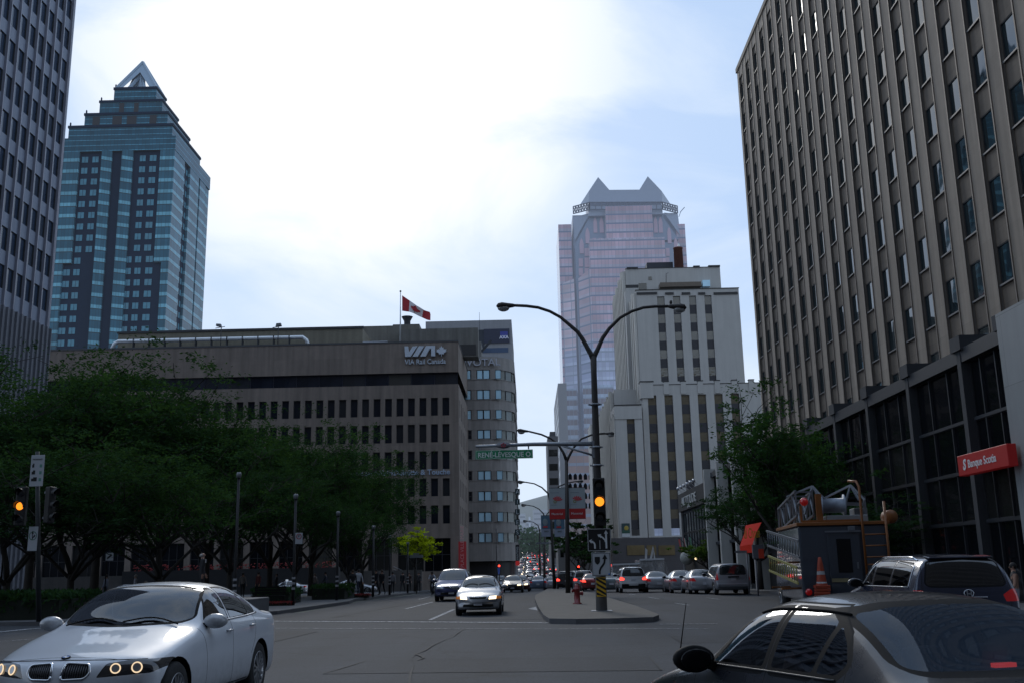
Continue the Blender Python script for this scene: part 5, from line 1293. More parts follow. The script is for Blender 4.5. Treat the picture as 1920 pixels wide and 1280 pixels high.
 def mirror(s, d, z, y, size=1.0, m=None, back=-1):
  for sg in (1, -1):
   b = MB(); b.ball((0, 0, 0), .5, 14, 10, sx=.20 * size, sy=.25 * size, sz=.155 * size)
   for i, v in enumerate(b.v):
    vx = v[0]
    if vx < -.02 * size: b.v[i] = (-.02 * size + (vx + .02 * size) * .25, v[1] * 1.02, v[2] * 1.02)
   o = b.build('door_mirror', m or s.paint, s.root); o.location = (s.X(d), sg * (y + .12 * size), z)
   c = MB(); c.bar((0, -sg * .16 * size, -.05 * size), (0, 0, -.02), .07 * size, .05 * size); c.build('mirror_arm', C_TRIM, o)
   c = MB(); c.ball((-.045 * size, 0, 0), .42, 12, 8, sx=.02, sy=.24 * size, sz=.14 * size); c.build('mirror_glass', GDARK, o)
 def handle(s, d, z, m=None, w=.17):
  for sg in (1, -1):
   h, n = s.surf('side', s.X(d), z, sg)
   if h is None: continue
   b = MB(); b.tube([(-w / 2, 0, 0), (-w * .3, sg * .028, .004), (w * .3, sg * .028, .004), (w / 2, 0, 0)], .013, 8); o = b.build('door_handle', m or s.paint, s.root); o.location = h
 def plate(s, z, where='rear', d=None, textstr=None, y=0, w=.30, h=.15):
  hit, n = s.surf(where, .001 + y, z); sg = 1 if where == 'front' else -1
  b = MB(); b.box(-.006, .006, -w / 2, w / 2, -h / 2, h / 2); o = b.build('licence_plate', C_PLATE, s.root); o.location = (hit.x + sg * .015, y, z)
  return o
def sedan_rows(L, W, H, cowl=1.25, cz=.95, wt=2.0, rp=2.5, rt=3.2, rb=3.9, dz=1.0, belt=.90, hz=.72, yr=.56, noseshift=.32, tailshift=.16, bz=.20, noser=.10):
 r = []
 zr = H - .085
 r.append((.0, .471, .469, W * .72, 0, 0, 0, 0, noseshift, True)); r.append((.012, .58, .34, W * .80, 0, 0, 0, 0, noseshift, True))
 r.append((.05, hz - .05, .24, W * .88, 0, 0, 0, 0, noseshift, True)); r.append((.05 + noser, hz, .20, W * .93, 0, 0, 0, 0, noseshift * .9, True))
 r.append((.38, hz + .05, bz, W * .97, hz - .06, 0, 0, 0, .14, False)); r.append((.62, hz + .085, bz, W * .99, hz + .0, 0, 0, 0, .05, False))
 r.append((cowl * .75, (hz + .10) * .45 + cz * .55 - .0, bz, W, belt - .10, 0, 0, 0, 0, False)); r.append((cowl - .06, cz - .01, bz, W, belt - .05, .72 * W, cz - .02, .1, 0, False))
 r.append((cowl + .10, cz + .07, bz, W, belt - .03, .75 * W, cz + .03, .6, .10, False))
 r.append((cowl * .5 + wt * .5, (cz + H) / 2 + .045, bz, W, belt - .015, (.74 * W + yr) / 2 + .03, (cz + zr) / 2 + .02, 1, .10, False))
 r.append((wt - .08, H - .065, bz, W, belt, yr + .025, zr - .05, 1, .06, False)); r.append((wt + .15, H - .015, bz, W, belt + .005, yr + .01, zr, 1, .02, False))
 r.append((rp, H + .006, bz, W, belt + .015, yr, zr + .005, 1, 0, False)); r.append(((rp + rt) / 2 + .05, H, bz, W, belt + .025, yr, zr, 1, 0, False))
 r.append((rt, H - .035, bz, W, belt + .035, yr, zr - .025, 1, -.0, False)); r.append((rt * .6 + rb * .4, H * .6 + dz * .4 + .025, bz, W, belt + .045, (yr * .6 + W * .80 * .4) + .01, zr * .6 + (dz - .02) * .4, 1, -.05, False))
 r.append((rb - .05, dz + .03, bz, W, belt + .05, W * .78, dz - .01, .9, -.08, False)); r.append((rb + .12, dz + .005, bz, W * .995, belt + .045, W * .75, dz - .01, .25, 0, False))
 r.append(((rb + L) / 2 - .02, dz + .0, bz, W * .985, dz - .06, 0, 0, 0, .03, False)); r.append((L - .14, dz - .005, bz + .02, W * .955, dz - .06, 0, 0, 0, tailshift * .6, False))
 r.append((L - .06, dz - .06, bz + .04, W * .93, 0, 0, 0, 0, tailshift, True)); r.append((L - .02, dz - .22, .28, W * .9, 0, 0, 0, 0, tailshift, True)); r.append((L, .62, .36, W * .85, 0, 0, 0, 0, tailshift, True)); r.append((L, .501, .499, W * .78, 0, 0, 0, 0, tailshift, True))
 return r
def van_rows(L, W, H, cowl=1.0, cz=1.02, wt=1.85, belt=1.0, hz=.82, yr=.66, noseshift=.3, tailshift=.10, bz=.24, rp=2.6, rt=None, rb=None, ztb=1.08):
 """minivan and suv: roof carried to the tail"""
 zr = H - .10; rt = rt or L - .42; rb = rb or L - .14; r = []
 r.append((.0, .491, .489, W * .72, 0, 0, 0, 0, noseshift, True)); r.append((.012, .62, .36, W * .80, 0, 0, 0, 0, noseshift, True))
 r.append((.05, hz - .06, .27, W * .88, 0, 0, 0, 0, noseshift, True)); r.append((.15, hz, .24, W * .93, 0, 0, 0, 0, noseshift * .9, True))
 r.append((.38, hz + .06, bz, W * .97, hz - .06, 0, 0, 0, .14, False)); r.append((.62, hz + .12, bz, W * .99, hz + .02, 0, 0, 0, .05, False))
 r.append((cowl - .06, cz - .01, bz, W, belt - .07, .72 * W, cz - .02, .1, 0, False)); r.append((cowl + .10, cz + .07, bz, W, belt - .04, .77 * W, cz + .03, .6, .10, False))
 r.append((cowl * .5 + wt * .5, (cz + H) / 2 + .05, bz, W, belt - .02, (.76 * W + yr) / 2 + .03, (cz + zr) / 2 + .02, 1, .10, False))
 r.append((wt - .08, H - .065, bz, W, belt, yr + .02, zr - .05, 1, .06, False)); r.append((wt + .15, H - .015, bz, W, belt, yr + .01, zr, 1, .02, False))
 r.append((rp, H + .004, bz, W, belt, yr, zr + .005, 1, 0, False)); r.append(((rp + rt) / 2, H, bz, W, belt, yr, zr, 1, 0, False))
 r.append((rt - .1, H - .02, bz, W, belt, yr - .005, zr - .015, 1, .03, False)); r.append((rt + .06, H - .05, bz, W * .995, belt, yr - .01, zr - .04, 1, .05, False)); r.append((rt * .45 + rb * .55, (H + ztb) / 2 + .06, bz, W * .99, belt, yr * .5 + W * .46, (zr + ztb) / 2 + .03, 1, .07, False))
 r.append((rb, ztb, bz, W * .98, ztb - .10, W * .86, ztb - .03, .8, tailshift, False)); r.append((L - .07, ztb - .22, bz + .04, W * .96, 0, 0, 0, 0, tailshift, True)); r.append((L - .02, .70, .30, W * .93, 0, 0, 0, 0, tailshift, True)); r.append((L, .60, .38, W * .88, 0, 0, 0, 0, tailshift, True)); r.append((L, .501, .499, W * .8, 0, 0, 0, 0, tailshift, True))
 return r
isL = lambda f: f.normal.y > .30
isLg = lambda f: f.normal.y > .42 and f.calc_center_median().z > .8
isF = lambda f: f.normal.x > .18
isR = lambda f: f.normal.x < -.18
# ------------------------------------------------------------------ white saloon, coming towards the viewer
BL = 4.53
P_WHITE = paint_mat('white_paint', (.62, .65, .70), .3, .0)
c = Car('white_sedan', 'shiny white saloon car with twin ring headlamps crossing at the lower left', BL, sedan_rows(BL, .905, 1.425, cowl=1.42, cz=.985, wt=2.12, rp=2.55, rt=3.22, rb=3.92, dz=1.04, belt=.93, hz=.735, yr=.625), P_WHITE, 7, 7)
c.arches((.78, 3.54), .325, .325, .05)
c.region('windscreen', rounded([(-.02, .985), (.62, 1.01), (.70, 1.04), (.60, 1.32), (.35, 1.362), (-.02, 1.375)], .03), 'front', C_GLASS, lambda f: f.normal.x > .06 and f.calc_center_median().z > .97 and f.calc_center_median().x > .05, split=False, trim=.022)
c.region('rear_window', rounded([(-.02, 1.09), (.60, 1.10), (.49, 1.30), (.3, 1.345), (-.02, 1.355)], .04), 'front', C_GLASS, lambda f: f.normal.x < -.06 and f.calc_center_median().z > 1.03 and f.calc_center_median().x < -.7, split=False, trim=.022)
c.region('side_window', rounded([(1.74, .985), (2.42, 1.0), (2.43, 1.325), (2.26, 1.325), (2.05, 1.25)], .03), 'side', C_GLASS, isLg, trim=.022)
c.region('side_window', rounded([(2.50, 1.0), (3.14, 1.015), (3.19, 1.09), (3.04, 1.29), (2.85, 1.335), (2.51, 1.34)], .03), 'side', C_GLASS, isLg, trim=.022)
c.region('side_window', rounded([(3.20, 1.02), (3.44, 1.03), (3.47, 1.09), (3.26, 1.2), (3.13, 1.265)], .03), 'side', C_GLASS, isLg, trim=.02)
c.region('headlight', rounded([(.35, .565), (.78, .585), (.88, .64), (.865, .705), (.62, .715), (.42, .69)], .02), 'front', mat('lamp_dark', (.03, .03, .033), .08, .3, var=.1, coat=1.0), lambda f: f.normal.x > .12 and f.calc_center_median().x > 1.4)
c.region('grille', rounded([(.045, .555), (.255, .56), (.30, .61), (.285, .685), (.06, .70)], .035, 5), 'front', C_SEAM, lambda f: f.normal.x > .1 and f.calc_center_median().x > 1.8)
c.region('lower_intake', rounded([(-.02, .27), (.50, .28), (.46, .40), (-.02, .41)], .03), 'front', C_SEAM, lambda f: f.normal.x > .2 and f.calc_center_median().x > 1.8, split=False)
c.region('fog_lamp', rounded([(.56, .30), (.74, .32), (.74, .39), (.56, .38)], .03), 'front', C_HL, lambda f: f.normal.x > .12 and f.calc_center_median().x > 1.6)
for pts in ([(1.50, .93), (1.58, .62), (1.60, .30), (1.63, .26)], [(2.46, 1.0), (2.45, .75), (2.47, .27)], [(3.32, 1.02), (3.36, .90), (3.30, .72), (3.16, .55)]): c.seam(pts)
c.seam([(1.6, .27), (3.1, .27)], w=.012)
c.seam([(.0, .725), (.3, .722), (.5, .716), (.72, .712)], 'front', .008, lambda f: f.normal.x > .1 and f.calc_center_median().x > 1.7)
c.seam([(.22, -.0), (.225, .3), (.25, .5), (.33, .66)], 'top', .008, lambda f: f.normal.z > .5)
c.seam([(2.30, .34), (2.95, .34), (2.95, -.02)], 'top', .012, lambda f: f.normal.z > .8); c.seam([(2.30, -.02), (2.30, .34)], 'top', .012, lambda f: f.normal.z > .8)
c.done(); c.wells((.78, 3.54), .325); c.wheels((.78, 3.54), .325, spokes=7)
c.cabin(1.55, 3.6, .55, 1.02, ((2.25,), (3.1,)), .66)
c.mirror(1.72, .995, .80, 1.05); c.handle(2.32, .86); c.handle(3.18, .875)
# chrome beltline strip, kidney rims and slats, badge, lamp rings, wipers
def along(view, pts, r, name, m, off=.006, car=None, smooth=8, sides=(1, -1)):
 car = car or c
 for sg in sides:
  q = []
  for (a, b_) in pts:
   if view == 'side': h, n = car.surf('side', car.X(a), b_, sg)
   elif view == 'top': h, n = car.surf('top', car.X(a), b_ * sg)
   else: h, n = car.surf(view, a * sg if a else .0005 * sg, b_)
   if h is not None: q.append(h + n * off)
  if len(q) > 1: bb = MB(); bb.tube(q, r, smooth); bb.build(name, m, car.root)
def dense(pts, k=4, closed=False):
 out = []; L_ = list(pts) + ([pts[0]] if closed else [])
 for a, b_ in zip(L_, L_[1:]): out += [(a[0] + (b_[0] - a[0]) * i / k, a[1] + (b_[1] - a[1]) * i / k) for i in range(k)]
 return out + [L_[-1]]
along('side', dense([(1.72, .965), (2.45, .982), (3.12, .995), (3.5, 1.015)], 6), .011, 'belt_trim', C_CHROME)
along('front', dense(rounded([(.045, .555), (.255, .56), (.30, .61), (.285, .685), (.06, .70)], .035, 4), 1, True), .011, 'grille_rim', C_CHROME)
for sg in (1, -1):
 bb = MB()
 for k in range(11):
  y_ = .068 + k * .021; q = []
  for z_ in (.575, .63, .685):
   h, n = c.surf('front', y_ * sg, z_); q.append(h + n * .002)
  bb.tube(q, .0045, 5)
 bb.build('grille_slat', mat('slat_grey', (.10, .10, .11), .3, .7, var=0), c.root)
RING = glow('ring_glow', (1, .76, .50), 1.0)
for sg in (1, -1):
 for yc_, rr in ((.50, .050), (.665, .054)):
  h, n = c.surf('front', yc_ * sg, .642); bb = MB(); k = 22; q = []
  t1 = n.cross(Vector((0, 0, 1))).normalized(); t2 = t1.cross(n)
  q = [h + n * .008 + (t1 * math.cos(2 * math.pi * i / k) + t2 * math.sin(2 * math.pi * i / k)) * rr * .86 for i in range(k + 1)]
  bb.tube(q, .0065, 6, caps=False); bb.build('lamp_ring', RING, c.root)
  bb = MB(); bb.add([h + n * .006 + (t1 * math.cos(2 * math.pi * i / k) + t2 * math.sin(2 * math.pi * i / k)) * rr * .72 for i in range(k)], [tuple(range(k))]); bb.build('lamp_bowl', C_HL, c.root, fix=False)
h, n = c.surf('front', .0005, .742); bb = MB(); bb.lathe([(0, .0), (.041, .0), (.041, .012), (.034, .015)], n=24); o = bb.build('badge_rim', C_TRIM, c.root); o.location = h; o.rotation_euler = n.to_track_quat('Z', 'Y').to_euler()
bb = MB();
for k in range(4): a0 = k * math.pi / 2; bb.add([(0, 0, .0135)] + [(.033 * math.cos(a0 + j * math.pi / 12), .033 * math.sin(a0 + j * math.pi / 12), .0135) for j in range(7)], [(0, j + 1, j + 2) for j in range(6)], k % 2)
o = bb.build('badge', [mat('badge_blue', (.05, .16, .42), .3, var=0), MW], c.root, fix=False); o.location = h; o.rotation_euler = n.to_track_quat('Z', 'Y').to_euler()
for sg, y0, y1 in ((1, .62, .02), (1, -.05, -.60)):
 q = []
 for i in range(7):
  t = i / 6; h, n = c.surf('top', c.X(1.40 + .10 * math.sin(t * math.pi) * 1.0), y0 + (y1 - y0) * t)
  if h is not None: q.append(h + n * .02)
 bb = MB(); bb.tube(q, .009, 5); bb.build('wiper', C_TRIM, c.root)
h, n = c.surf('side', c.X(1.36), .60);
c.root.location = (-4.38, 12.1, gz(-4.4, 12.1)); c.root.rotation_euler = (0, 0, R(-90 - 2))
bmw = c

# ------------------------------------------------------------------ near dark saloon at the lower right
DL = 4.45
P_BLACK = paint_mat('black_paint', (.016, .018, .024), .26, .15, .55)
c = Car('black_sedan', 'dark glossy saloon seen from behind at the lower right corner, brake light lit', DL, sedan_rows(DL, .86, 1.42, cowl=1.30, cz=.96, wt=2.05, rp=2.45, rt=3.05, rb=3.78, dz=1.02, belt=.92, hz=.74, yr=.60), P_BLACK, 8, 8)
c.arches((.85, 3.47), .31, .31, .05)
c.region('windscreen', rounded([(-.02, .99), (.66, 1.02), (.57, 1.31), (.35, 1.355), (-.02, 1.365)], .03), 'front', C_GLASS, lambda f: f.normal.x > .06 and f.calc_center_median().z > .97 and f.calc_center_median().x > .0, split=False, trim=.02)
c.region('rear_window', rounded([(-.02, 1.055), (.62, 1.06), (.68, 1.075), (.56, 1.31), (.35, 1.345), (-.02, 1.355)], .05), 'front', C_GLASS_R, lambda f: f.normal.x < -.05 and f.calc_center_median().z > 1.02 and f.calc_center_median().x < -.6, split=False, trim=.025)
c.region('side_window', rounded([(1.66, .965), (2.36, .985), (2.38, 1.315), (2.22, 1.325), (1.98, 1.24)], .03), 'side', C_GLASS, isLg, trim=.048)
c.region('side_window', rounded([(2.46, .988), (2.92, .995), (2.99, 1.26), (2.86, 1.315), (2.48, 1.335)], .03), 'side', C_GLASS, isLg, trim=.048)
c.region('side_window', rounded([(2.965, .997), (3.16, 1.0), (3.24, 1.06), (3.16, 1.16), (3.035, 1.25)], .03), 'side', C_GLASS, isLg, trim=.04)
c.region('tail_light', rounded([(.50, .74), (.86, .76), (.86, .93), (.60, .95)], .04), 'front', C_RED, lambda f: f.normal.x < -.12 and f.calc_center_median().x < -1.8)
c.region('headlight', rounded([(.40, .60), (.84, .62), (.84, .72), (.45, .71)], .03), 'front', C_HL, lambda f: f.normal.x > .12 and f.calc_center_median().x > 1.6)
for pts in ([(1.45, .93), (1.52, .62), (1.54, .26)], [(2.42, .98), (2.42, .7), (2.44, .27)], [(3.25, 1.03), (3.27, .88), (3.15, .66), (3.05, .55)], [(1.57, .96), (1.98, 1.30), (2.3, 1.36), (2.9, 1.355), (3.15, 1.22), (3.28, 1.05)]): c.seam(pts)
c.seam([(.0, 1.00), (.4, .995), (.66, .96)], 'front', .008, lambda f: f.normal.x < -.1 and f.calc_center_median().x < -1.8)
c.done(); c.wells((.85, 3.47), .31); c.wheels((.85, 3.47), .31, spokes=5, style='single')
c.cabin(1.5, 3.75, .52, 1.00, ((2.2,), (3.05, 1, 1)), .66)
c.mirror(1.70, .985, .80, 1.15, C_TRIM); c.handle(2.28, .86); c.handle(3.10, .875)
along('side', dense([(1.62, .945), (2.42, .963), (3.18, .975)], 6), .006, 'belt_trim', M_BLK)
along('top', dense([(3.02, .56), (2.7, .575), (2.3, .58), (2.05, .585)], 4), .007, 'roof_trim', C_TRIM)
bb = MB(); bb.box(c.X(3.52), c.X(3.48), -.075, .055, 1.04, 1.062); bb.build('high_brake_light', mat('brake_strip', (.5, .01, .01), .2, var=0, emit=(1, .06, .05), estr=1.1), c.root)
bb = MB(); bb.box(c.X(3.85), c.X(3.3), -.62, .62, .955, .985); bb.build('parcel_shelf', C_SEAT, c.root)
h, n = c.surf('top', c.X(.9), .7); bb = MB(); bb.tube([h, h + Vector((-.25, .02, .48))], [.006, .003], 6); bb.build('antenna', C_TRIM, c.root)
c.root.location = (2.13, 6.86, gz(2.1, 6.9)); c.root.rotation_euler = (0, 0, R(90 + 16))
blk = c

# ------------------------------------------------------------------ dark blue family SUV on the right
HL_ = 4.85
P_NAVY = paint_mat('navy_paint', (.018, .024, .05), .22, .3)
def suv(name, label, L, W, H, paint, glass_d, group=None, ku=6, kv=5, rails=True, cat='car', lit=False, belt=1.08, boxy=0, wheels_r=.36, far=False, hz=.95, cowl=1.15, yr=.70):
 c = Car(name, label, L, van_rows(L, W, H, cowl=cowl, cz=1.16, wt=1.95, belt=belt, hz=hz, yr=yr, bz=.28, ztb=1.14, rt=L - .36, rb=L - .10), paint, ku, kv, group, cat)
 dr = L - .98
 c.arches((.95, dr), wheels_r, wheels_r, .06)
 g = C_GLASS if not far else C_GLASS_FAR
 c.region('windscreen', rounded([(-.02, 1.19), (.66, 1.21), (.60, H - .14), (-.02, H - .07)], .03), 'front', g, lambda f: f.normal.x > .08 and f.calc_center_median().z > 1.17 and f.calc_center_median().x > .3, split=False, trim=.025)
 c.region('rear_window', rounded([(-.02, 1.14), (.66, 1.15), (.72, 1.20), (.62, H - .17), (-.02, H - .13)], .05), 'front', glass_d, lambda f: f.normal.x < -.08 and f.calc_center_median().x < -L / 2 + .9 and f.calc_center_median().z > 1.0, split=False, trim=.03)
 c.region('side_window', rounded([(1.50, belt + .06), (2.18, belt + .06), (2.2, H - .13), (1.98, H - .15)], .04), 'side', g, isLg, trim=.022)
 c.region('side_window', rounded([(2.28, belt + .06), (3.22, belt + .06), (3.22, H - .14), (2.29, H - .12)], .04), 'side', glass_d if far else C_GLASS_D, isLg, trim=.022)
 c.region('side_window', rounded([(3.30, belt + .06), (4.22 * L / 4.85, belt + .07), (4.18 * L / 4.85, H - .19), (3.31, H - .145)], .05), 'side', glass_d if far else C_GLASS_D, isLg, trim=.022)
 c.region('tail_light', rounded([(W - .30, .86), (W + .01, .86), (W + .01, 1.08), (W - .16, 1.08), (W - .34, .98)], .02), 'front', C_REDON if lit else C_RED, lambda f: f.normal.x < -.10 and f.calc_center_median().x < -L / 2 + .6)
 c.region('headlight', rounded([(.48, hz - .17), (W, hz - .15), (W, hz - .0), (.55, hz - .02)], .03), 'front', C_HL, lambda f: f.normal.x > .1 and f.calc_center_median().x > L / 2 - .6)
 c.region('grille', rounded([(-.02, hz - .2), (.42, hz - .19), (.46, hz - .03), (-.02, hz - .02)], .02), 'front', C_TRIM, lambda f: f.normal.x > .1 and f.calc_center_median().x > L / 2 - .5, split=False)
 if not far:
  for pts in ([(1.28, 1.0), (1.34, .7), (1.36, .32)], [(2.24, 1.1), (2.24, .33)], [(3.26, 1.1), (3.28, .85), (3.14, .55)]): c.seam(pts)
  c.seam([(0, .66), (.72, .67)], 'front', .012, lambda f: f.normal.x < -.3); c.seam([(.74, .66), (.80, 1.1), (.74, H - .25)], 'front', .010, lambda f: f.normal.x < -.15 and f.calc_center_median().x < -L / 2 + .8)
 c.done(); c.wells((.95, dr), wheels_r); c.wheels((.95, dr), wheels_r, spokes=5, style='single'); c.mirror(1.55, belt + .10, W - .09, 1.25)
 if not far: c.cabin(1.5, L - .4, .68, 1.28, ((2.25,), (3.25, 1, 1)), .72); c.handle(2.12, .96); c.handle(3.05, .96)
 if rails:
  for sg in (1, -1):
   bb = MB(); q = []
   for i in range(9): x = 2.1 + (L - 2.75) * i / 8; h, n = c.surf('top', c.X(x), sg * (yr - .05)); q.append(h + Vector((0, 0, .055 if 0 < i < 8 else .0)))
   bb.tube(q, .017, 8); bb.build('roof_rail', C_CHROME if not far else C_TRIM, c.root)
 hh, n = c.surf('rear', .0005, H - .10); bb = MB(); bb.prism([(hh.x + .25, H - .045), (hh.x - .04, H - .075), (hh.x - .04, H - .10), (hh.x + .2, H - .09)], -yr + .12, yr - .12); bb.build('spoiler', paint, c.root, bevel=.015)
 return c
c = suv('blue_suv', 'dark navy family SUV with silver roof rails ahead of the black saloon', HL_, .975, 1.74, P_NAVY, C_GLASS_D, ku=7, kv=7)
h, n = c.surf('rear', .0005, 1.02)
o = text('H', .15, C_CHROME, c.root, name='badge', loc=(h.x - .02, .0, 0.955), rot=(R(90), 0, R(-90)), ext=.008, align='CENTER', offset=.004);
bb = MB(); q = [(h.x - .012, .085 * math.cos(i * math.pi / 10) * (1 + .1 * math.sin(i * math.pi / 10)), 1.01 + .068 * math.sin(i * math.pi / 10)) for i in range(21)]; bb.tube(q, .007, 6, caps=False); bb.build('badge_rim', C_CHROME, c.root)
c.plate(.86); bb = MB(); bb.box(h.x - .03, h.x + .02, -.32, .32, .925, .955); bb.build('plate_trim', C_CHROME, c.root, bevel=.01)
along('side', dense([(1.45, 1.12), (4.3, 1.13), (4.28, 1.5), (3.2, 1.6), (2.2, 1.63), (1.95, 1.6), (1.6, 1.3)], 8), .009, 'window_trim', C_CHROME)
c.root.location = (7.95, 21.4, gz(8.3, 21)); c.root.rotation_euler = (0, 0, R(90))
# ================================================================== cars farther off: one prototype of each kind, copied with its parts
def slot_objmat(o, i, m):
 o.material_slots[i].link = 'OBJECT'; o.material_slots[i].material = m
def far_sedan(name, label, paint, L=4.5, W=.87, H=1.42, lit=False, head=False, hatch=False, **kw):
 a = dict(cowl=1.28, cz=.96, wt=2.05, rp=2.5, rt=3.15, rb=3.85, dz=1.02, belt=.92); a.update(kw)
 c = Car(name, label, L, sedan_rows(L, W, H, **a), paint, 4, 4); g = C_GLASS_FAR
 r = .31; c.arches((.85, L - 1.0), r, r, .05)
 c.region('windscreen', rounded([(-.02, .99), (.62, 1.02), (.52, H - .11), (.3, H - .065), (-.02, H - .055)], .03, 3), 'front', g, lambda f: f.normal.x > .06 and f.calc_center_median().z > .975 and f.calc_center_median().x > .0, split=False, trim=.02)
 c.region('rear_window', rounded([(-.02, 1.06), (.62, 1.07), (.52, H - .12), (.3, H - .08), (-.02, H - .07)], .04, 3), 'front', g, lambda f: f.normal.x < -.05 and f.calc_center_median().z > 1.04 and f.calc_center_median().x < -.6, split=False, trim=.02)
 c.region('side_window', rounded([(1.68, .97), (2.36, .985), (2.38, H - .11), (2.2, H - .10), (1.98, 1.24)], .03, 2), 'side', g, isLg, trim=.02)
 c.region('side_window', rounded([(2.45, .988), (3.12, 1.0), (3.22, 1.06), (3.05, 1.26), (2.86, H - .11), (2.47, H - .10)], .03, 2), 'side', g, isLg, trim=.02)
 hz = a.get('hz', .72)
 c.region('headlight', rounded([(.38, hz - .13), (W, hz - .11), (W, hz - .0), (.42, hz - .02)], .025, 2), 'front', C_HLON if head else C_HL, lambda f: f.normal.x > .1 and f.calc_center_median().x > L / 2 - .6 and f.calc_center_median().y < W * .78)
 c.region('turn_lamp', rounded([(W * .76, hz - .12), (W, hz - .11), (W, hz - .02), (W * .77, hz - .02)], .01, 2), 'front', C_AMB if head else C_HL, lambda f: f.normal.x > .05 and f.calc_center_median().x > L / 2 - .7)
 c.region('grille', rounded([(-.02, hz - .12), (.28, hz - .11), (.33, hz - .03), (-.02, hz - .03)], .02, 2), 'front', C_SEAM, lambda f: f.normal.x > .1 and f.calc_center_median().x > L / 2 - .5, split=False)
 c.region('lower_intake', rounded([(-.02, .30), (.56, .31), (.54, .40), (-.02, .41)], .02, 2), 'front', C_SEAM, lambda f: f.normal.x > .1 and f.calc_center_median().x > L / 2 - .5, split=False)
 c.region('tail_light', rounded([(.52, .74), (.90, .76), (.90, .93), (.62, .93)], .03, 2), 'front', C_REDON if lit else C_RED, lambda f: f.normal.x < -.12 and f.calc_center_median().x < -L / 2 + .45)
 c.done(); c.wells((.85, L - 1.0), r); c.wheels((.85, L - 1.0), r, spokes=5, style='single'); c.mirror(1.68, .985, W - .06, 1.05, C_TRIM if False else paint)
 c.seam_ok = False; c.plate(.62, 'rear'); c.plate(.44, 'front'); return c
_count = {}
def put(proto, x, y, yaw, label, group=None, paint=None, lit=None, head=None, first=[]):
 """place the prototype the first time, a copy with copied parts after that"""
 key = proto.root.name
 if key not in _count: o = proto.root; _count[key] = 1
 else: o = copy_tree(proto.root)
 o.location = (x, y, gz(x, y)); o.rotation_euler = (0, 0, R(yaw)); o['label'] = label
 if group: o['group'] = group
 for ch in o.children:
  n = ch.name.split('.')[0]
  if paint and n in ('body', 'door_mirror', 'spoiler'): slot_objmat(ch, 0, paint)
  if lit is not None and n == 'tail_light': slot_objmat(ch, 0, C_REDON if lit else C_RED)
  if head is not None and n == 'headlight': slot_objmat(ch, 0, C_HLON if head else C_HL)
 return o
def Pm(n, c, **k): return paint_mat(n, c, .32, .45, .8)
SILV = Pm('silver_paint', (.36, .37, .40)); DKBL = Pm('dark_blue_paint', (.03, .04, .13)); GREY = Pm('grey_green_paint', (.13, .16, .17)); WHT = Pm('plain_white', (.55, .56, .58)); BLK = Pm('dark_paint', (.02, .02, .025)); REDP = Pm('red_paint', (.22, .015, .02)); MAROON = Pm('maroon_paint', (.08, .012, .02)); SILV2 = Pm('pewter_paint', (.27, .28, .31)); BLU2 = Pm('steel_blue_paint', (.15, .20, .28))
def at(px, py): g = G(px, py); return g.x, g.y
# silver saloon with headlamps lit, nose to the viewer
mz = far_sedan('silver_sedan', 'silver saloon with both headlamps on, front car waiting at the crossing', SILV, L=4.35, W=.855, H=1.42, head=True, hz=.70, noser=.14, noseshift=.42, cowl=1.15, wt=1.9)
x, y = at(896, 1155); g = G(896, 1154); mz.root.location = (g.x + .0, g.y + 2.17, gz(g.x, g.y)); mz.root.rotation_euler = (0, 0, R(-90))
h, n = mz.surf('front', .0005, .66); bb = MB(); bb.tube([(h.x + .01, -.30, .665), (h.x + .02, -.06, .66), (h.x + .025, 0, .64), (h.x + .02, .06, .66), (h.x + .01, .30, .665)], .012, 6); bb.build('grille_trim', C_CHROME, mz.root)
bb = MB(); bb.box(1.0, 1.2, -.55, .5, 1.0, 1.0); q = []
for sg, y0, y1 in ((1, .55, .0), (1, -.05, -.55)):
 q = []
 for i in range(6):
  h, n = mz.surf('top', mz.X(1.30 + .08 * math.sin(i / 5 * math.pi)), y0 + (y1 - y0) * i / 5)
  if h is not None: q.append(h + n * .015)
 bb = MB(); bb.tube(q, .010, 5); bb.build('wiper', C_TRIM, mz.root)
# a small blue pennant clipped to its roof
r = empty('car_pennant', mz.root.location + Vector((.74, -.2, 1.30)), 0, 'small blue and white flag clipped to the roof edge of the front silver saloon', 'flag')
bb = MB(); bb.tube([(0, 0, 0), (.03, .05, .42)], .008, 6); bb.build('stick', C_TRIM, r); bb = MB(); bb.add([(.03, .05, .42), (-.08, .2, .36), (-.06, .3, .12), (.02, .04, .16)], [(0, 1, 2, 3)]); bb.build('cloth', mat('flag_blue', (.06, .12, .42), .7), r, fix=False)

fs = far_sedan('parked_sedan', 'x', SILV, L=4.6, W=.90, H=1.43, hz=.72)
def rear_at(proto, px, py, yaw, *a, back=2.25, **k):
 """stand a car so that its near end touches the ground at a pixel; yaw 90 drives away, -90 comes nearer"""
 g = G(px, py); return put(proto, g.x, g.y + back, yaw, *a, **k)
rear_at(fs, 1237, 1109.5, 90, 'small silver saloon driving away right of the white crossover', paint=SILV, lit=False)
rear_at(fs, 1287, 1111, 90, 'silver saloon parked behind the balloons, rear wing and wheels showing', 'silver cars parked along the right kerb', paint=SILV2)
rear_at(fs, 1324, 1112.5, 90, 'larger pale silver saloon parked directly ahead of the silver minivan', 'silver cars parked along the right kerb', paint=SILV)
rear_at(fs, 1147, 1109.5, 90, 'grey-green saloon with brake lights on beside the striped pole', 'cars queueing away from the crossing', paint=GREY, lit=True)
rear_at(fs, 1112, 1107.5, 90, 'red saloon braking left of the striped pole', 'cars queueing away from the crossing', paint=REDP, lit=True)
rear_at(fs, 1033, 1104.5, 90, 'silver saloon with red brake lights left of the second lamp post', 'cars queueing away from the crossing', paint=SILV2, lit=True)
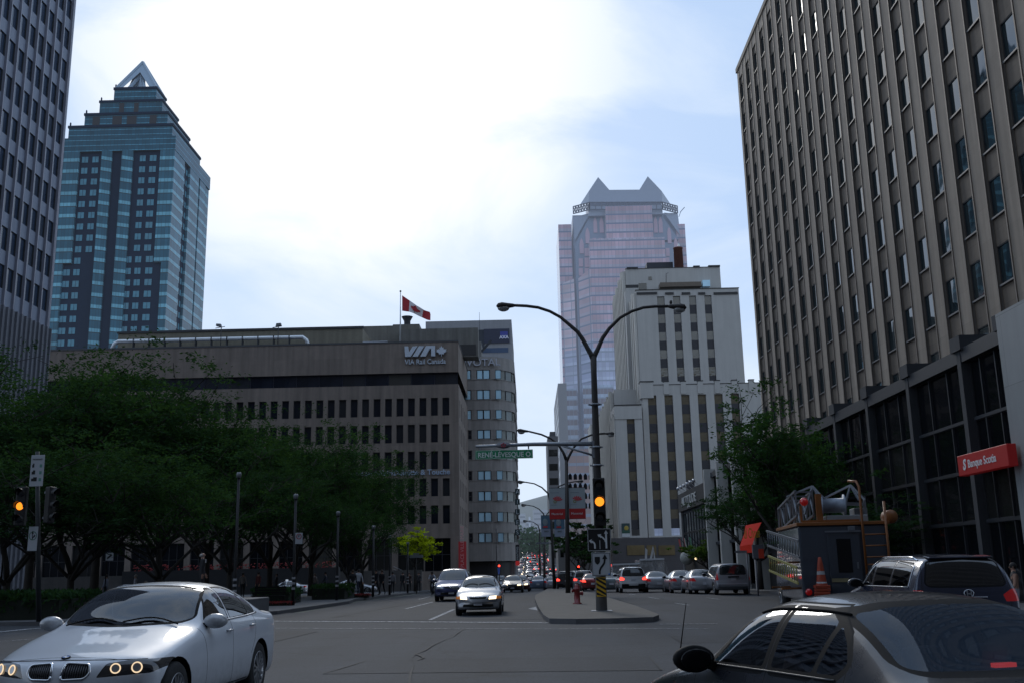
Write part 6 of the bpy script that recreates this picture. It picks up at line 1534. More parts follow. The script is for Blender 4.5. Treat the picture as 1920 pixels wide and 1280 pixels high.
rear_at(fs, 961, 1110.5, -90, 'dark saloon with bright headlamps, left one of the oncoming pair', 'oncoming cars behind the silver saloon', paint=BLK, head=True)
rear_at(fs, 975, 1108.5, -90, 'maroon saloon with one headlamp showing, right one of the oncoming pair', 'oncoming cars behind the silver saloon', paint=MAROON, head=True)
rear_at(fs, 1009, 1106, 90, 'pale blue car driving away down the left lanes of the avenue', paint=BLU2, lit=False)
tx = rear_at(fs, 827, 1112, -90, 'white taxi with an orange roof sign behind the dark blue minivan', paint=WHT, head=False)
bb = MB(); bb.prism([(-.22, 1.42), (.22, 1.42), (.14, 1.58), (-.14, 1.58)], -.12, .12, axis='x'); bb.build('roof_sign', mat('taxi_sign', (.55, .14, .07), .4, emit=(1, .25, .1), estr=.2), tx)
bx, by = -31.0, 107.5
for px, Y, yaw, lab, pt in ((548, 106, 180, 'white taxi crossing behind the black lamp posts, nearer the white saloon', WHT), (672, 104, 0, 'silver saloon passing behind the hedge in the cross street', SILV), (312, 108, 180, 'white saloon in the cross street beyond the standing man', WHT), (250, 109, 180, 'pale car half hidden by the white saloon roof in the cross street', SILV2), (24, 107, 180, 'grey car at the far left behind the flower bed', SILV2)):
 X_ = (px - 993) / 1900 * Y; t = put(fs, X_, Y, yaw, lab, 'cars in the cross street behind the park', paint=pt)
 if px == 548: bb = MB(); bb.prism([(-.2, 1.42), (.2, 1.42), (.14, 1.56), (-.14, 1.56)], -.1, .1, axis='x'); bb.build('roof_sign', mat('taxi_white', (.6, .6, .62), .4, emit=(.8, .9, 1), estr=.3), t)
# crossovers and minivans
sv = suv('white_crossover', 'x', 4.6, .93, 1.76, WHT, C_GLASS_FAR, ku=4, kv=4, far=True, lit=True, belt=1.08, hz=.95)
sv.plate(.88)
rear_at(sv, 1189, 1110.5, 90, 'white crossover with glowing brake lights in the middle of the queue', 'cars queueing away from the crossing', paint=WHT, lit=True, back=2.3)
bb = MB(); bb.box(-2.28, -2.1, -.80, .80, .34, .62); o = bb.build('bumper', C_TRIM, sv.root, bevel=.03); bb = MB(); bb.box(-1.98, -1.94, -.25, .25, 1.60, 1.64); bb.build('high_brake_light', C_REDON, sv.root)
for px, py, lab, pt in ((1063, 1106, 'black crossover braking between the two banner posts', BLK), (1083, 1105.5, 'white and dark crossover just right of the second lamp post', WHT), (1096, 1106, 'silver crossover between the white one and the red saloon', SILV)):
 rear_at(sv, px, py, 90, lab, 'cars queueing away from the crossing', paint=pt, lit=True, back=2.3)
mv = Car('silver_minivan', 'silver minivan parked at the right kerb in front of the red awning', 4.9, van_rows(4.9, .96, 1.72, cowl=.95, cz=1.08, wt=1.95, belt=1.0, hz=.80, yr=.70, bz=.26, ztb=1.08, rt=4.9 - .34, rb=4.82), SILV2, 5, 5)
def van_regions(c, L, H, g, lit=False, head=False, hz=.8):
 c.arches((.95, L - 1.0), .33, .33, .05)
 c.region('windscreen', rounded([(-.02, 1.11), (.70, 1.13), (.62, H - .14), (-.02, H - .07)], .03, 3), 'front', g, lambda f: f.normal.x > .06 and f.calc_center_median().z > 1.09 and f.calc_center_median().x > .3, split=False, trim=.02)
 c.region('rear_window', rounded([(-.02, 1.10), (.70, 1.11), (.64, H - .15), (-.02, H - .11)], .06, 3), 'front', g, lambda f: f.normal.x < -.08 and f.calc_center_median().z > 1.05 and f.calc_center_median().x < -L / 2 + .8, split=False, trim=.03)
 c.region('side_window', rounded([(1.55, 1.05), (2.15, 1.05), (2.17, H - .14), (2.02, H - .15)], .04, 3), 'side', g, isLg, trim=.02)
 c.region('side_window', rounded([(2.25, 1.05), (3.3, 1.05), (3.3, H - .14), (2.26, H - .13)], .04, 3), 'side', g, isLg, trim=.02)
 c.region('side_window', rounded([(3.38, 1.05), (4.35, 1.06), (4.3, H - .18), (3.39, H - .145)], .04, 3), 'side', g, isLg, trim=.02)
 c.region('tail_light', rounded([(.80, .80), (.98, .80), (.98, 1.18), (.84, 1.18)], .02, 2), 'front', C_REDON if lit else C_RED, lambda f: f.normal.x < -.10 and f.calc_center_median().x < -L / 2 + .5)
 c.region('headlight', rounded([(.44, hz - .15), (.96, hz - .12), (.96, hz + .0), (.5, hz - .02)], .03, 2), 'front', C_HL, lambda f: f.normal.x > .1 and f.calc_center_median().x > L / 2 - .6)
 c.region('grille', rounded([(-.02, hz - .13), (.36, hz - .12), (.40, hz - .03), (-.02, hz - .03)], .02, 2), 'front', C_SEAM, lambda f: f.normal.x > .1 and f.calc_center_median().x > L / 2 - .5, split=False)
 c.region('lower_intake', rounded([(-.02, .34), (.6, .35), (.58, .46), (-.02, .47)], .02, 2), 'front', C_SEAM, lambda f: f.normal.x > .1 and f.calc_center_median().x > L / 2 - .5, split=False)
 c.done(); c.wells((.95, L - 1.0), .33); c.wheels((.95, L - 1.0), .33, spokes=5, style='single'); c.mirror(1.45, 1.08, c.W - .08, 1.2); c.plate(.86); c.plate(.46, 'front')
van_regions(mv, 4.9, 1.72, C_GLASS_FAR)
rear_at(mv, 1378, 1114.5, 90, 'silver minivan parked at the right kerb before the red awning', paint=SILV2, back=2.5)
bb = MB(); bb.box(-2.52, -2.30, -.88, .88, .42, .62); bb.build('bumper', SILV2, mv.root, bevel=.04); bb = MB(); bb.box(-2.45, -2.40, -.30, .30, .93, 1.0); bb.build('plate_trim', C_TRIM, mv.root)
o = rear_at(mv, 846, 1127, -90, 'dark blue minivan facing the viewer just left of the front silver saloon', paint=DKBL, back=2.5)
for ch in list(o.children):
 if ch.name.startswith(('bumper', 'plate_trim')): bpy.data.objects.remove(ch)
bb = MB(); bb.tube([(2.41, -.08, .76), (2.44, -.03, .70), (2.44, .03, .70), (2.41, .08, .76)], .012, 6); bb.build('badge', C_CHROME, o)

# a long stream of cars down the dip and up the far hill, too small to show parts
def tiny_mesh(kind, paint, back=True):
 key = (kind, paint.name, back)
 if key in _count: return _count[key]
 L, W, H = (4.4, .85, 1.45) if kind == 's' else (4.7, .93, 1.8)
 rows = sedan_rows(L, W, H) if kind == 's' else van_rows(L, W, H)
 bm = shell(L, rows, 2, 2); me = bpy.data.meshes.new('queue_car')
 for f in bm.faces:
  c = f.calc_center_median(); k = 0
  if (.98 if kind == 's' else 1.12) < c.z < H - .1 and (abs(f.normal.x) > .25 or f.normal.y > .5): k = 1
  elif c.x < -L / 2 + .35 and c.y > W * .55 and .68 < c.z < .98: k = 2
  elif c.x > L / 2 - .45 and c.y > W * .45 and .55 < c.z < .75: k = 3
  elif c.z < .3: k = 4
  f.material_index = k
 r = bmesh.ops.duplicate(bm, geom=bm.verts[:] + bm.edges[:] + bm.faces[:])
 for v in [g for g in r['geom'] if isinstance(g, bmesh.types.BMVert)]: v.co.y *= -1
 bmesh.ops.reverse_faces(bm, faces=[g for g in r['geom'] if isinstance(g, bmesh.types.BMFace)])
 bm.to_mesh(me); bm.free()
 for m in (paint, C_GLASS_FAR, (C_REDON if kind == 's' else C_RED) if back else C_RED, C_HLON if kind == 's' else C_HL, C_TRIM): me.materials.append(m)
 b = MB()
 _count[key] = me; return me
COLS = [('silver', SILV), ('black', BLK), ('white', WHT), ('grey', SILV2), ('dark blue', DKBL), ('red', REDP), ('steel blue', BLU2), ('maroon', MAROON)]
lanes = {1: (2.9, 5.9, 8.8), -1: (-1.6, -4.2)}
rows_ = []
rr = random.Random(3)
for d, xs_ in lanes.items():
 for li, xl in enumerate(xs_):
  y = 116 + rr.uniform(0, 8) + (0 if d > 0 else 12)
  while y < 520:
   rows_.append((d, li, xl, y)); y += rr.uniform(7.5, 17) * (1 + (y - 110) / 500)
for i, (d, li, xl, y) in enumerate(rows_):
 cn, pm = rr.choice(COLS); k = 's' if rr.random() < .6 else 'v'; me = tiny_mesh(k, pm, d > 0)
 xo = xl + (0 if y < 180 else -1.2 * min(1, (y - 180) / 60)) if d > 0 else xl + 1.6 * min(1, max(0, (y - 110) / 60))
 o = bpy.data.objects.new('queue_car', me); link(o); o.location = (xo + rr.uniform(-.25, .25), y, gz(xo, y)); o.rotation_euler = (0, 0, R(90 if d > 0 else -90))
 kind_w = 'saloon' if k == 's' else 'van'; way = ('driving away, brake lights on', 'coming down towards the viewer')[0 if d > 0 else 1]
 zone = 'in the dip' if y < 200 else 'at the foot of the hill' if y < 300 else 'partway up the hill' if y < 410 else 'high on the hill'
 o['label'] = f'tiny {cn} {kind_w} {zone}, {way}'; o['category'] = 'car'; o['group'] = 'distant traffic on the avenue'

# ------------------------------------------------------------------ utility truck
TR = empty('utility_truck', (8.62, 28.4, gz(8.6, 28.4)), R(-6), 'dark grey utility truck with orange deck, ladders on its side and boom gear on top', 'truck')
TB = paint_mat('truck_paint', (.035, .045, .065), .45, .1); TOR = mat('truck_orange', (.21, .068, .010), .5, var=.15, coat=.2); ALU = mat('aluminium', (.19, .205, .23), .45, .6, var=.1)
TH = 2.68; b = MB(); b.box(-1.2, 1.2, 0, 4.2, .62, TH - .06); b.build('box_body', TB, TR, bevel=.05)
b = MB(); b.prism([(4.25, .55), (6.0, .55), (6.15, 1.1), (5.95, 1.45), (5.35, 2.25), (4.25, 2.3)], -1.1, 1.1, axis='x'); b.build('cab', TB, TR, bevel=.06)
b = MB(); b.box(-1.24, 1.24, -.04, 4.25, TH - .06, TH + .03); b.build('deck_edge', TOR, TR, bevel=.01)
b = MB(); b.box(-.45, .42, -.045, -.01, .75, 2.38); b.build('door', paint_mat('truck_door', (.03, .04, .058), .4, .1), TR, bevel=.02)
door = TR.children[-1]
b = MB(); b.box(-.22, .16, -.062, -.04, 1.35, 2.25); b.build('door_window', GDARK, TR, bevel=.06)
b = MB(); b.box(-.5, .46, -.09, -.045, 2.43, 2.47); b.build('gutter', ALU, TR)
b = MB(); b.box(-.42, .02, -.055, -.046, 1.10, 1.20); b.build('plate_frame', mat('plate_yellow', (.25, .22, .12), .6), TR)
b = MB(); b.box(.28, .32, -.08, -.045, 1.45, 1.62); b.build('door_handle', ALU, TR)
b = MB(); b.box(.12, .30, -.10, -.02, TH - .22, TH - .10); b.build('work_lamp', ALU, TR, bevel=.01)
b = MB(); b.box(-1.2, 1.2, -.45, 0, .50, .60); b.build('rear_step', C_TRIM, TR)
for sg in (-1.05, 1.0):
 b = MB(); b.lathe([(0, -.03), (.09, -.03), (.09, 0)], (sg, 0, .85), 14, axis='y'); b.build('tail_light', C_RED, TR)
for x_, y_ in ((-.95, .9), (.95, .9), (-.95, 5.0), (.95, 5.0)): wheel(TR, 0, .01 if x_ > 0 else -.01, .44, .26, style='single'); w_ = [o for o in TR.children if o.name.startswith('wheel')][-1]
for i, o in enumerate([o for o in TR.children if o.name.startswith('wheel')]):
 x_, y_ = ((-1.03, .9), (1.03, .9), (-1.03, 5.0), (1.03, 5.0))[i]; o.location = (x_, y_, .44); o.rotation_euler = (0, 0, R(-90))
# access ladder at the rear right, rails hooking over the deck
b = MB()
for xr_ in (.50, 1.12): b.tube([(xr_, -.12, .7), (xr_, -.12, TH + .1), (xr_ - .0, -.12, TH + .95), (xr_ - .04, .0, TH + 1.12), (xr_ - .2, .25, TH + 1.15)] if xr_ < 1 else [(xr_, -.12, .7), (xr_, -.12, TH + .55)], .035, 8)
for z_ in (.95, 1.25, 1.55, 1.75, 2.05, 2.35): b.tube([(.50, -.12, z_), (1.12, -.12, z_)], .022, 6)
b.build('access_ladder', TOR, TR)
b = MB(); b.lathe([(0, -.25), (.17, -.25), (.19, -.2), (.19, .2), (.17, .25), (0, .25)], (1.32, .3, TH + .14), 16, axis='y'); b.build('hose_reel', TOR, TR)
b = MB(); b.box(-.62, -.46, .25, .40, TH + .03, TH + .82); b.build('boom_bracket', TOR, TR); b = MB(); b.box(-1.05, .5, .2, .3, TH + .03, TH + .10); b.bar((-1.05, .25, TH + .05), (-1.05, .25, TH + .5), .06); b.build('boom_bracket', TOR, TR)
b = MB(); b.lathe([(0, -.33), (.30, -.33), (.30, -.29), (.20, -.29), (.20, .29), (.30, .29), (.30, .33), (0, .33)], (-.14, .45, TH + .50), 22, axis='x'); b.build('winch_drum', mat('drum_grey', (.20, .23, .28), .5, .3, var=.15), TR)
b = MB(); b.box(-.35, .75, .25, 1.8, TH + .03, TH + .22); b.box(.45, .80, .5, 1.2, TH + .22, TH + .42); b.build('turntable', mat('gear_grey', (.22, .23, .24), .6, .2, var=.25), TR, bevel=.02)
b = MB()   # lattice boom lying along the deck
def lattice(x, y0, z0, y1, z1, h, n, r=.026):
 p0, p1 = Vector((x, y0, z0)), Vector((x, y1, z1)); up = Vector((0, 0, h))
 b.bar(p0, p1, .06); b.bar(p0 + up, p1 + up, .06)
 for i in range(n):
  a = p0.lerp(p1, i / n); c = p0.lerp(p1, (i + 1) / n); b.bar(a, a + up, .04); b.bar(a + (up if i % 2 else Vector()), c + (Vector() if i % 2 else up), .04)
 b.bar(p1, p1 + up, .05)
for xx in (-1.12, -.66): lattice(xx, .5, TH + .25, 4.3, TH - .05, .68, 6)
for k in range(5): b.bar((-1.12, .5 + k * .95, TH + .9 - k * .06), (-.66, .5 + k * .95, TH + .9 - k * .06), .04)
b.build('lattice_boom', ALU, TR)
b = MB();
for x0 in (-.5, .55):
 top = (x0 - .12, .6, TH + 1.06)
 for q in ((x0 - .35, .9, TH + .3), (x0 + .02, .35, TH + .62), (x0 + .18, .35, TH + .62)): b.bar(top, q, .05)
b.bar((-.62, .6, TH + 1.06), (-1.2, 1.6, TH + .85), .05); b.bar((.43, .6, TH + 1.06), (-.2, 1.4, TH + .75), .05); b.bar((.1, .4, TH + .55), (.75, .4, TH + .50), .09); b.bar((.72, .4, TH + .15), (.72, .4, TH + .72), .07)
b.build('boom_frame', ALU, TR)
b = MB(); b.ball((-.92, .4, TH + .62), .12, 10, 8); b.build('beacon', C_RED, TR)
# ladders hung along its left flank
def ext_ladder(n, f, h0, h1, mt, lab):
 n, f = Vector(n), Vector(f); r = empty('extension_ladder', n, 0, lab, 'ladder', 'ladders hung on the utility truck'); d = f - n; u0, u1 = Vector((0, 0, h0)), Vector((0, 0, h1))
 b = MB(); b.bar((0, 0, 0), d, .035, .06); b.bar(u0, d + u1, .035, .06); b.build('rail', mt, r)
 for i in range(13): t = (i + .4) / 13; b = MB(); b.tube([d * t, d * t + u0.lerp(u1, t)], .016, 6); b.build('rung', mt, r)
ext_ladder((6.75, 26.0, 1.76), (7.12, 31.0, 2.16), .40, .42, ALU, 'bare aluminium extension ladder, upper one on the truck flank')
ext_ladder((6.72, 26.2, 1.13), (7.12, 31.0, 1.43), .38, .42, mat('yellow_fibreglass', (.26, .24, .07), .5, var=.1), 'yellow-railed extension ladder hung below the bare metal one')
b = MB()
for y_ in (.3, 2.3):
 for z_ in (.95, 1.65): b.bar((-1.2, y_, z_), (-1.75, y_ - .2, z_), .05)
b.build('ladder_rack', TOR, TR)
# cones stacked on the rear step
M_CONE = mat('cone_orange', (.34, .05, .02), .55, var=.15); M_CB = mat('cone_band', (.35, .35, .36), .5)
loc = TR.matrix_world @ Vector((0, 0, 0)); Rz = Matrix.Rotation(R(-8), 3, 'Z')
cp = TR.location + Rz @ Vector((-.72, -.25, .62))
r = empty('traffic_cone', cp, R(-8), 'tall orange traffic cone with grey bands standing on the truck rear step', 'cone')
b = MB(); b.lathe([(.15, .0), (.15, .03), (.14, .28), (.135, .28)], n=20); b.lathe([(.135, .50), (.11, .68), (.0945, .81), (.07, .98), (.045, 1.13), (.03, 1.15), (0, 1.15)], n=20); b.build('shell', M_CONE, r)
b = MB(); b.lathe([(.148, .30), (.136, .50), (.13, .50)], n=20); b.lathe([(.112, .69), (.096, .80)], n=20); b.build('reflective_band', M_CB, r)
b = MB(); b.lathe([(.134, .28), (.1355, .52)], n=20); b.lathe([(.112, .66), (.0945, .82)], n=20); b.build('core', M_CONE, r)
for k in range(5):
 b = MB(); z_ = .04 + k * .085; b.box(-.20 + .01 * (k % 2), .19 + .01 * (k % 2), -.19, .19, z_ - .04, z_ + .03); b.lathe([(.16, z_ + .03), (.15, z_ + .08)], n=16); q = b.build('traffic_cone', M_CONE, None, bevel=.01); q.location = cp + Vector((0, 0, 0)); q.rotation_euler.z = R(-8 + rnd.uniform(-5, 5)); tag(q, 'flattened orange cone base in the stack under the tall cone', 'cone', 'stacked cone bases on the truck step')
# ================================================================== low buildings on the right pavement
root = empty('pillar_shopfront', (14.8, 70, 0), 0, 'dark shopfront building divided by tall white pillars, between the tree and the nightclub', 'building')
b = MB(); b.box(14.9, 22, 61, 82, -.5, 8.8); b.build('wall', mat('shopfront_dark', (.035, .034, .036), .6, var=.2), root)
for y in (81.6, 76.0, 70.4, 64.8): b = MB(); b.box(14.1, 15.0, y, y + .5, -.4, 9.1); b.build('pillar', mat('white_pillar', (.50, .50, .48), .7, var=.08, streak=.2), root)
windows(root, (14.9, 61, 0), (0, 1, 0), (-1, 0, 0), [(y0 - 61, y1 - 61, z0, z1) for y0, y1 in ((65.4, 67.9), (68, 70.3), (71, 73.4), (73.5, 75.9), (76.6, 79), (79.1, 81.5)) for z0, z1 in ((.3, 3.2), (3.4, 5.8), (5.9, 8.3))], .02, [GDARK, M_BLK], name='glass_panel')
b = MB(); b.box(14.7, 14.9, 61, 81.6, 3.2, 3.4); b.box(14.6, 14.9, 61, 81.6, 8.4, 8.8); b.build('fascia', M_PIL, root); settle(root)
root = empty('nightclub_block', (15.2, 86, 0), 0, 'black cube-topped glass nightclub with pale ALTITUDE lettering on its street side', 'nightclub')
gA_ = gz(15, 90); b = MB(); b.box(15.1, 22, 86, 100, gA_ - .5, 6.7); b.build('wall', mat('club_side', (.11, .13, .155), .7, var=.15, streak=.2, panels=(3, 3, .8)), root)
b = MB(); b.box(14.75, 22.1, 85.8, 101, 6.7, 8.4); b.build('sign_fascia', mat('club_black', (.02, .02, .022), .5, var=.1), root, bevel=.02)
windows(root, (15.08, 86, 0), (0, 1, 0), (-1, 0, 0), [(.6 + i * 1.5, 2.05 + i * 1.5, z0, z1) for i in range(9) for z0, z1 in ((3.0, 4.6), (4.65, 6.5))], .0, [winglass('club_glass', (.03, .045, .05), .05, .02, .8, spec=.7), M_BLK], name='glass_panel')
b = MB(); b.box(14.9, 15.1, 86.5, 99.5, gA_, 2.7); b.build('entrance', C_SEAM, root)
b = MB(); b.box(14.85, 15.1, 100, 100.4, gA_, 6.7); b.box(14.85, 15.1, 86, 86.25, gA_, 6.7); b.build('corner_post', mat('corner_post', (.25, .25, .25), .5, .4), root)
text('ALTITUDE', 1.15, mat('alt_letters', (.62, .62, .60), .5, var=0), root, loc=(14.72, 98.6, 7.15), rot=(R(90), 0, R(-90)), ext=.03, sx=1.65)
text('LOUNGE', .42, mat('alt_letters', (.62, .62, .60), .5), root, loc=(14.72, 95.0, 6.82), rot=(R(90), 0, R(-90)), ext=.02)
b = MB()
for i in range(6): p = Vector((14.6, 90 + i * 1.9, 8.9)); b.bar(p + Vector((.5, 0, -.5)), p, .05); b.ball(p, .17, 8, 6)
b.build('roof_spotlight', mat('spot_grey', (.5, .5, .52), .3, .5), root)
b = MB(); b.ball((14.3, 94.5, 2.3), .75, 14, 10, sx=.8, sy=1, sz=.85); b.build('entrance_canopy', mat('canopy_cream', (.42, .42, .38), .7), root)
b = MB()
for y in (91.2, 87.0): b.ball((14.6, y, 2.2), .11, 8, 6)
b.build('wall_lamp', glow('lamp_warm2', (1, .75, .4), 1.6), root); settle(root)
for i, (y, cols_, lab) in enumerate(((97.0, ((.42, .03, .03), (.45, .04, .03), (.40, .03, .03)), 'plain red flag over the nightclub entrance'), (93.6, ((.03, .10, .06), (.45, .45, .45), (.40, .05, .03)), 'green, white and red flag over the nightclub entrance'), (90.6, ((.02, .16, .10), (.03, .17, .11), (.02, .12, .08)), 'green flag over the nightclub entrance'))):
 r = empty('hanging_flag', (14.3, y, 2.7), 0, lab, 'flag', 'flags over the nightclub entrance'); b = MB(); b.bar((.6, 0, .6), (-.3, 0, 1.5), .04); b.build('pole', C_TRIM, r)
 b = MB()
 for k in range(3): b.add([(-.25 + .02, -.55 + k * .37, 1.35), (-.25 + .02, -.18 + k * .37, 1.35), (-.05, -.20 + k * .37, .1), (-.05, -.5 + k * .37, .1)], [(0, 1, 2, 3)], k)
 b.build('cloth', [mat('flag%d%d' % (i, k), c_, .8, var=.05) for k, c_ in enumerate(cols_)], r, fix=False)
# red leaning banner and its post
g = G(1402, 1112); r = empty('leaning_banner', (13.55, 57, .14), 0, 'bright red slanted cloth banner with curly yellow lettering beside the ladder truck', 'banner')
Yb = 55.0
q = [P(x, y, Yb + d) for x, y, d in ((1387, 1023, 0), (1411, 1019, .0), (1419, 996, .5), (1395, 1000, .5))]; q2 = [P(1388, 1036, Yb), P(1411, 1035, Yb)]; q3 = [P(1428, 978, Yb + .9), P(1398, 984, Yb + .9)]
b = MB(); b.add([q[0], q[1], q[2], q[3]], [(0, 1, 2, 3)]); b.add([q2[0], q2[1], q[1], q[0]], [(0, 1, 2, 3)]); b.add([q[3], q[2], q3[0], q3[1]], [(0, 1, 2, 3)])
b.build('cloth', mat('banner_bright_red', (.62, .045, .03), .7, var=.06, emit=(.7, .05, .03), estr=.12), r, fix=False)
a = P(1395, 1009, Yb - .1); o = text('dl Chque', .78, mat('banner_yellow', (.60, .33, .02), .6, var=0), r, name='lettering', loc=(a.x, a.y, a.z), rot=(R(90), R(-4), 0), ext=.01, shear=.3, sx=.30)
b = MB(); p = P(1400, 1036, Yb + .1); b.tube([(p.x, p.y, .1), (p.x, p.y, p.z)], .04, 8); p = P(1378, 1036, Yb); q_ = P(1400, 1031, Yb); b.box(p.x, q_.x, Yb - .03, Yb + .03, p.z, q_.z); b.build('post', mat('post_grey', (.22, .22, .24), .5, .3), r)
settle(r)
r = empty('parking_sign_box', (P(1418, 1060, 50).x, 50, .14), 0, 'small grey and red box sign behind the top of the upper ladder', 'sign')
b = MB(); p = P(1412, 1046, 50); q_ = P(1430, 1020, 50); b.box(p.x - r.location.x, q_.x - r.location.x, -.1, .1, p.z - .14, q_.z - .14, 0); b.box(q_.x - r.location.x - .25, q_.x - r.location.x, -.12, -.1, p.z - .14, p.z + .3, 1); b.tube([(0, 0, 0), (0, 0, p.z - .14)], .04, 6); b.build('board', [mat('boxsign_grey', (.12, .12, .14), .5), mat('boxsign_red', (.6, .05, .02), .5)], r)
r = empty('convex_mirror', (PXX - .6, 41.5, 2.9), 0, 'small round grey disc with a pale emblem on the dark bank hall pier', 'sign')
p = P(1642, 1017, 38) ; r.location = (p.x, 38, p.z); b = MB(); b.lathe([(0, 0), (.24, 0), (.24, .05), (0, .05)], n=20, axis='y'); b.build('disc', mat('disc_grey', (.25, .26, .28), .4), r); b = MB(); b.bar((-.08, -.02, -.1), (.08, -.02, .12), .05); b.build('emblem', MW, r)
b = MB(); b.tube([(0, .05, -.2), (0, .05, -p.z + .14)], .03, 6); b.build('post', C_TRIM, r)
# wrapped structure beyond the queue
Yw = 112.0; gw = gz(12, Yw); a = P(1150, 1100, Yw).x; c_ = P(1247, 1100, Yw).x; m_ = P(1201, 1100, Yw).x; z1 = P(1175, 1057, Yw).z; z2 = P(1225, 1048, Yw).z
r = empty('wrapped_stall', ((a + c_) / 2, Yw, gw), 0, 'long stall frame wrapped in wrinkled translucent plastic beyond the white crossover', 'stall')
m, nt, out = newmat('plastic_wrap'); bb_ = N(nt, 'ShaderNodeBsdfPrincipled'); bb_.inputs['Base Color'].default_value = (.40, .40, .40, 1); bb_.inputs['Roughness'].default_value = .25; trn = nt.nodes.new('ShaderNodeBsdfTransparent'); mx = nt.nodes.new('ShaderNodeMixShader')
nt.links.new(ramp(nt, noise(nt, coords(nt), 1.6, 5, (1, 1, .25)), [(.35, .35), (.65, .95)]), mx.inputs[0]); nt.links.new(trn.outputs[0], mx.inputs[1]); nt.links.new(bb_.outputs[0], mx.inputs[2]); bu = N(nt, 'ShaderNodeBump'); bu.inputs['Distance'].default_value = .2; nt.links.new(noise(nt, coords(nt), 2.5, 4), bu.inputs['Height']); nt.links.new(bu.outputs[0], bb_.inputs['Normal']); nt.links.new(mx.outputs[0], out.inputs[0]); WRAP = m
b = MB(); b.box(a, m_, Yw, Yw + 5, gw + .3, z1); b.box(m_ + .02, c_, Yw - .4, Yw + 5, gw + .3, z2); b.add([(c_, Yw - .4, z2), (P(1266, 1100, Yw).x, Yw - .4, gw), (P(1266, 1100, Yw).x, Yw + 4, gw), (c_, Yw + 4, z2)], [(0, 1, 2, 3)]); b.build('wrap', WRAP, r, fix=False)
b = MB(); n_ = 9
for i in range(n_ + 1): x_ = a + (c_ - a) * i / n_; zz = z1 if x_ < m_ else z2; b.bar((x_, Yw + .3, gw), (x_, Yw + .3, zz), .07)
b.bar((a, Yw - .1, z1), (m_, Yw - .1, z1 + .05), .16); b.bar((m_, Yw - .5, z2), (c_, Yw - .5, z2 + .05), .18); b.build('frame', mat('stall_frame', (.55, .56, .58), .5), r)
b = MB()
for x0, x1 in ((1156, 1180), (1203, 1218)): p = P(x0, 1070, Yw - .5); q_ = P(x1, 1061, Yw - .5); b.box(p.x, q_.x, Yw - .56, Yw - .5, p.z, q_.z)
b.build('panel', mat('stall_panel', (.20, .19, .19), .6, var=.3), r)
b = MB()
for pts in (((1209, 1048), (1210, 1026), (1214, 1030), (1213, 1048)), ((1218, 1048), (1224, 1022), (1226, 1030), (1222, 1048)), ((1226, 1048), (1225, 1022), (1229, 1047))): b.add([P(x_, y_, Yw) for x_, y_ in pts], [tuple(range(len(pts)))])
b.build('pennant', mat('pennant_white', (.5, .5, .5), .8), r, fix=False); settle(r)

# ================================================================== street furniture
M_POLE = mat('pole_brown', (.045, .040, .038), .6, .2, var=.2); M_GALV = mat('galvanised', (.28, .30, .33), .45, .6, var=.15); M_PCONC = mat('pole_concrete', (.13, .125, .12), .85, var=.25, scale=4)
M_SIGBLK = mat('signal_black', (.012, .012, .013), .5, var=0); LENS_OFF = mat('lens_off', (.01, .012, .014), .2, var=0, coat=.8); AMBER = glow('amber_lit', (1, .27, .02), 1.7)
def lamp_arm(root, pts, Y, lamp_px, r0=.10, r1=.055, head=1.0):
 P3 = [P(x, y, Y) for x, y in pts]; n = len(P3); b = MB(); b.tube(P3, [r0 + (r1 - r0) * min(1, i / (n - 1) * 1.6) for i in range(n)], 10); o = b.build('arm', M_POLE, root)
 a = P3[-1]; e = P(*lamp_px, Y); d = 1 if e.x > a.x else -1; L = abs(e.x - a.x); b = MB()
 prof = [(0, .05, .05), (.12, .10, .07), (.45, .17, .10), (.7, .21, .13), (.9, .17, .10), (1, .03, .02)]; nn = 12; vs = []
 for t, wy, wz in prof:
  for k in range(nn): an = 2 * math.pi * k / nn; vs.append((a.x + d * L * t, a.y + math.cos(an) * wy * head, a.z + (e.z - a.z) * t + math.sin(an) * wz * head))
 b.add(vs, [(i * nn + k, i * nn + (k + 1) % nn, (i + 1) * nn + (k + 1) % nn, (i + 1) * nn + k) for i in range(len(prof) - 1) for k in range(nn)] + [tuple(range(nn)), tuple(range((len(prof) - 1) * nn, len(prof) * nn))], 0, True)
 hd = b.build('lamp_head', M_POLE, root); b = MB(); b.ball((a.x + d * L * .62, a.y, a.z + (e.z - a.z) * .6 - .09 * head), .2 * head, 12, 8, sx=1.1, sy=.8, sz=.65); b.build('lamp_lens', mat('lamp_cover', (.35, .36, .36), .15, var=.1, coat=.8), hd); return o
Yp = G(1128, 1153).y; BX = P(1128, 1150, Yp).x
root = empty('double_street_lamp', (BX, Yp, gz(BX, Yp) + .15), 0, 'tall brown twin-arm street lamp at the tip of the median, carrying the signal and signs', 'street lamp', 'twin-arm street lamps along the median')
zb_ = gz(BX, Yp) + .15
def ppt(y, Y=Yp, x0=1128.5, y0=1150, x1=1112.5, y1=668): return P(x0 + (x1 - x0) * (y - y0) / (y1 - y0), y, Y)
b = MB(); b.tube([ppt(1153), ppt(1080), ppt(1000)], [.20, .185, .175], 14); b.build('pole_base', M_PCONC, root)
b = MB(); b.tube([ppt(1000), ppt(890), ppt(760), ppt(700), ppt(668)], [.15, .14, .115, .105, .12], 14); b.build('pole', M_POLE, root)
b = MB(); p = ppt(1153); b.box(p.x - .36, p.x + .36, p.y - .3, p.y + .3, zb_, zb_ + .02); b.build('base_plate', M_GALV, root)
b = MB()
for y_ in (872, 758, 838): p = ppt(y_); b.lathe([(.16, -.03), (.19, -.02), (.19, .03), (.16, .04)], (p.x, p.y, p.z), 14); b.bar(p + Vector((-.24, -.02, 0)), p + Vector((.24, -.02, 0)), .05)
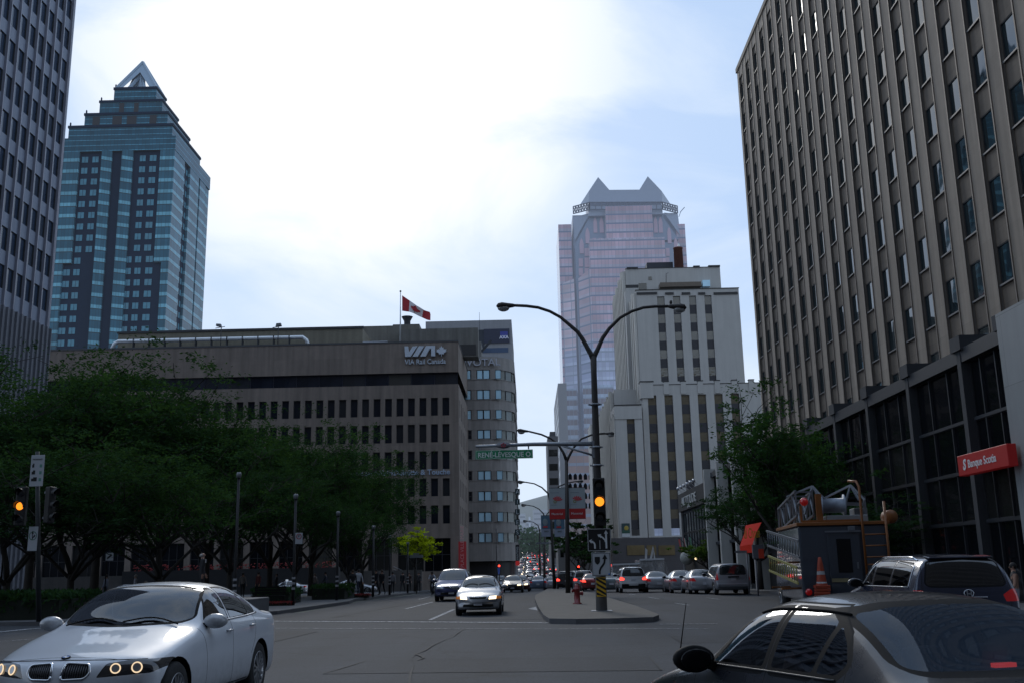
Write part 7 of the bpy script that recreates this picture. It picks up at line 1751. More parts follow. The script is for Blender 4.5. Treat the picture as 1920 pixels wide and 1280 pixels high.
b.build('clamp', M_GALV, root)
lamp_arm(root, [(1111.5, 672), (1108, 664), (1102.3, 654), (1092.5, 636), (1083.8, 623), (1066, 607.5), (1051, 595), (1031, 584), (1009, 576.8), (987.5, 574), (966, 573)], Yp, (930.5, 574))
lamp_arm(root, [(1113, 672), (1116, 664), (1121, 653.8), (1129.7, 634), (1142.8, 615.5), (1162.5, 596), (1184, 584), (1206, 577), (1228, 574.8), (1252, 574.6)], Yp, (1287, 577))
b = MB(); p = P(1258, 570, Yp); b.tube([p, p + Vector((0, 0, .12))], .05, 8); b.build('photocell', M_POLE, root)
settle(root)
# sign mast arm with the green street name board
ar = empty('mast_arm', P(1113, 832, Yp), 0, 'grey horizontal tube arm with a diagonal brace reaching left from the signal pole', 'sign arm');
b = MB(); b.tube([P(1113, 831, Yp), P(1000, 832, Yp), P(892, 836, Yp)], [.085, .07, .05], 12); b.tube([P(1055, 835, Yp), P(1113, 853, Yp)], .04, 8); b.bar(P(1113, 826, Yp), P(1113.5, 858, Yp), .12, .2); b.build('tube', M_GALV, ar)
b = MB(); p = P(944, 834, Yp - .1); b.lathe([(0, -.03), (.23, -.03), (.23, .03), (0, .03)], (0, 0, 0), 24, axis='y'); o = b.build('plaque', mat('plaque_grey', (.20, .20, .23), .5, var=.1), ar); o.location = p; o.scale = (1.15, 1, .48)
b = MB(); n_ = 4
for k in range(5): an = 2 * math.pi * k / 5 + .3; b.ball((p.x + .07 * math.cos(an), p.y - .05, p.z + .055 * math.sin(an)), .035, 8, 6, sy=.2)
b.build('rosette_emblem', mat('rosette', (.35, .05, .07), .6), ar); settle(ar)
ss = empty('street_name_sign', P(945, 851, Yp), 0, 'green street name board reading RENÉ-LÉVESQUE O hanging from the mast arm', 'street sign')
Ys = Yp; A = P(891.5, 860.5, Ys); B_ = P(999.4, 858, Ys); C_ = P(999.4, 841.5, Ys); D_ = P(891.5, 844, Ys)
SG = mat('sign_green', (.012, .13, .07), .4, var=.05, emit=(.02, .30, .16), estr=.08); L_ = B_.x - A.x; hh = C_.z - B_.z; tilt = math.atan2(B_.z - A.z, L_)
b = MB(); b.box(0, L_, -.02, .02, 0, hh); o = b.build('board', SG, ss, bevel=.01); o.location = A; o.rotation_euler = (0, -tilt, 0)
b = MB()
for x0, x1, z0_, z1_ in ((.02, L_ - .02, .012, .022), (.02, L_ - .02, hh - .022, hh - .012), (.02, .03, .012, hh - .012), (L_ - .03, L_ - .02, .012, hh - .012)): b.box(x0, x1, -.024, -.021, z0_, z1_)
o2 = b.build('border', MW, ss); o2.location = A; o2.rotation_euler = (0, -tilt, 0)
t = text('RENÉ-LÉVESQUE O', hh * .78, MW, ss, loc=(0, 0, 0), rot=(R(90), 0, 0), ext=.004, offset=.006); xs = [v.co.x for v in t.data.vertices]; t.scale.x = (L_ - .16) / max(xs); t.location = A + Vector((.08, -.03, hh * .20)); t.rotation_euler = (R(90), -tilt, 0)
b = MB()
for x_ in (900, 991): p = P(x_, 843 if x_ < 950 else 841, Ys); b.bar(p, p + Vector((0, 0, .12)), .05)
b.build('hanger', M_GALV, ss); settle(ss)
# traffic signal
def signal(name, label, px, pyt, pyb, Y, lit, faces=1, group=None, w=.33):
 a = P(px, pyt, Y); c = P(px, pyb, Y); r = empty(name, c, 0, label, 'traffic light', group); H_ = a.z - c.z; b = MB(); b.box(-w / 2, w / 2, -.11, .11, 0, H_); b.build('housing', M_SIGBLK, r, bevel=.03); hs = H_ / 3
 for k in range(3):
  zc = H_ - hs * (k + .5); b = MB(); b.lathe([(0, -.13), (.09 * w / .33, -.135), (.125 * w / .33, -.115)], (0, 0, zc), 20, axis='y')
  b.build('lens', AMBER if (k == 1 and lit == 'amber') else glow('red_lit', (1, .04, .02), 5) if (k == 0 and lit == 'red') else LENS_OFF, r)
  b = MB(); n = 14; vs = []
  for i in range(n + 1):
   an = -.35 + (math.pi + .7) * i / n
   for y_ in (-.11, -.34 + .12 * (1 - math.sin(max(0, min(math.pi, an)))) * .8): vs.append((math.cos(an) * .148 * w / .33, y_, zc + math.sin(an) * .148 * w / .33))
  b.add(vs, [(2 * i, 2 * i + 1, 2 * i + 3, 2 * i + 2) for i in range(n)], 0, True); b.build('visor', M_SIGBLK, r, fix=False)
 b = MB(); b.box(-.04, .04, .05, .25, H_ * .12, H_ * .18); b.box(-.04, .04, .05, .25, H_ * .82, H_ * .88); b.build('bracket', M_GALV, r); return r
signal('traffic_light', 'black traffic light on the median lamp post with its amber lamp lit', 1125.5, 895, 985, Yp - .28, 'amber', w=.42)
def signplate(name, label, x0, x1, y0, y1, Y, m, cat='road sign', extra=None, border=None, group=None, rnd_=.03):
 a = P(x0, y1, Y); c = P(x1, y0, Y); r = empty(name, a, 0, label, cat, group); w_, h_ = c.x - a.x, c.z - a.z; b = MB(); b.box(0, w_, -.012, .012, 0, h_); b.build('plate', m, r, bevel=.006)
 if border:
  b = MB(); t_ = .014
  for q in ((.015, w_ - .015, .015, .015 + t_), (.015, w_ - .015, h_ - .015 - t_, h_ - .015), (.015, .015 + t_, .015, h_ - .015), (w_ - .015 - t_, w_ - .015, .015, h_ - .015)): b.box(q[0], q[1], -.016, -.0125, q[2], q[3])
  b.build('border', border, r)
 return r, w_, h_
SB = mat('sign_black_face', (.012, .012, .014), .4, var=0); SWF = mat('sign_white_face', (.42, .44, .47), .5, var=.08, scale=2); SWS = mat('sign_white_mark', (.62, .64, .66), .5, var=0)
def shape(mb, pts, w_, h_, y0=-.018, y1=-.0125): mb.prism([(x * w_, z * h_) for x, z in pts], y0, y1)
def path_w(pts, w):
 L_, R_ = [], []; v = [Vector(p) for p in pts]
 for i, p in enumerate(v):
  t = (v[min(i + 1, len(v) - 1)] - v[max(i - 1, 0)]).normalized(); n = Vector((-t.y, t.x)) * w / 2; L_.append(tuple(p + n)); R_.append(tuple(p - n))
 return L_, R_
def ribbon(mb, pts, w, w_, h_, y0=-.018):
 L_, R_ = path_w(pts, w)
 for i in range(len(pts) - 1): mb.add([(L_[i][0] * w_, y0, L_[i][1] * h_), (R_[i][0] * w_, y0, R_[i][1] * h_), (R_[i + 1][0] * w_, y0, R_[i + 1][1] * h_), (L_[i + 1][0] * w_, y0, L_[i + 1][1] * h_)], [(0, 1, 2, 3)])
r, w_, h_ = signplate('lane_sign', 'black square sign with white turning and forward lane arrows', 1102, 1145, 989, 1033, Yp - .30, SB, border=SWS)
b = MB(); ribbon(b, [(.31, .12), (.31, .25), (.30, .32), (.27, .38), (.21, .42)], .07, w_, h_); shape(b, [(.06, .47), (.20, .54), (.16, .47), (.24, .46), (.22, .36), (.15, .38), (.17, .33)], w_, h_)
ribbon(b, [(.79, .12), (.79, .78)], .075, w_, h_); shape(b, [(.79, .92), (.70, .76), (.88, .76)], w_, h_); ribbon(b, [(.77, .40), (.73, .50), (.66, .58), (.56, .66)], .065, w_, h_, -.019); shape(b, [(.43, .73), (.60, .75), (.56, .69), (.62, .63), (.56, .57), (.52, .63), (.48, .62)], w_, h_)
ribbon(b, [(.52, .10), (.52, .48)], .02, w_, h_); b.build('arrow_symbol', SWS, r, fix=False)
r, w_, h_ = signplate('keep_right_sign', 'white square sign with a black arrow curving right of a black island shape', 1110.5, 1144, 1034.5, 1079, Yp - .30, SWF, border=SB)
b = MB(); shape(b, [(.16, .82), (.44, .82), (.44, .62), (.40, .54), (.30, .48), (.20, .54), (.16, .62)], w_, h_); ribbon(b, [(.40, .07), (.41, .22), (.47, .34), (.58, .45), (.67, .56), (.70, .74)], .10, w_, h_); shape(b, [(.71, .93), (.56, .72), (.84, .72)], w_, h_); b.build('arrow_symbol', SB, r, fix=False)
b = MB(); b.lathe([(0, -.02), (.03, -.02), (.03, -.013), (0, -.013)], (w_ * .9, 0, h_ * .07), 12, axis='y'); b.build('sticker', mat('sticker_blue', (.05, .15, .45), .5), r)
r, w_, h_ = signplate('hazard_panel', 'narrow yellow and black diagonal striped marker strapped to the pole base', 1119, 1135.5, 1081, 1118, Yp - .24, mat('hazard_yellow', (.55, .33, .02), .5, var=.08))
b = MB(); n_ = 5; st = .9 / 4.2 * 1.0
for k in range(-1, 5):
 z0_ = k * .25 + .06; pts = [(0, z0_ + .30), (1, z0_), (1, z0_ + .125), (0, z0_ + .425)]
 cl = []
 pts = [(x, z) for x, z in pts]
 zz = [max(0, min(1, z)) for _, z in pts];
 if zz[0] == zz[3] and zz[1] == zz[2]: continue
 b.add([(x * w_, -.0135, z * h_) for (x, _), z in zip(pts, zz)], [(0, 1, 2, 3)])
b.build('stripe', SB, r, fix=False)
# hydrant
g = G(1082.5, 1131, .15); r = empty('fire_hydrant', g, 0, 'dark red fire hydrant standing on the median', 'hydrant'); HR = mat('hydrant_red', (.20, .012, .015), .4, var=.2, coat=.3)
b = MB(); b.lathe([(.19, 0), (.19, .04), (.125, .05), (.12, .55), (.15, .57), (.15, .62), (.12, .64), (.11, .72), (.06, .79), (0, .80)], n=18); b.build('barrel', HR, r)
b = MB(); b.lathe([(.0, .0), (.045, .0), (.045, .06), (0, .06)], (0, 0, .79), 6); b.build('top_nut', HR, r)
b = MB(); b.lathe([(.07, .1), (.07, .19), (.085, .19), (.085, .25), (0, .27)], (0, 0, .42), 14, axis='x'); b.build('side_outlet', HR, r); b = MB(); b.lathe([(.05, -.1), (.05, -.18), (.065, -.18), (.065, -.22), (0, -.23)], (0, 0, .52), 12, axis='x'); b.build('hose_outlet', HR, r)
# further median lamps and their banners
def lamp2(label, base, left, ll, right, rl, top, Y, r_=.13, head=1.0):
 bp = P(base[0], base[1], Y); rt = empty('double_street_lamp', (bp.x, Y, gz(bp.x, Y) + .15), 0, label, 'street lamp', 'twin-arm street lamps along the median')
 b = MB(); b.tube([(bp.x, Y, gz(bp.x, Y)), P(*top, Y).lerp(bp, .5), P(*top, Y)], [r_ * 1.3, r_, r_ * .85], 10); b.build('pole', M_POLE, rt)
 if left: lamp_arm(rt, left, Y, ll, r_ * .8, .06, head)
 if right: lamp_arm(rt, right, Y, rl, r_ * .8, .06, head)
 settle(rt); return rt
Y2, Y3, Y4, Y5 = 64.9, 97.0, 135.0, 172.0
lamp2('second twin-arm lamp on the median, carrying white and red maple banners', (1065, 1111), [(1062, 863), (1057, 849), (1048, 834.7), (1033.7, 822), (1015, 813.7), (991.6, 808)], (969, 806), [(1063, 863), (1066.6, 855), (1076, 838), (1090, 822), (1112, 813.4), (1135, 812)], (1152, 812.5), (1062, 862), Y2)
lamp2('third twin-arm lamp on the median, carrying blue and white banners', (1040, 1108), [(1032, 940), (1027.5, 924), (1016, 913), (1002, 906), (985, 903)], (970, 902), [(1032.5, 940), (1038, 923), (1048, 911), (1062, 905), (1078, 902)], (1094, 901), (1032, 940), Y3)
lamp2('fourth twin-arm lamp, thin, left of the blue banners', (1021, 1104), [(1021.5, 972), (1019, 962), (1010, 953), (1000, 948), (988, 946)], (977, 945.5), [(1022, 972), (1026, 962), (1036, 953)], (1046, 950), (1021.5, 970), Y4, .14, 1.2)
lamp2('fifth and farthest twin-arm lamp, its arm reaching over the hillside', (1013, 1098), [(1012, 995), (1009, 984), (1000, 978), (990, 976)], (980.5, 975.5), None, None, (1012, 992), Y5, .15, 1.3)
def banner(label, x0, x1, y0, y1, Y, design, group):
 a = P(x0, y1, Y); c = P(x1, y0, Y); r = empty('street_banner', a, 0, label, 'banner', group); w_, h_ = c.x - a.x, c.z - a.z
 if design == 'leaf':
  b = MB(); b.box(0, w_, -.01, .01, h_ * .33, h_, 0); b.box(0, w_, -.01, .01, 0, h_ * .33, 1); b.build('cloth', [mat('banner_pale', (.34, .38, .40), .8, var=.06), mat('banner_red2', (.42, .02, .02), .7, var=.05)], r)
  b = MB();
  for k in range(6): an = R(20 + k * 24); b.add([(w_ * .5, -.02, h_ * .58), (w_ * .5 + w_ * .28 * math.cos(an - .16), -.02, h_ * .58 + h_ * .13 * math.sin(an - .16)), (w_ * .5 + w_ * .36 * math.cos(an), -.02, h_ * .58 + h_ * .17 * math.sin(an)), (w_ * .5 + w_ * .28 * math.cos(an + .16), -.02, h_ * .58 + h_ * .13 * math.sin(an + .16))], [(0, 1, 2, 3)])
  b.build('leaf_emblem', mat('banner_leaf', (.55, .05, .06), .7), r, fix=False); b = MB(); b.lathe([(.06, -.025), (.10, -.025)], (w_ * .36, 0, h_ * .56), 14, axis='y'); b.build('ring_emblem', mat('banner_olive', (.25, .24, .05), .7), r)
  text('Montréal', .19 * w_, SWS, r, loc=(w_ * .12, -.02, h_ * .14), ext=.004)
  b = MB(); b.box(w_ * .1, w_ * .62, -.013, -.011, h_ * .84, h_ * .85); b.box(w_ * .1, w_ * .48, -.013, -.011, h_ * .45, h_ * .46); b.build('small_lettering', mat('banner_grey', (.12, .14, .15), .7), r)
 else:
  b = MB(); b.box(0, w_, -.01, .01, h_ * .36, h_, 0); b.box(0, w_, -.01, .01, 0, h_ * .36, 1); b.build('cloth', [mat('banner_blue', (.09, .17, .24), .8, var=.06), mat('banner_pale2', (.30, .34, .42), .8, var=.05)], r)
  b = MB(); b.ball((w_ * .42, -.02, h_ * .68), .26 * w_, 10, 8, sy=.05, sz=1.3); b.build('figure_emblem', mat('banner_cream', (.25, .30, .32), .8), r); b = MB(); b.box(w_ * .2, w_ * .65, -.03, -.02, h_ * .42, h_ * .5); b.build('red_lettering', mat('banner_leaf', (.55, .05, .06), .7), r)
  text('BMO', .2 * w_, mat('banner_grey', (.12, .14, .15), .7), r, loc=(w_ * .3, -.02, h_ * .22), ext=.004, offset=.01)
 b = MB(); s_ = w_ + .12 if x0 < (1062 if Y == Y2 else 1035) else -.12
 for z_ in (h_, 0): b.bar((0 if s_ > 0 else w_, 0, z_), (s_, 0, z_), .03)
 b.build('bracket', M_POLE, r)
banner('left banner with red maple leaf over a red foot, on the second lamp', 1030.6, 1059.4, 913.5, 973, Y2, 'leaf', 'banners on the median lamps')
banner('right banner with red maple leaf over a red foot, on the second lamp', 1067.5, 1096.5, 913, 972, Y2, 'leaf', 'banners on the median lamps')
banner('left blue and white banner low on the third lamp', 1015, 1033, 965, 1005.5, Y3, 'blue', 'banners on the median lamps')
banner('right blue and white banner low on the third lamp', 1040, 1058, 966, 1005.5, Y3, 'blue', 'banners on the median lamps')
# distant signals
def far_signal(label, px, py, Y, base_py=1098):
 r = signal('traffic_light', label, px, py - 3.5 * 60 / Y - 2, py + 7.5 * 100 / Y, Y, 'red', group='red traffic lights down the avenue'); b = MB(); z0_ = gz(r.location.x, Y) - r.location.z; b.tube([(0, .3, z0_), (0, .3, .8)], .06, 8); b.build('post', M_POLE, r)
far_signal('red traffic light in front of the rounded corner block', 936, 1062, 128); far_signal('red traffic light right of the second lamp post', 1085, 1063.5, 130); far_signal('red traffic light right of the white arrow sign', 1146.5, 1061.5, 118)
far_signal('left one of two red lights far up the avenue', 989.5, 1046.5, 330); far_signal('right one of two red lights far up the avenue', 994.5, 1053.5, 300)
r = empty('thin_lamp_post', (P(932, 1100, 120).x, 120, gz(0, 120)), 0, 'thin straight pole before the rounded corner block', 'pole'); b = MB(); b.tube([(0, 0, 0), (0, 0, P(932, 990, 120).z - gz(0, 120))], [.08, .05], 8); b.build('pole', M_POLE, r)
r = empty('street_name_board', (P(1018, 1017, 100).x, 100, 0), 0, 'small pale street name board on a thin post left of the third lamp', 'street sign')
b = MB(); a = P(1005, 1019, 100); c_ = P(1031, 1015.5, 100); b.box(a.x, c_.x, 99.97, 100.03, a.z, c_.z); b.build('board', M_GALV, r); b = MB(); b.tube([((a.x + c_.x) / 2, 100.1, gz(1, 100)), ((a.x + c_.x) / 2, 100.1, c_.z)], .05, 6); b.build('post', M_POLE, r); settle(r)
r = empty('street_name_board', (P(780, 1041, 88).x, 88, 0), 0, 'pale grey street name board under the small yellow-green tree', 'street sign')
b = MB(); a = P(768, 1045, 88); c_ = P(793, 1039, 88); b.box(a.x, c_.x, 87.97, 88.03, a.z, c_.z); b.box(a.x + .3, a.x + .8, 87.97, 88.03, c_.z + .02, c_.z + .15); b.build('board', M_GALV, r); b = MB(); b.tube([((a.x + c_.x) / 2, 88.1, gz(-10, 88)), ((a.x + c_.x) / 2, 88.1, c_.z)], .045, 6); b.build('post', M_POLE, r); settle(r)

# left corner signal and signs
Yl = 36.5; r = empty('signal_post', (P(73, 1160, Yl).x, Yl, .14), 0, 'dark post at the left corner carrying a signal and two white signs', 'post'); b = MB(); x_ = r.location.x
top = P(70, 846, Yl); b.tube([(0, 0, 0), (top.x - x_, 0, top.z - .14)], [.09, .07], 10); b.build('pole', mat('post_dark', (.03, .033, .036), .6), r)
signal('traffic_light', 'traffic light at the far left corner with amber lamp lit', 37, 912, 985, Yl - .3, 'amber', w=.36)
r2 = signal('traffic_light', 'unlit side-on traffic light right of the left corner post', 91, 912, 980, Yl - .1, None, w=.34); r2.rotation_euler.z = R(75)
r, w_, h_ = signplate('truck_hours_sign', 'tall white sign listing three dark truck shapes, topmost on the left corner post', 54.5, 84.5, 852, 911, Yl - .15, SWF)
b = MB()
for k, ln in enumerate((.16, .26, .42)):
 z_ = .60 - k * .22; b.box(w_ * .12, w_ * (.12 + ln), -.016, -.0125, h_ * z_, h_ * (z_ + .09)); b.box(w_ * (.12 + ln * .35), w_ * (.12 + ln), -.016, -.0125, h_ * (z_ + .09), h_ * (z_ + .13))
b.build('truck_symbol', SB, r)
b = MB()
for k in range(3): b.box(w_ * .68, w_ * .86, -.016, -.0125, h_ * (.60 - k * .22), h_ * (.70 - k * .22))
b.build('hours_lettering', mat('letter_green', (.1, .25, .2), .6), r); text('MAXIMUM', w_ * .155, SB, r, loc=(w_ * .12, -.02, h_ * .84), ext=.002)
r, w_, h_ = signplate('turn_sign', 'white sign with green ring round a black forward and right arrow', 51, 72, 986, 1032, Yl - .15, SWF)
b = MB(); n_ = 28; cx, cz = w_ * .5, h_ * .62; R0, R1 = w_ * .36, w_ * .43
b.add([v for i in range(n_) for v in ((cx + R0 * math.cos(2 * math.pi * i / n_), -.016, cz + R0 * 1.1 * math.sin(2 * math.pi * i / n_)), (cx + R1 * math.cos(2 * math.pi * i / n_), -.016, cz + R1 * 1.1 * math.sin(2 * math.pi * i / n_)))], [(2 * i, 2 * i + 1, (2 * i + 3) % (2 * n_), (2 * i + 2) % (2 * n_)) for i in range(n_)]); b.build('ring', mat('ring_green', (.01, .14, .07), .5), r, fix=False)
b = MB(); ribbon(b, [(.46, .45), (.46, .74)], .08, w_, h_); shape(b, [(.46, .84), (.34, .70), (.58, .70)], w_, h_); ribbon(b, [(.46, .52), (.6, .58), (.66, .62)], .07, w_, h_); shape(b, [(.80, .62), (.62, .68), (.64, .55)], w_, h_); b.build('arrow_symbol', SB, r, fix=False)
for x0, x1, y0, y1, Y_, lab, nm in ((198, 213, 1035, 1050, 60, 'small white sign with a slanted oval mark under the dark trees', 'parking_sign'), (4, 14, 1018, 1042, 45, 'small grey plate at the far left edge below the amber signal', 'small_plate')):
 r, w_, h_ = signplate(nm, lab, x0, x1, y0, y1, Y_, SWF); b = MB(); b.tube([(w_ * .1, .05, -P(x0, y1, Y_).z + .14), (w_ * .1, .05, h_)], .035, 6); b.build('post', C_TRIM, r); b = MB(); b.bar((w_ * .2, -.016, h_ * .25), (w_ * .8, -.016, h_ * .75), .03, .1); b.build('mark', SB, r)
# black park posts with banded feet
M_PP = mat('park_post', (.012, .012, .014), .5, .2, var=.1); M_PB = mat('post_band', (.30, .30, .32), .5)
for i, (px, pt, Y_, lab) in enumerate(((443, 890, 45.5, 'tallest black lamp post, just right of the white saloon roof'), (550, 930, 49.5, 'black lamp post carrying the no-parking sign'), (630, 962, 57, 'black lamp post beside the hedge, third from the white saloon'), (697, 986, 66, 'black lamp post at the two suited walkers'), (728, 1002, 74, 'black lamp post right of the two suited walkers'), (762, 1012, 86, 'farthest black lamp post, in front of the yellow-green tree'))):
 t = P(px, pt, Y_); x_ = t.x + .12; r = empty('park_lamp_post', (x_, Y_, gz(x_, Y_) + .14), 0, lab, 'lamp post', 'black lamp posts along the park kerb'); H_ = t.z - .14; b = MB(); b.tube([(0, 0, 0), (0, 0, 1.0), (0, 0, H_ - .12)], [.085, .075, .062], 12); b.build('pole', M_PP, r)
 b = MB(); b.lathe([(0, H_ - .12), (.10, H_ - .12), (.12, H_ + .06), (.09, H_ + .12), (0, H_ + .13)], n=12); b.build('cap', mat('cap_grey', (.22, .23, .25), .4), r)
 for k in range(3): b = MB(); z_ = .72 + k * .24; b.lathe([(.082, z_), (.086, z_ + .01), (.086, z_ + .09), (.08, z_ + .10)], n=12); b.build('band', M_PB, r)
r, w_, h_ = signplate('no_parking_sign', 'white plate with a red ringed symbol on the second black lamp post', 553.5, 567.5, 998, 1019, 49.4, SWF)
b = MB(); n_ = 24; cx, cz = w_ * .5, h_ * .68; b.add([v for i in range(n_) for v in ((cx + w_ * .28 * math.cos(2 * math.pi * i / n_), -.016, cz + w_ * .28 * math.sin(2 * math.pi * i / n_)), (cx + w_ * .38 * math.cos(2 * math.pi * i / n_), -.016, cz + w_ * .38 * math.sin(2 * math.pi * i / n_)))], [(2 * i, 2 * i + 1, (2 * i + 3) % (2 * n_), (2 * i + 2) % (2 * n_)) for i in range(n_)]); b.build('ring', mat('ring_red', (.35, .02, .03), .5), r, fix=False)
text('P', w_ * .5, SB, r, loc=(w_ * .35, -.018, h_ * .58), ext=.002)
# balloons
for px, col, lab in ((1286.5, (.60, .60, .68), 'white balloon above the parked silver saloon'), (1295.5, (.55, .01, .03), 'red balloon above the parked silver saloon')):
 p = P(px, 1077, 66); r = empty('balloon', p, 0, lab, 'balloon', 'balloons by the parked cars'); b = MB(); b.ball((0, 0, 0), .14, 14, 10, sz=1.15); b.lathe([(.0, -.16), (.02, -.18), (0, -.165)], n=8); b.build('skin', mat('balloon%d' % px, col, .25, var=0, coat=.6), r); b = MB(); b.tube([(0, 0, -.17), (.03, 0, -.7)], .004, 4); b.build('string', MW, r)
# ================================================================== trees and planting
def leafmat(name, col, trans=.35, haze=0.0):
 if name in _mc: return _mc[name]
 m, nt, out = newmat(name); v = coords(nt); oi = nt.nodes.new('ShaderNodeObjectInfo')
 f = noise(nt, v, .9, 4); c = mix(nt, ramp(nt, f, [(.3, 0.0), (.7, 1.0)]), tuple(x * .4 for x in col), tuple(x * 1.9 for x in col))
 d = nt.nodes.new('ShaderNodeBsdfDiffuse'); t = nt.nodes.new('ShaderNodeBsdfTranslucent'); nt.links.new(c, d.inputs[0]); tc_ = mix(nt, 1.0, c, (1.25, 1.3, .5), 'MULTIPLY'); nt.links.new(tc_, t.inputs[0])
 mx = nt.nodes.new('ShaderNodeMixShader'); mx.inputs[0].default_value = trans; nt.links.new(d.outputs[0], mx.inputs[1]); nt.links.new(t.outputs[0], mx.inputs[2]); finish(nt, out, mx.outputs[0], haze, (.30, .42, .50)); _mc[name] = m; return m
BARK = mat('bark', (.035, .030, .026), .9, var=.3, scale=6, bump=.5)
def tree_mesh(seed, H, RAD, leafs, size, crown_lo=.30, spread=1.0, flat=.35, tips=70, lean=0, open_=.0):
 """trunk and limbs as one mesh, foliage as another; origin at the foot"""
 rg = random.Random(seed); nr = np.random.RandomState(seed); b = MB(); ends = []
 def grow_(p, d, L, r, lv):
  n = 4; pts = [p]; q = p; dd = d.copy()
  for i in range(n):
   dd = (dd + Vector((rg.gauss(0, .10), rg.gauss(0, .10), rg.gauss(.02, .05)))).normalized(); q = q + dd * L / n; pts.append(q)
  b.tube(pts, [r * (1 - .45 * i / n) for i in range(n + 1)], 7 if lv < 2 else 5, caps=lv == 0)
  if lv >= 3: ends.append((q, dd)); ends.append((pts[2], dd)); return
  k = rg.choice((3, 4)) if lv < 2 else 3
  for i in range(k):
   t = rg.uniform(.55, 1.0) if i else 1.0; o = pts[min(n, int(t * n))]; an = rg.uniform(0, 6.28); up = rg.uniform(.30, .85) if lv < 2 else rg.uniform(-.05, .55)
   nd = (Vector((math.cos(an), math.sin(an), up)) * .75 + dd * .5).normalized(); grow_(o, nd, L * rg.uniform(.62, .80), r * .52, lv + 1)
 th = H * crown_lo; tr = [Vector((0, 0, -.2)), Vector((lean * .3, 0, th * .5)), Vector((lean, 0, th))]; r0 = .028 * H * .6 + .03; b.tube(tr, [r0, r0 * .8, r0 * .7], 10)
 for i in range(4):
  an = i * 1.57 + rg.uniform(-.5, .5); grow_(Vector((lean, 0, th * rg.uniform(.8, 1))), Vector((math.cos(an) * spread * .8, math.sin(an) * spread * .8, rg.uniform(.7, 1.3))).normalized(), (H - th) * rg.uniform(.30, .42), r0 * .5, 0)
 grow_(tr[-1], Vector((0, 0, 1)), (H - th) * .42, r0 * .6, 0)
 E = np.array([tuple(e[0]) for e in ends]); top = E[:, 2].max(); c = E.mean(0)
 # scale the limbs into the wanted crown
 sx = RAD / max(.1, np.percentile(np.abs(E[:, :2] - c[:2]).max(1), 92)); sz = (H * .97 - th) / (top - th)
 def fit(v):
  k = max(0, min(1, (v[2] - th * .8) / (H * .25))); return (lean + (v[0] - lean) * (1 + (sx - 1) * k), v[1] * (1 + (sx - 1) * k), v[2] if v[2] < th else th + (v[2] - th) * sz)
 b.v = [fit(v) for v in b.v]; E = np.array([fit(e) for e in E])
 NC = max(60, leafs // 48); cc = E[nr.randint(0, len(E), NC)] + nr.normal(0, 1, (NC, 3)) * np.array([RAD * .13, RAD * .13, RAD * .13 * flat + .12]); cs_ = nr.uniform(.5, 1.3, NC) * RAD * .062 + .05; ci = nr.randint(0, NC, leafs)
 P_ = cc[ci] + nr.normal(0, 1, (leafs, 3)) * cs_[ci][:, None] * np.array([1, 1, .42]) - np.array([0, 0, 1]) * abs(nr.normal(0, 1, (leafs, 1))) * cs_[ci][:, None] * .4
 P_[:, 2] = np.where(P_[:, 2] < th * .9, th * .9 + nr.uniform(0, H * .2, leafs), P_[:, 2])
 u = nr.normal(0, 1, (leafs, 3)); u[:, 2] *= .5; u /= np.linalg.norm(u, axis=1)[:, None]; w = nr.normal(0, 1, (leafs, 3)); w -= (w * u).sum(1)[:, None] * u; w /= np.linalg.norm(w, axis=1)[:, None]
 s = size * nr.uniform(.6, 1.4, leafs)[:, None]; V = np.stack([P_ - u * s, P_ - w * s * .38, P_ + u * s, P_ + w * s * .38], 1).reshape(-1, 3)
 me = bpy.data.meshes.new('crown'); me.vertices.add(len(V)); me.vertices.foreach_set('co', V.ravel()); me.loops.add(len(V)); me.loops.foreach_set('vertex_index', np.arange(len(V))); me.polygons.add(leafs); me.polygons.foreach_set('loop_start', np.arange(0, len(V), 4)); me.polygons.foreach_set('loop_total', np.full(leafs, 4)); me.update(calc_edges=True)
 tm = b.mesh('trunk', BARK, False); return tm, me
def place_tree(proto, x, y, rz, s, label, m, group=None, name='honey_locust', zoff=0, sz=None):
 r = empty(name, (x, y, gz(x, y) + zoff), rz, label, 'tree', group); r.scale = (s, s, sz or s)
 t = bpy.data.objects.new('trunk', proto[0]); link(t, r); c = bpy.data.objects.new('crown', proto[1]); link(c, r)
 if not c.data.materials: c.data.materials.append(m)
 c.material_slots[0].link = 'OBJECT'; c.material_slots[0].material = m; return r
LDK = leafmat('leaf_dark', (.026, .056, .026), .33); LMD = leafmat('leaf_mid', (.032, .068, .028), .36); LYL = leafmat('leaf_yellow', (.30, .34, .020), .55); LFAR = leafmat('leaf_far', (.030, .065, .028), .35, .07); LRT = leafmat('leaf_right', (.032, .072, .028), .34)
TP = [tree_mesh(11 + i, 13, 5.6, 26000, .105, crown_lo=.19, flat=.7) for i in range(4)]
LT = [(70, 664, 60, 'tallest feathery dark tree at the far left edge'), (190, 654, 64, 'tall dark locust rising against the granite parapet at the left'), (-70, 690, 56, 'dark tree cut by the left frame edge'), (300, 716, 66, 'dark tree whose crown ends beside the black window band'), (385, 748, 70, 'dark tree below the second row of office windows'),
      (500, 786, 74, 'broad dark tree in the middle of the park row'), (575, 800, 78, 'dark tree with the lighter underside near the park centre'), (668, 852, 84, 'rightmost dark park tree, nearest the yellow-green one'), (130, 800, 47, 'lower dark tree just right of the white truck sign'), (290, 850, 50, 'lower dark tree above the standing man'), (420, 840, 57, 'dark tree behind the tallest black post'), (540, 880, 62, 'lower dark tree behind the no-parking post'), (640, 905, 70, 'small dark tree above the hedge'), (10, 830, 44, 'low dark crown behind the amber signal')]
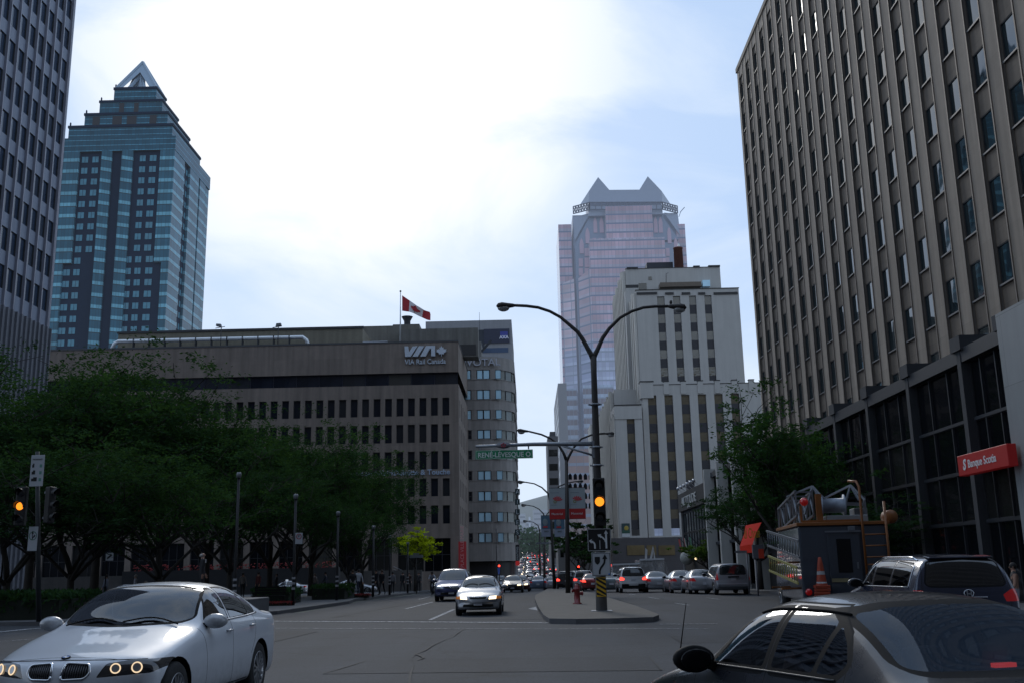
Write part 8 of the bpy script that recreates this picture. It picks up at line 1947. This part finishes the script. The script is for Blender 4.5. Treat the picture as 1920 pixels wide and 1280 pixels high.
for i, (px, pt, Y_, lab) in enumerate(LT):
 t = P(px, pt, Y_); x_ = t.x + (px - 782) * 0 + .6; h_ = (t.z - .14) * (1.06 if i < 5 else 1.02); pr = TP[i % 4]
 wv = {8: 1.15, 9: 1.1, 10: 1.05, 13: 1.1}.get(i, 1.0)
 s_ = h_ / 13; place_tree(pr, x_, Y_, rnd.random() * 6.28, (max(s_, .72) if i not in (7, 11, 12) else s_ * .92) * wv, lab, LDK if i % 3 else LMD, 'dark locust trees in the park', zoff=.14, sz=s_)
small = tree_mesh(41, 6.3, 2.0, 5200, .13, crown_lo=.42, flat=.45)
t = P(778, 985, 100); place_tree(small, P(776, 1040, 100).x + .1, 100, 1.0, 1.0, 'small bright yellow-green tree in front of the stone block entrance', LYL, name='small_tree', sz=(t.z - gz(-11, 100)) / 6.3)
t = P(1326, 1004, 83.5); place_tree(small, P(1326, 1040, 83.5).x, 83.5, 2.2, .8, 'small light green street tree between the nightclub and white pillars', leafmat('leaf_light', (.07, .12, .03), .45), name='small_tree', zoff=.14, sz=(t.z - .1) / 6.3)
rt = tree_mesh(77, 10.6, 3.3, 15000, .10, crown_lo=.26, flat=.8, open_=.2); t = P(1425, 712, 50); place_tree(rt, P(1440, 1000, 50).x + .7, 50, .6, 1.0, 'large open-branched green tree at the right kerb behind the truck', LRT, name='street_tree', zoff=.14, sz=(t.z) / 10.6)
place_tree(rt, P(1560, 1000, 44).x + 1.2, 44, 2.9, .85, 'lower dark tree crown spreading behind the truck boom', LDK, name='street_tree', zoff=.14, sz=(P(1560, 925, 44).z) / 10.6)
place_tree(rt, P(1500, 1000, 56).x, 56, 4.4, .9, 'dark tree between the big kerb tree and the bank hall', LDK, name='street_tree', zoff=.14, sz=(P(1500, 800, 56).z) / 10.6)
place_tree(rt, P(1420, 1000, 64).x, 64, 1.9, .9, 'dark tree in front of the white-pillared shopfront', LDK, name='street_tree', zoff=.14, sz=(P(1410, 880, 64).z) / 10.6)
ft = tree_mesh(5, 12, 4.6, 2600, .36, crown_lo=.2, flat=.6)
for i, (px, pt, Y_, lab) in enumerate(((1092, 955, 205, 'green tree behind the right maple banner'), (1080, 985, 232, 'green tree between banner and pale stone tower base'), (1101, 1000, 180, 'low dark green tree left of the amber signal pole'), (985, 1000, 330, 'leftmost tree of the clump on the hillside avenue'), (998, 992, 370, 'highest tree of the clump on the hillside avenue'), (1010, 1003, 320, 'tree of the hillside clump left of the fourth lamp'), (972, 1010, 300, 'tree half hidden by the letter boxes'), (1022, 1010, 350, 'tree of the hillside clump behind the blue banners'), (990, 975, 470, 'hazy tree below the far apartment blocks'), (1012, 980, 450, 'hazy tree right of the slim whitish tower'), (976, 985, 430, 'hazy tree at the left of the hillside'), (1030, 985, 420, 'hazy tree behind the blue banners'))):
 t = P(px, pt, Y_); g_ = gz(t.x, Y_); s_ = (t.z - g_) / 12; place_tree(ft, t.x, Y_, i * 1.3, s_ if Y_ < 300 else s_ * .8, lab, LDK if Y_ < 240 else LFAR, 'trees down the avenue', name='avenue_tree', sz=s_)
# planting beds, hedges, flowers
def fluff(name, label, cat, x0, x1, y0, y1, z0, z1, n, size, m, kind=None, dense_=1.0, base=True):
 nr = np.random.RandomState(int(abs(x0 * 97 + y0 * 13)) % 9999); P_ = np.stack([nr.uniform(x0, x1, n), nr.uniform(y0, y1, n), z0 + (z1 - z0) * nr.beta(3, 1.4, n)], 1)
 u = nr.normal(0, 1, (n, 3)); u[:, 2] = abs(u[:, 2]) + .4; u /= np.linalg.norm(u, axis=1)[:, None]; w = nr.normal(0, 1, (n, 3)); w -= (w * u).sum(1)[:, None] * u; w /= np.linalg.norm(w, axis=1)[:, None]; s = size * nr.uniform(.6, 1.4, n)[:, None]
 V = np.stack([P_ - u * s, P_ - w * s * .4, P_ + u * s, P_ + w * s * .4], 1).reshape(-1, 3); b = MB(); b.add([tuple(v) for v in V], [(4 * i, 4 * i + 1, 4 * i + 2, 4 * i + 3) for i in range(n)])
 if kind: o = b.build(name, m, None, fix=False); tag(o, label, cat, kind=kind); return o
 r = empty(name, ((x0 + x1) / 2, (y0 + y1) / 2, z0), 0, label, cat); o = b.build('foliage', m, r, fix=False)
 if base: b = MB(); b.box(x0 + .1, x1 - .1, y0 + .1, y1 - .1, z0 - .05, z0 + (z1 - z0) * .7); b.build('core', mat('hedge_core', (.008, .012, .007), .95), r)
 settle(r); return r
gx = lambda px, Y: P(px, 1075, Y).x
fluff('hedge', 'dark clipped hedge bed behind the third black post', 'hedge', gx(592, 60), gx(658, 60), 58.5, 62, .14, 1.0, 1800, .09, LDK)
fluff('hedge', 'dark hedge bed just right of the white saloon roof', 'hedge', gx(470, 52), gx(545, 52), 52, 55, .14, .95, 1800, .09, LDK)
fluff('shrub_bed', 'low dark shrub and grass bed at the left corner under the signals', 'shrubs', gx(-120, 39), gx(140, 39), 38, 42, .14, 1.15, 5000, .13, LDK)
FLW = mat('flower_red', (.22, .012, .010), .7, var=.3, scale=20)
for x0, x1, Y_, lab in ((487, 552, 49.5, 'row of red bedding flowers in front of the nearer hedge'), (655, 695, 63, 'row of red bedding flowers right of the farther hedge')): fluff('flower_bed', lab, 'flowers', gx(x0, Y_), gx(x1, Y_), Y_ - .5, Y_ + .4, .14, .34, 1500, .035, FLW)
r = empty('geranium_terrace', (-33, 117, .0), 0, 'long shaded row of red flowering tubs in front of the stone block', 'flower tubs'); b = MB(); nr = np.random.RandomState(4); n = 420; V = []
for i in range(n): x_ = nr.uniform(-45, -22); z_ = P(450, 1061, 117).z + nr.uniform(-.35, .35); s_ = .075; V += [(x_ - s_, 117 + nr.uniform(-.6, .6), z_), (x_, 116.9, z_ - s_), (x_ + s_, 117, z_), (x_, 117.1, z_ + s_)]
b.add(V, [(4 * i, 4 * i + 1, 4 * i + 2, 4 * i + 3) for i in range(n)]); b.build('blossom', FLW, r, fix=False); b = MB(); b.box(-46, -21.5, 116.6, 117.6, -1, P(450, 1066, 117).z); b.build('tub_wall', mat('tub_dark', (.03, .03, .032), .8), r); settle(r)
r = empty('park_terrace', (-14, 37.5, .14), 0, 'low stone terrace under the standing man behind the white saloon', 'terrace'); b = MB(); b.box(-13.6 + .0, -10.4, 38.6, 41.5, .14, .72); b.build('slab', M_KERB, r, bevel=.03); settle(r)
for x_, Y_, lab, rz in ((-15.4, 42.5, 'dark park bench with the seated red-topped person', 4), (-12.6, 50.0, 'dark bench in the shade behind the hedge', -8)):
 r = empty('park_bench', (x_, Y_, .14), R(rz), lab, 'bench'); b = MB()
 for k in range(4): b.box(-.8, .8, -.2 + k * .11, -.11 + k * .11, .43, .46)
 b.build('seat', C_TRIM, r); b = MB()
 for k in range(3): b.box(-.8, .8, .24 + k * .02, .27 + k * .02, .55 + k * .12, .64 + k * .12)
 b.build('backrest', C_TRIM, r)
 for s_ in (-.7, .7): b = MB(); b.bar((s_, -.18, 0), (s_, -.18, .43), .05); b.bar((s_, .2, 0), (s_, .28, .9), .05); b.bar((s_, -.18, .43), (s_, .22, .43), .05); b.build('leg', C_TRIM, r)

# ================================================================== people
SKIN = mat('skin', (.36, .20, .14), .6, var=.08); HAIRS = {'dark': mat('hair_dark', (.015, .012, .010), .7), 'grey': mat('hair_grey', (.30, .28, .26), .7), 'brown': mat('hair_brown', (.06, .035, .02), .7)}
def segd(c, a, b_):
 e = b_ - a; t = max(0, min(1, (c - a).dot(e) / max(1e-6, e.length_squared))); return (c - a - e * t).length
def person(label, loc, rz, shirt, pants, pose='stand', hair='dark', h=1.75, group=None, bald=False, skirt=False, sleeves=True, shoes=(.02, .02, .02)):
 """one skinned body; clothing follows the nearest bone"""
 J = {}; E = []; Rr = {}; Z = {}
 def j(n, p, r, par=None, zone='torso'): J[n] = Vector(p); Rr[n] = r; Z[n] = zone; (E.append((par, n)) if par else None)
 st = {'stand': (0, 0, .06, -.06), 'walk': (.26, -.26, .22, -.20), 'sit': (0, 0, 0, 0), 'cycle': (0, 0, 0, 0)}[pose]
 hip = .93; base = 0.0; lean = 0
 if pose == 'sit': base = -.46
 if pose == 'cycle': base = .02; lean = .32
 def T(x, y, z): k = max(0, z - hip); return (x, y + lean * k / .5 * .9, z - (k * .12 if lean else 0) + base)
 j('pelvis', T(0, 0, .95), .125, None, 'pants'); j('waist', T(0, .0, 1.08), .118, 'pelvis'); j('chest', T(0, -.01, 1.28), .145, 'waist'); j('upper', T(0, -.01, 1.40), .11, 'chest'); j('neck', T(0, .0, 1.51), .055, 'upper', 'skin'); j('head', T(0, .01, 1.60), .083, 'neck', 'skin'); j('crown', T(0, .0, 1.70), .078, 'head', 'hair' if not bald else 'skin')
 for s, sw, aw in ((1, st[0], st[3]), (-1, st[1], st[2])):
  n = 'L' if s > 0 else 'R'; j(n + 'sho', T(s * .17, 0, 1.42), .065, 'upper')
  if pose in ('stand', 'walk'): el = T(s * .23, aw * .5, 1.15); wr = T(s * .235, aw * 1.1 + .06, .92)
  elif pose == 'sit': el = T(s * .23, .05, 1.15); wr = T(s * .14, .30, 1.12)
  else: el = T(s * .24, .15, 1.22); wr = T(s * .22, .42, 1.10)
  j(n + 'elb', el, .046, n + 'sho', 'torso' if sleeves else 'skin'); j(n + 'wri', wr, .032, n + 'elb', 'torso' if sleeves else 'skin')
  d = (Vector(wr) - Vector(el)).normalized(); side = Vector((s, 0, 0)); pm = Vector(wr) + d * .07; j(n + 'palm', pm, .030, n + 'wri', 'skin')
  fwd = Vector((0, 1, 0)) if abs(d.y) < .8 else Vector((0, 0, 1))
  for f, (o_, ln) in enumerate(((-.030, .062), (-.010, .075), (.010, .070), (.028, .055))):
   q = pm + fwd * o_ + d * .03; j(n + 'f%da' % f, q + d * ln * .5, .0095, n + 'palm', 'skin'); j(n + 'f%db' % f, q + d * ln + side * -.012, .008, n + 'f%da' % f, 'skin')
  j(n + 'th', Vector(wr) + d * .05 + fwd * .045, .011, n + 'wri', 'skin'); j(n + 'th2', Vector(wr) + d * .085 + fwd * .055, .009, n + 'th', 'skin')
  j(n + 'hip', T(s * .095, 0, .90), .095, 'pelvis', 'pants')
  if pose in ('stand', 'walk'): kn = (s * .10, sw * .55 + .03, .50); an = (s * .10, sw * 1.0 - (.12 if sw < 0 else 0), .09 + (.06 if sw < 0 else 0)); to = (s * .12, an[1] + .19, .03 + (.02 if sw < 0 else 0))
  elif pose == 'sit': kn = (s * .12, .44, .46); an = (s * .12, .46, .09); to = (s * .13, .62, .035)
  else: kn = (s * .12, .34, .62 if s > 0 else .78); an = (s * .12, .10 if s > 0 else .25, .22 if s > 0 else .42); to = (s * .12, an[1] + .18, an[2] - .04)
  j(n + 'kne', kn, .062, n + 'hip', 'pants'); j(n + 'ank', an, .042, n + 'kne', 'pants'); j(n + 'toe', to, .036, n + 'ank', 'shoe')
 names = list(J); me = bpy.data.meshes.new('person'); k = h / 1.75; me.from_pydata([tuple(J[n] * k) for n in names], [(names.index(a), names.index(b_)) for a, b_ in E], []); o = bpy.data.objects.new('person', me); link(o)
 md = o.modifiers.new('skin', 'SKIN'); md.use_smooth_shade = True; sv = me.skin_vertices[0].data if me.skin_vertices else None
 if sv is None:
  bm = bmesh.new(); bm.from_mesh(me); bm.verts.layers.skin.verify(); bm.to_mesh(me); bm.free(); sv = me.skin_vertices[0].data
 for n, v in zip(names, sv): r_ = Rr[n] * k; v.radius = (r_ * (1.25 if n in ('waist', 'chest', 'pelvis', 'upper') else 1), r_ * (.85 if n in ('waist', 'chest', 'upper') else 1)); v.use_root = n == 'pelvis'
 sb = o.modifiers.new('sub', 'SUBSURF'); sb.levels = 1; sb.render_levels = 1
 dg = bpy.context.evaluated_depsgraph_get(); m2 = bpy.data.meshes.new_from_object(o.evaluated_get(dg)); o.modifiers.clear(); o.data = m2; m2.name = 'person'
 mats = {'torso': mat('shirt_%s' % (shirt,), shirt, .8, var=.12), 'pants': mat('pants_%s' % (pants,), pants, .8, var=.12), 'skin': SKIN, 'hair': HAIRS[hair], 'shoe': mat('shoe_%s' % (shoes,), shoes, .6)}
 ks = list(mats); m2.materials.clear(); [m2.materials.append(mats[z]) for z in ks]; seg = [(J[a] * k, J[b_] * k, b_) for a, b_ in E]
 for p_ in m2.polygons:
  c = p_.center; best = min(seg, key=lambda q_: segd(c, q_[0], q_[1])); z = Z[best[2]]
  if best[2] in ('neck',): z = 'skin' if c.z > J['upper'].z * k + .06 else 'torso'
  p_.material_index = ks.index(z); p_.use_smooth = True
 o.location = loc; o.rotation_euler = (0, 0, rz); tag(o, label, 'person', group)
 hc = J['crown'] * k; hd = J['head'] * k; b = MB()
 if not bald: b.ball((hd.x, hd.y - .018, hd.z + .055), .104 * k, 14, 10, sx=.86, sz=1.05)
 else: b.ball((hd.x, hd.y - .04, hd.z + .005), .10 * k, 14, 10, sx=.90, sz=.75)
 b.build('hair', HAIRS[hair], o, fix=False); b = MB(); b.ball((hd.x, hd.y + .088 * k, hd.z + .02), .017 * k, 8, 6, sz=1.5); b.build('nose', SKIN, o); b = MB()
 for s in (1, -1): b.ball((hd.x + s * .032 * k, hd.y + .078 * k, hd.z + .045), .010 * k, 8, 6)
 b.build('eye', C_TRIM, o); b = MB(); b.box(hd.x - .022, hd.x + .022, hd.y + .078 * k, hd.y + .086 * k, hd.z - .022, hd.z - .015); b.build('mouth', mat('lips', (.25, .09, .08), .6), o)
 for s in (1, -1): b = MB(); b.ball((hd.x + s * .083 * k, hd.y, hd.z + .025), .022 * k, 8, 6, sx=.4); b.build('ear', SKIN, o)
 return o
def pat(px, Y, dz=.14): x_ = P(px, 1100, Y).x; return (x_, Y, gz(x_, Y) + dz)
DK = (.018, .018, .022); NAV = (.02, .025, .045)
o = person('balding man in a dark suit standing behind the white saloon roof', (P(379, 1070, 39.6).x, 39.6, .72), R(-70), DK, DK, 'stand', 'grey', 1.78, bald=True)
b = MB(); b.box(-.035, .035, .10, .135, 1.36, 1.50); b.build('shirt_collar', MW, o)
person('suited walker nearer the kerb, left one of the dark pair', pat(705, 74), R(150), DK, DK, 'walk', 'dark', 1.80, 'pair of suited walkers'); person('suited walker, right one of the dark pair', pat(716, 74.6), R(165), DK, DK, 'walk', 'brown', 1.76, 'pair of suited walkers')
person('pedestrian in black top and pale shorts by the farther hedge', pat(661, 66), R(20), DK, (.30, .27, .24), 'stand', 'brown', 1.70); person('pedestrian in a white shirt beside the one in pale shorts', pat(672, 68), R(40), (.45, .46, .50), NAV, 'walk', 'dark', 1.76)
person('left walker of the trio near the yellow-green tree, dark clothes', pat(755, 92), R(170), DK, DK, 'walk', 'dark', 1.78, 'trio by the yellow-green tree'); person('middle walker of the trio, brown top', pat(767, 93), R(185), (.06, .035, .03), DK, 'walk', 'brown', 1.72, 'trio by the yellow-green tree'); person('right walker of the trio, pale scarf and dark coat', pat(785, 92), R(180), (.05, .05, .055), DK, 'stand', 'dark', 1.74, 'trio by the yellow-green tree')
person('person in a red top sitting on the park bench', (-15.75, 42.45, .16), R(184), (.25, .02, .03), DK, 'sit', 'brown', 1.70, sleeves=False)
person('person in pale blue sitting in the shade of the park', pat(198, 62), R(90), (.25, .28, .36), NAV, 'stand', 'dark', 1.65); person('pale shirted person standing far back under the trees', pat(253, 70), R(120), (.30, .30, .34), DK, 'stand', 'grey', 1.70)
person('distant pedestrian in grey near the taxi', pat(590, 84), R(60), (.16, .13, .12), DK, 'walk', 'brown', 1.7); person('distant pedestrian in black under the park trees', pat(518, 80), R(110), DK, DK, 'walk', 'dark', 1.74)
o = person('woman in a black top and white trousers at the right frame edge', (P(1905, 1110, 27).x, 27, .02), R(75), (.015, .015, .018), (.38, .40, .45), 'stand', 'dark', 1.50, sleeves=False)
# cyclist and bicycle
cx_, cy_, cz_ = pat(811, 80, 0.0)
person('cyclist in a white shirt riding towards the viewer beside the taxi', (cx_, cy_, cz_ + .05), R(180), (.42, .44, .50), DK, 'cycle', 'dark', 1.78)
r = empty('bicycle', (cx_, cy_, cz_), R(180), 'dark bicycle ridden by the white-shirted cyclist', 'bicycle')
for y_ in (-.42, .60): b = MB(); n = 22; b.tube([(0, y_ + .33 * math.cos(2 * math.pi * i / n), .34 + .33 * math.sin(2 * math.pi * i / n)) for i in range(n + 1)], .018, 6, caps=False); [b.bar((0, y_, .34), (0, y_ + .32 * math.cos(an * .785), .34 + .32 * math.sin(an * .785)), .004) for an in range(8)]; b.build('wheel', C_TYRE, r)
b = MB(); b.tube([(0, -.42, .34), (0, .05, .32), (0, -.12, .82), (0, -.42, .34)], .014, 6); b.tube([(0, .05, .32), (0, .42, .80), (0, -.10, .76)], .016, 6); b.tube([(0, .42, .88), (0, .60, .34)], .014, 6); b.build('frame', DKBL, r)
b = MB(); b.tube([(-.26, .38, 1.04), (-.1, .42, 1.0), (.1, .42, 1.0), (.26, .38, 1.04)], .013, 6); b.tube([(0, .42, .85), (0, .42, 1.0)], .012, 6); b.build('handlebar', C_TRIM, r); b = MB(); b.ball((0, -.16, .90), .12, 10, 6, sx=.6, sz=.3); b.tube([(0, -.13, .80), (0, -.15, .9)], .012, 6); b.build('saddle', C_TRIM, r)
# people inside the near dark saloon
for xs_, ys_, lab, hr in ((.36, 0.0, 'driver of the near dark saloon, seen faintly through the glass', 'dark'),):
 q = blk.root.matrix_world if False else (Matrix.Translation(blk.root.location) @ Matrix.Rotation(blk.root.rotation_euler.z, 4, 'Z')) @ Vector((blk.X(2.28), xs_, .12)); person(lab, q, blk.root.rotation_euler.z - R(90), (.10, .09, .09), DK, 'sit', hr, 1.68, sleeves=False)

q = (Matrix.Translation(bmw.root.location) @ Matrix.Rotation(bmw.root.rotation_euler.z, 4, 'Z')) @ Vector((bmw.X(2.33), .36, .14)); person('driver of the white saloon, seen faintly through the windscreen', q, bmw.root.rotation_euler.z - R(90), (.05, .06, .09), DK, 'sit', 'brown', 1.66)
for px, Y_, rz, sh, ps, lab in ((300, 66, 80, (.10, .10, .13), 'walk', 'shaded walker in grey left of the suited man'), (455, 72, 200, (.22, .20, .19), 'walk', 'pale-topped walker right of the tallest black post'), (484, 70, 150, (.12, .03, .03), 'stand', 'shaded person in maroon near the white taxi'), (610, 76, 90, (.06, .07, .10), 'walk', 'shaded walker left of the third black post'), (736, 84, 10, (.20, .20, .22), 'walk', 'walker in pale grey left of the yellow-green tree')):
 person(lab, pat(px, Y_), R(rz), sh, DK, ps, 'dark', 1.72)
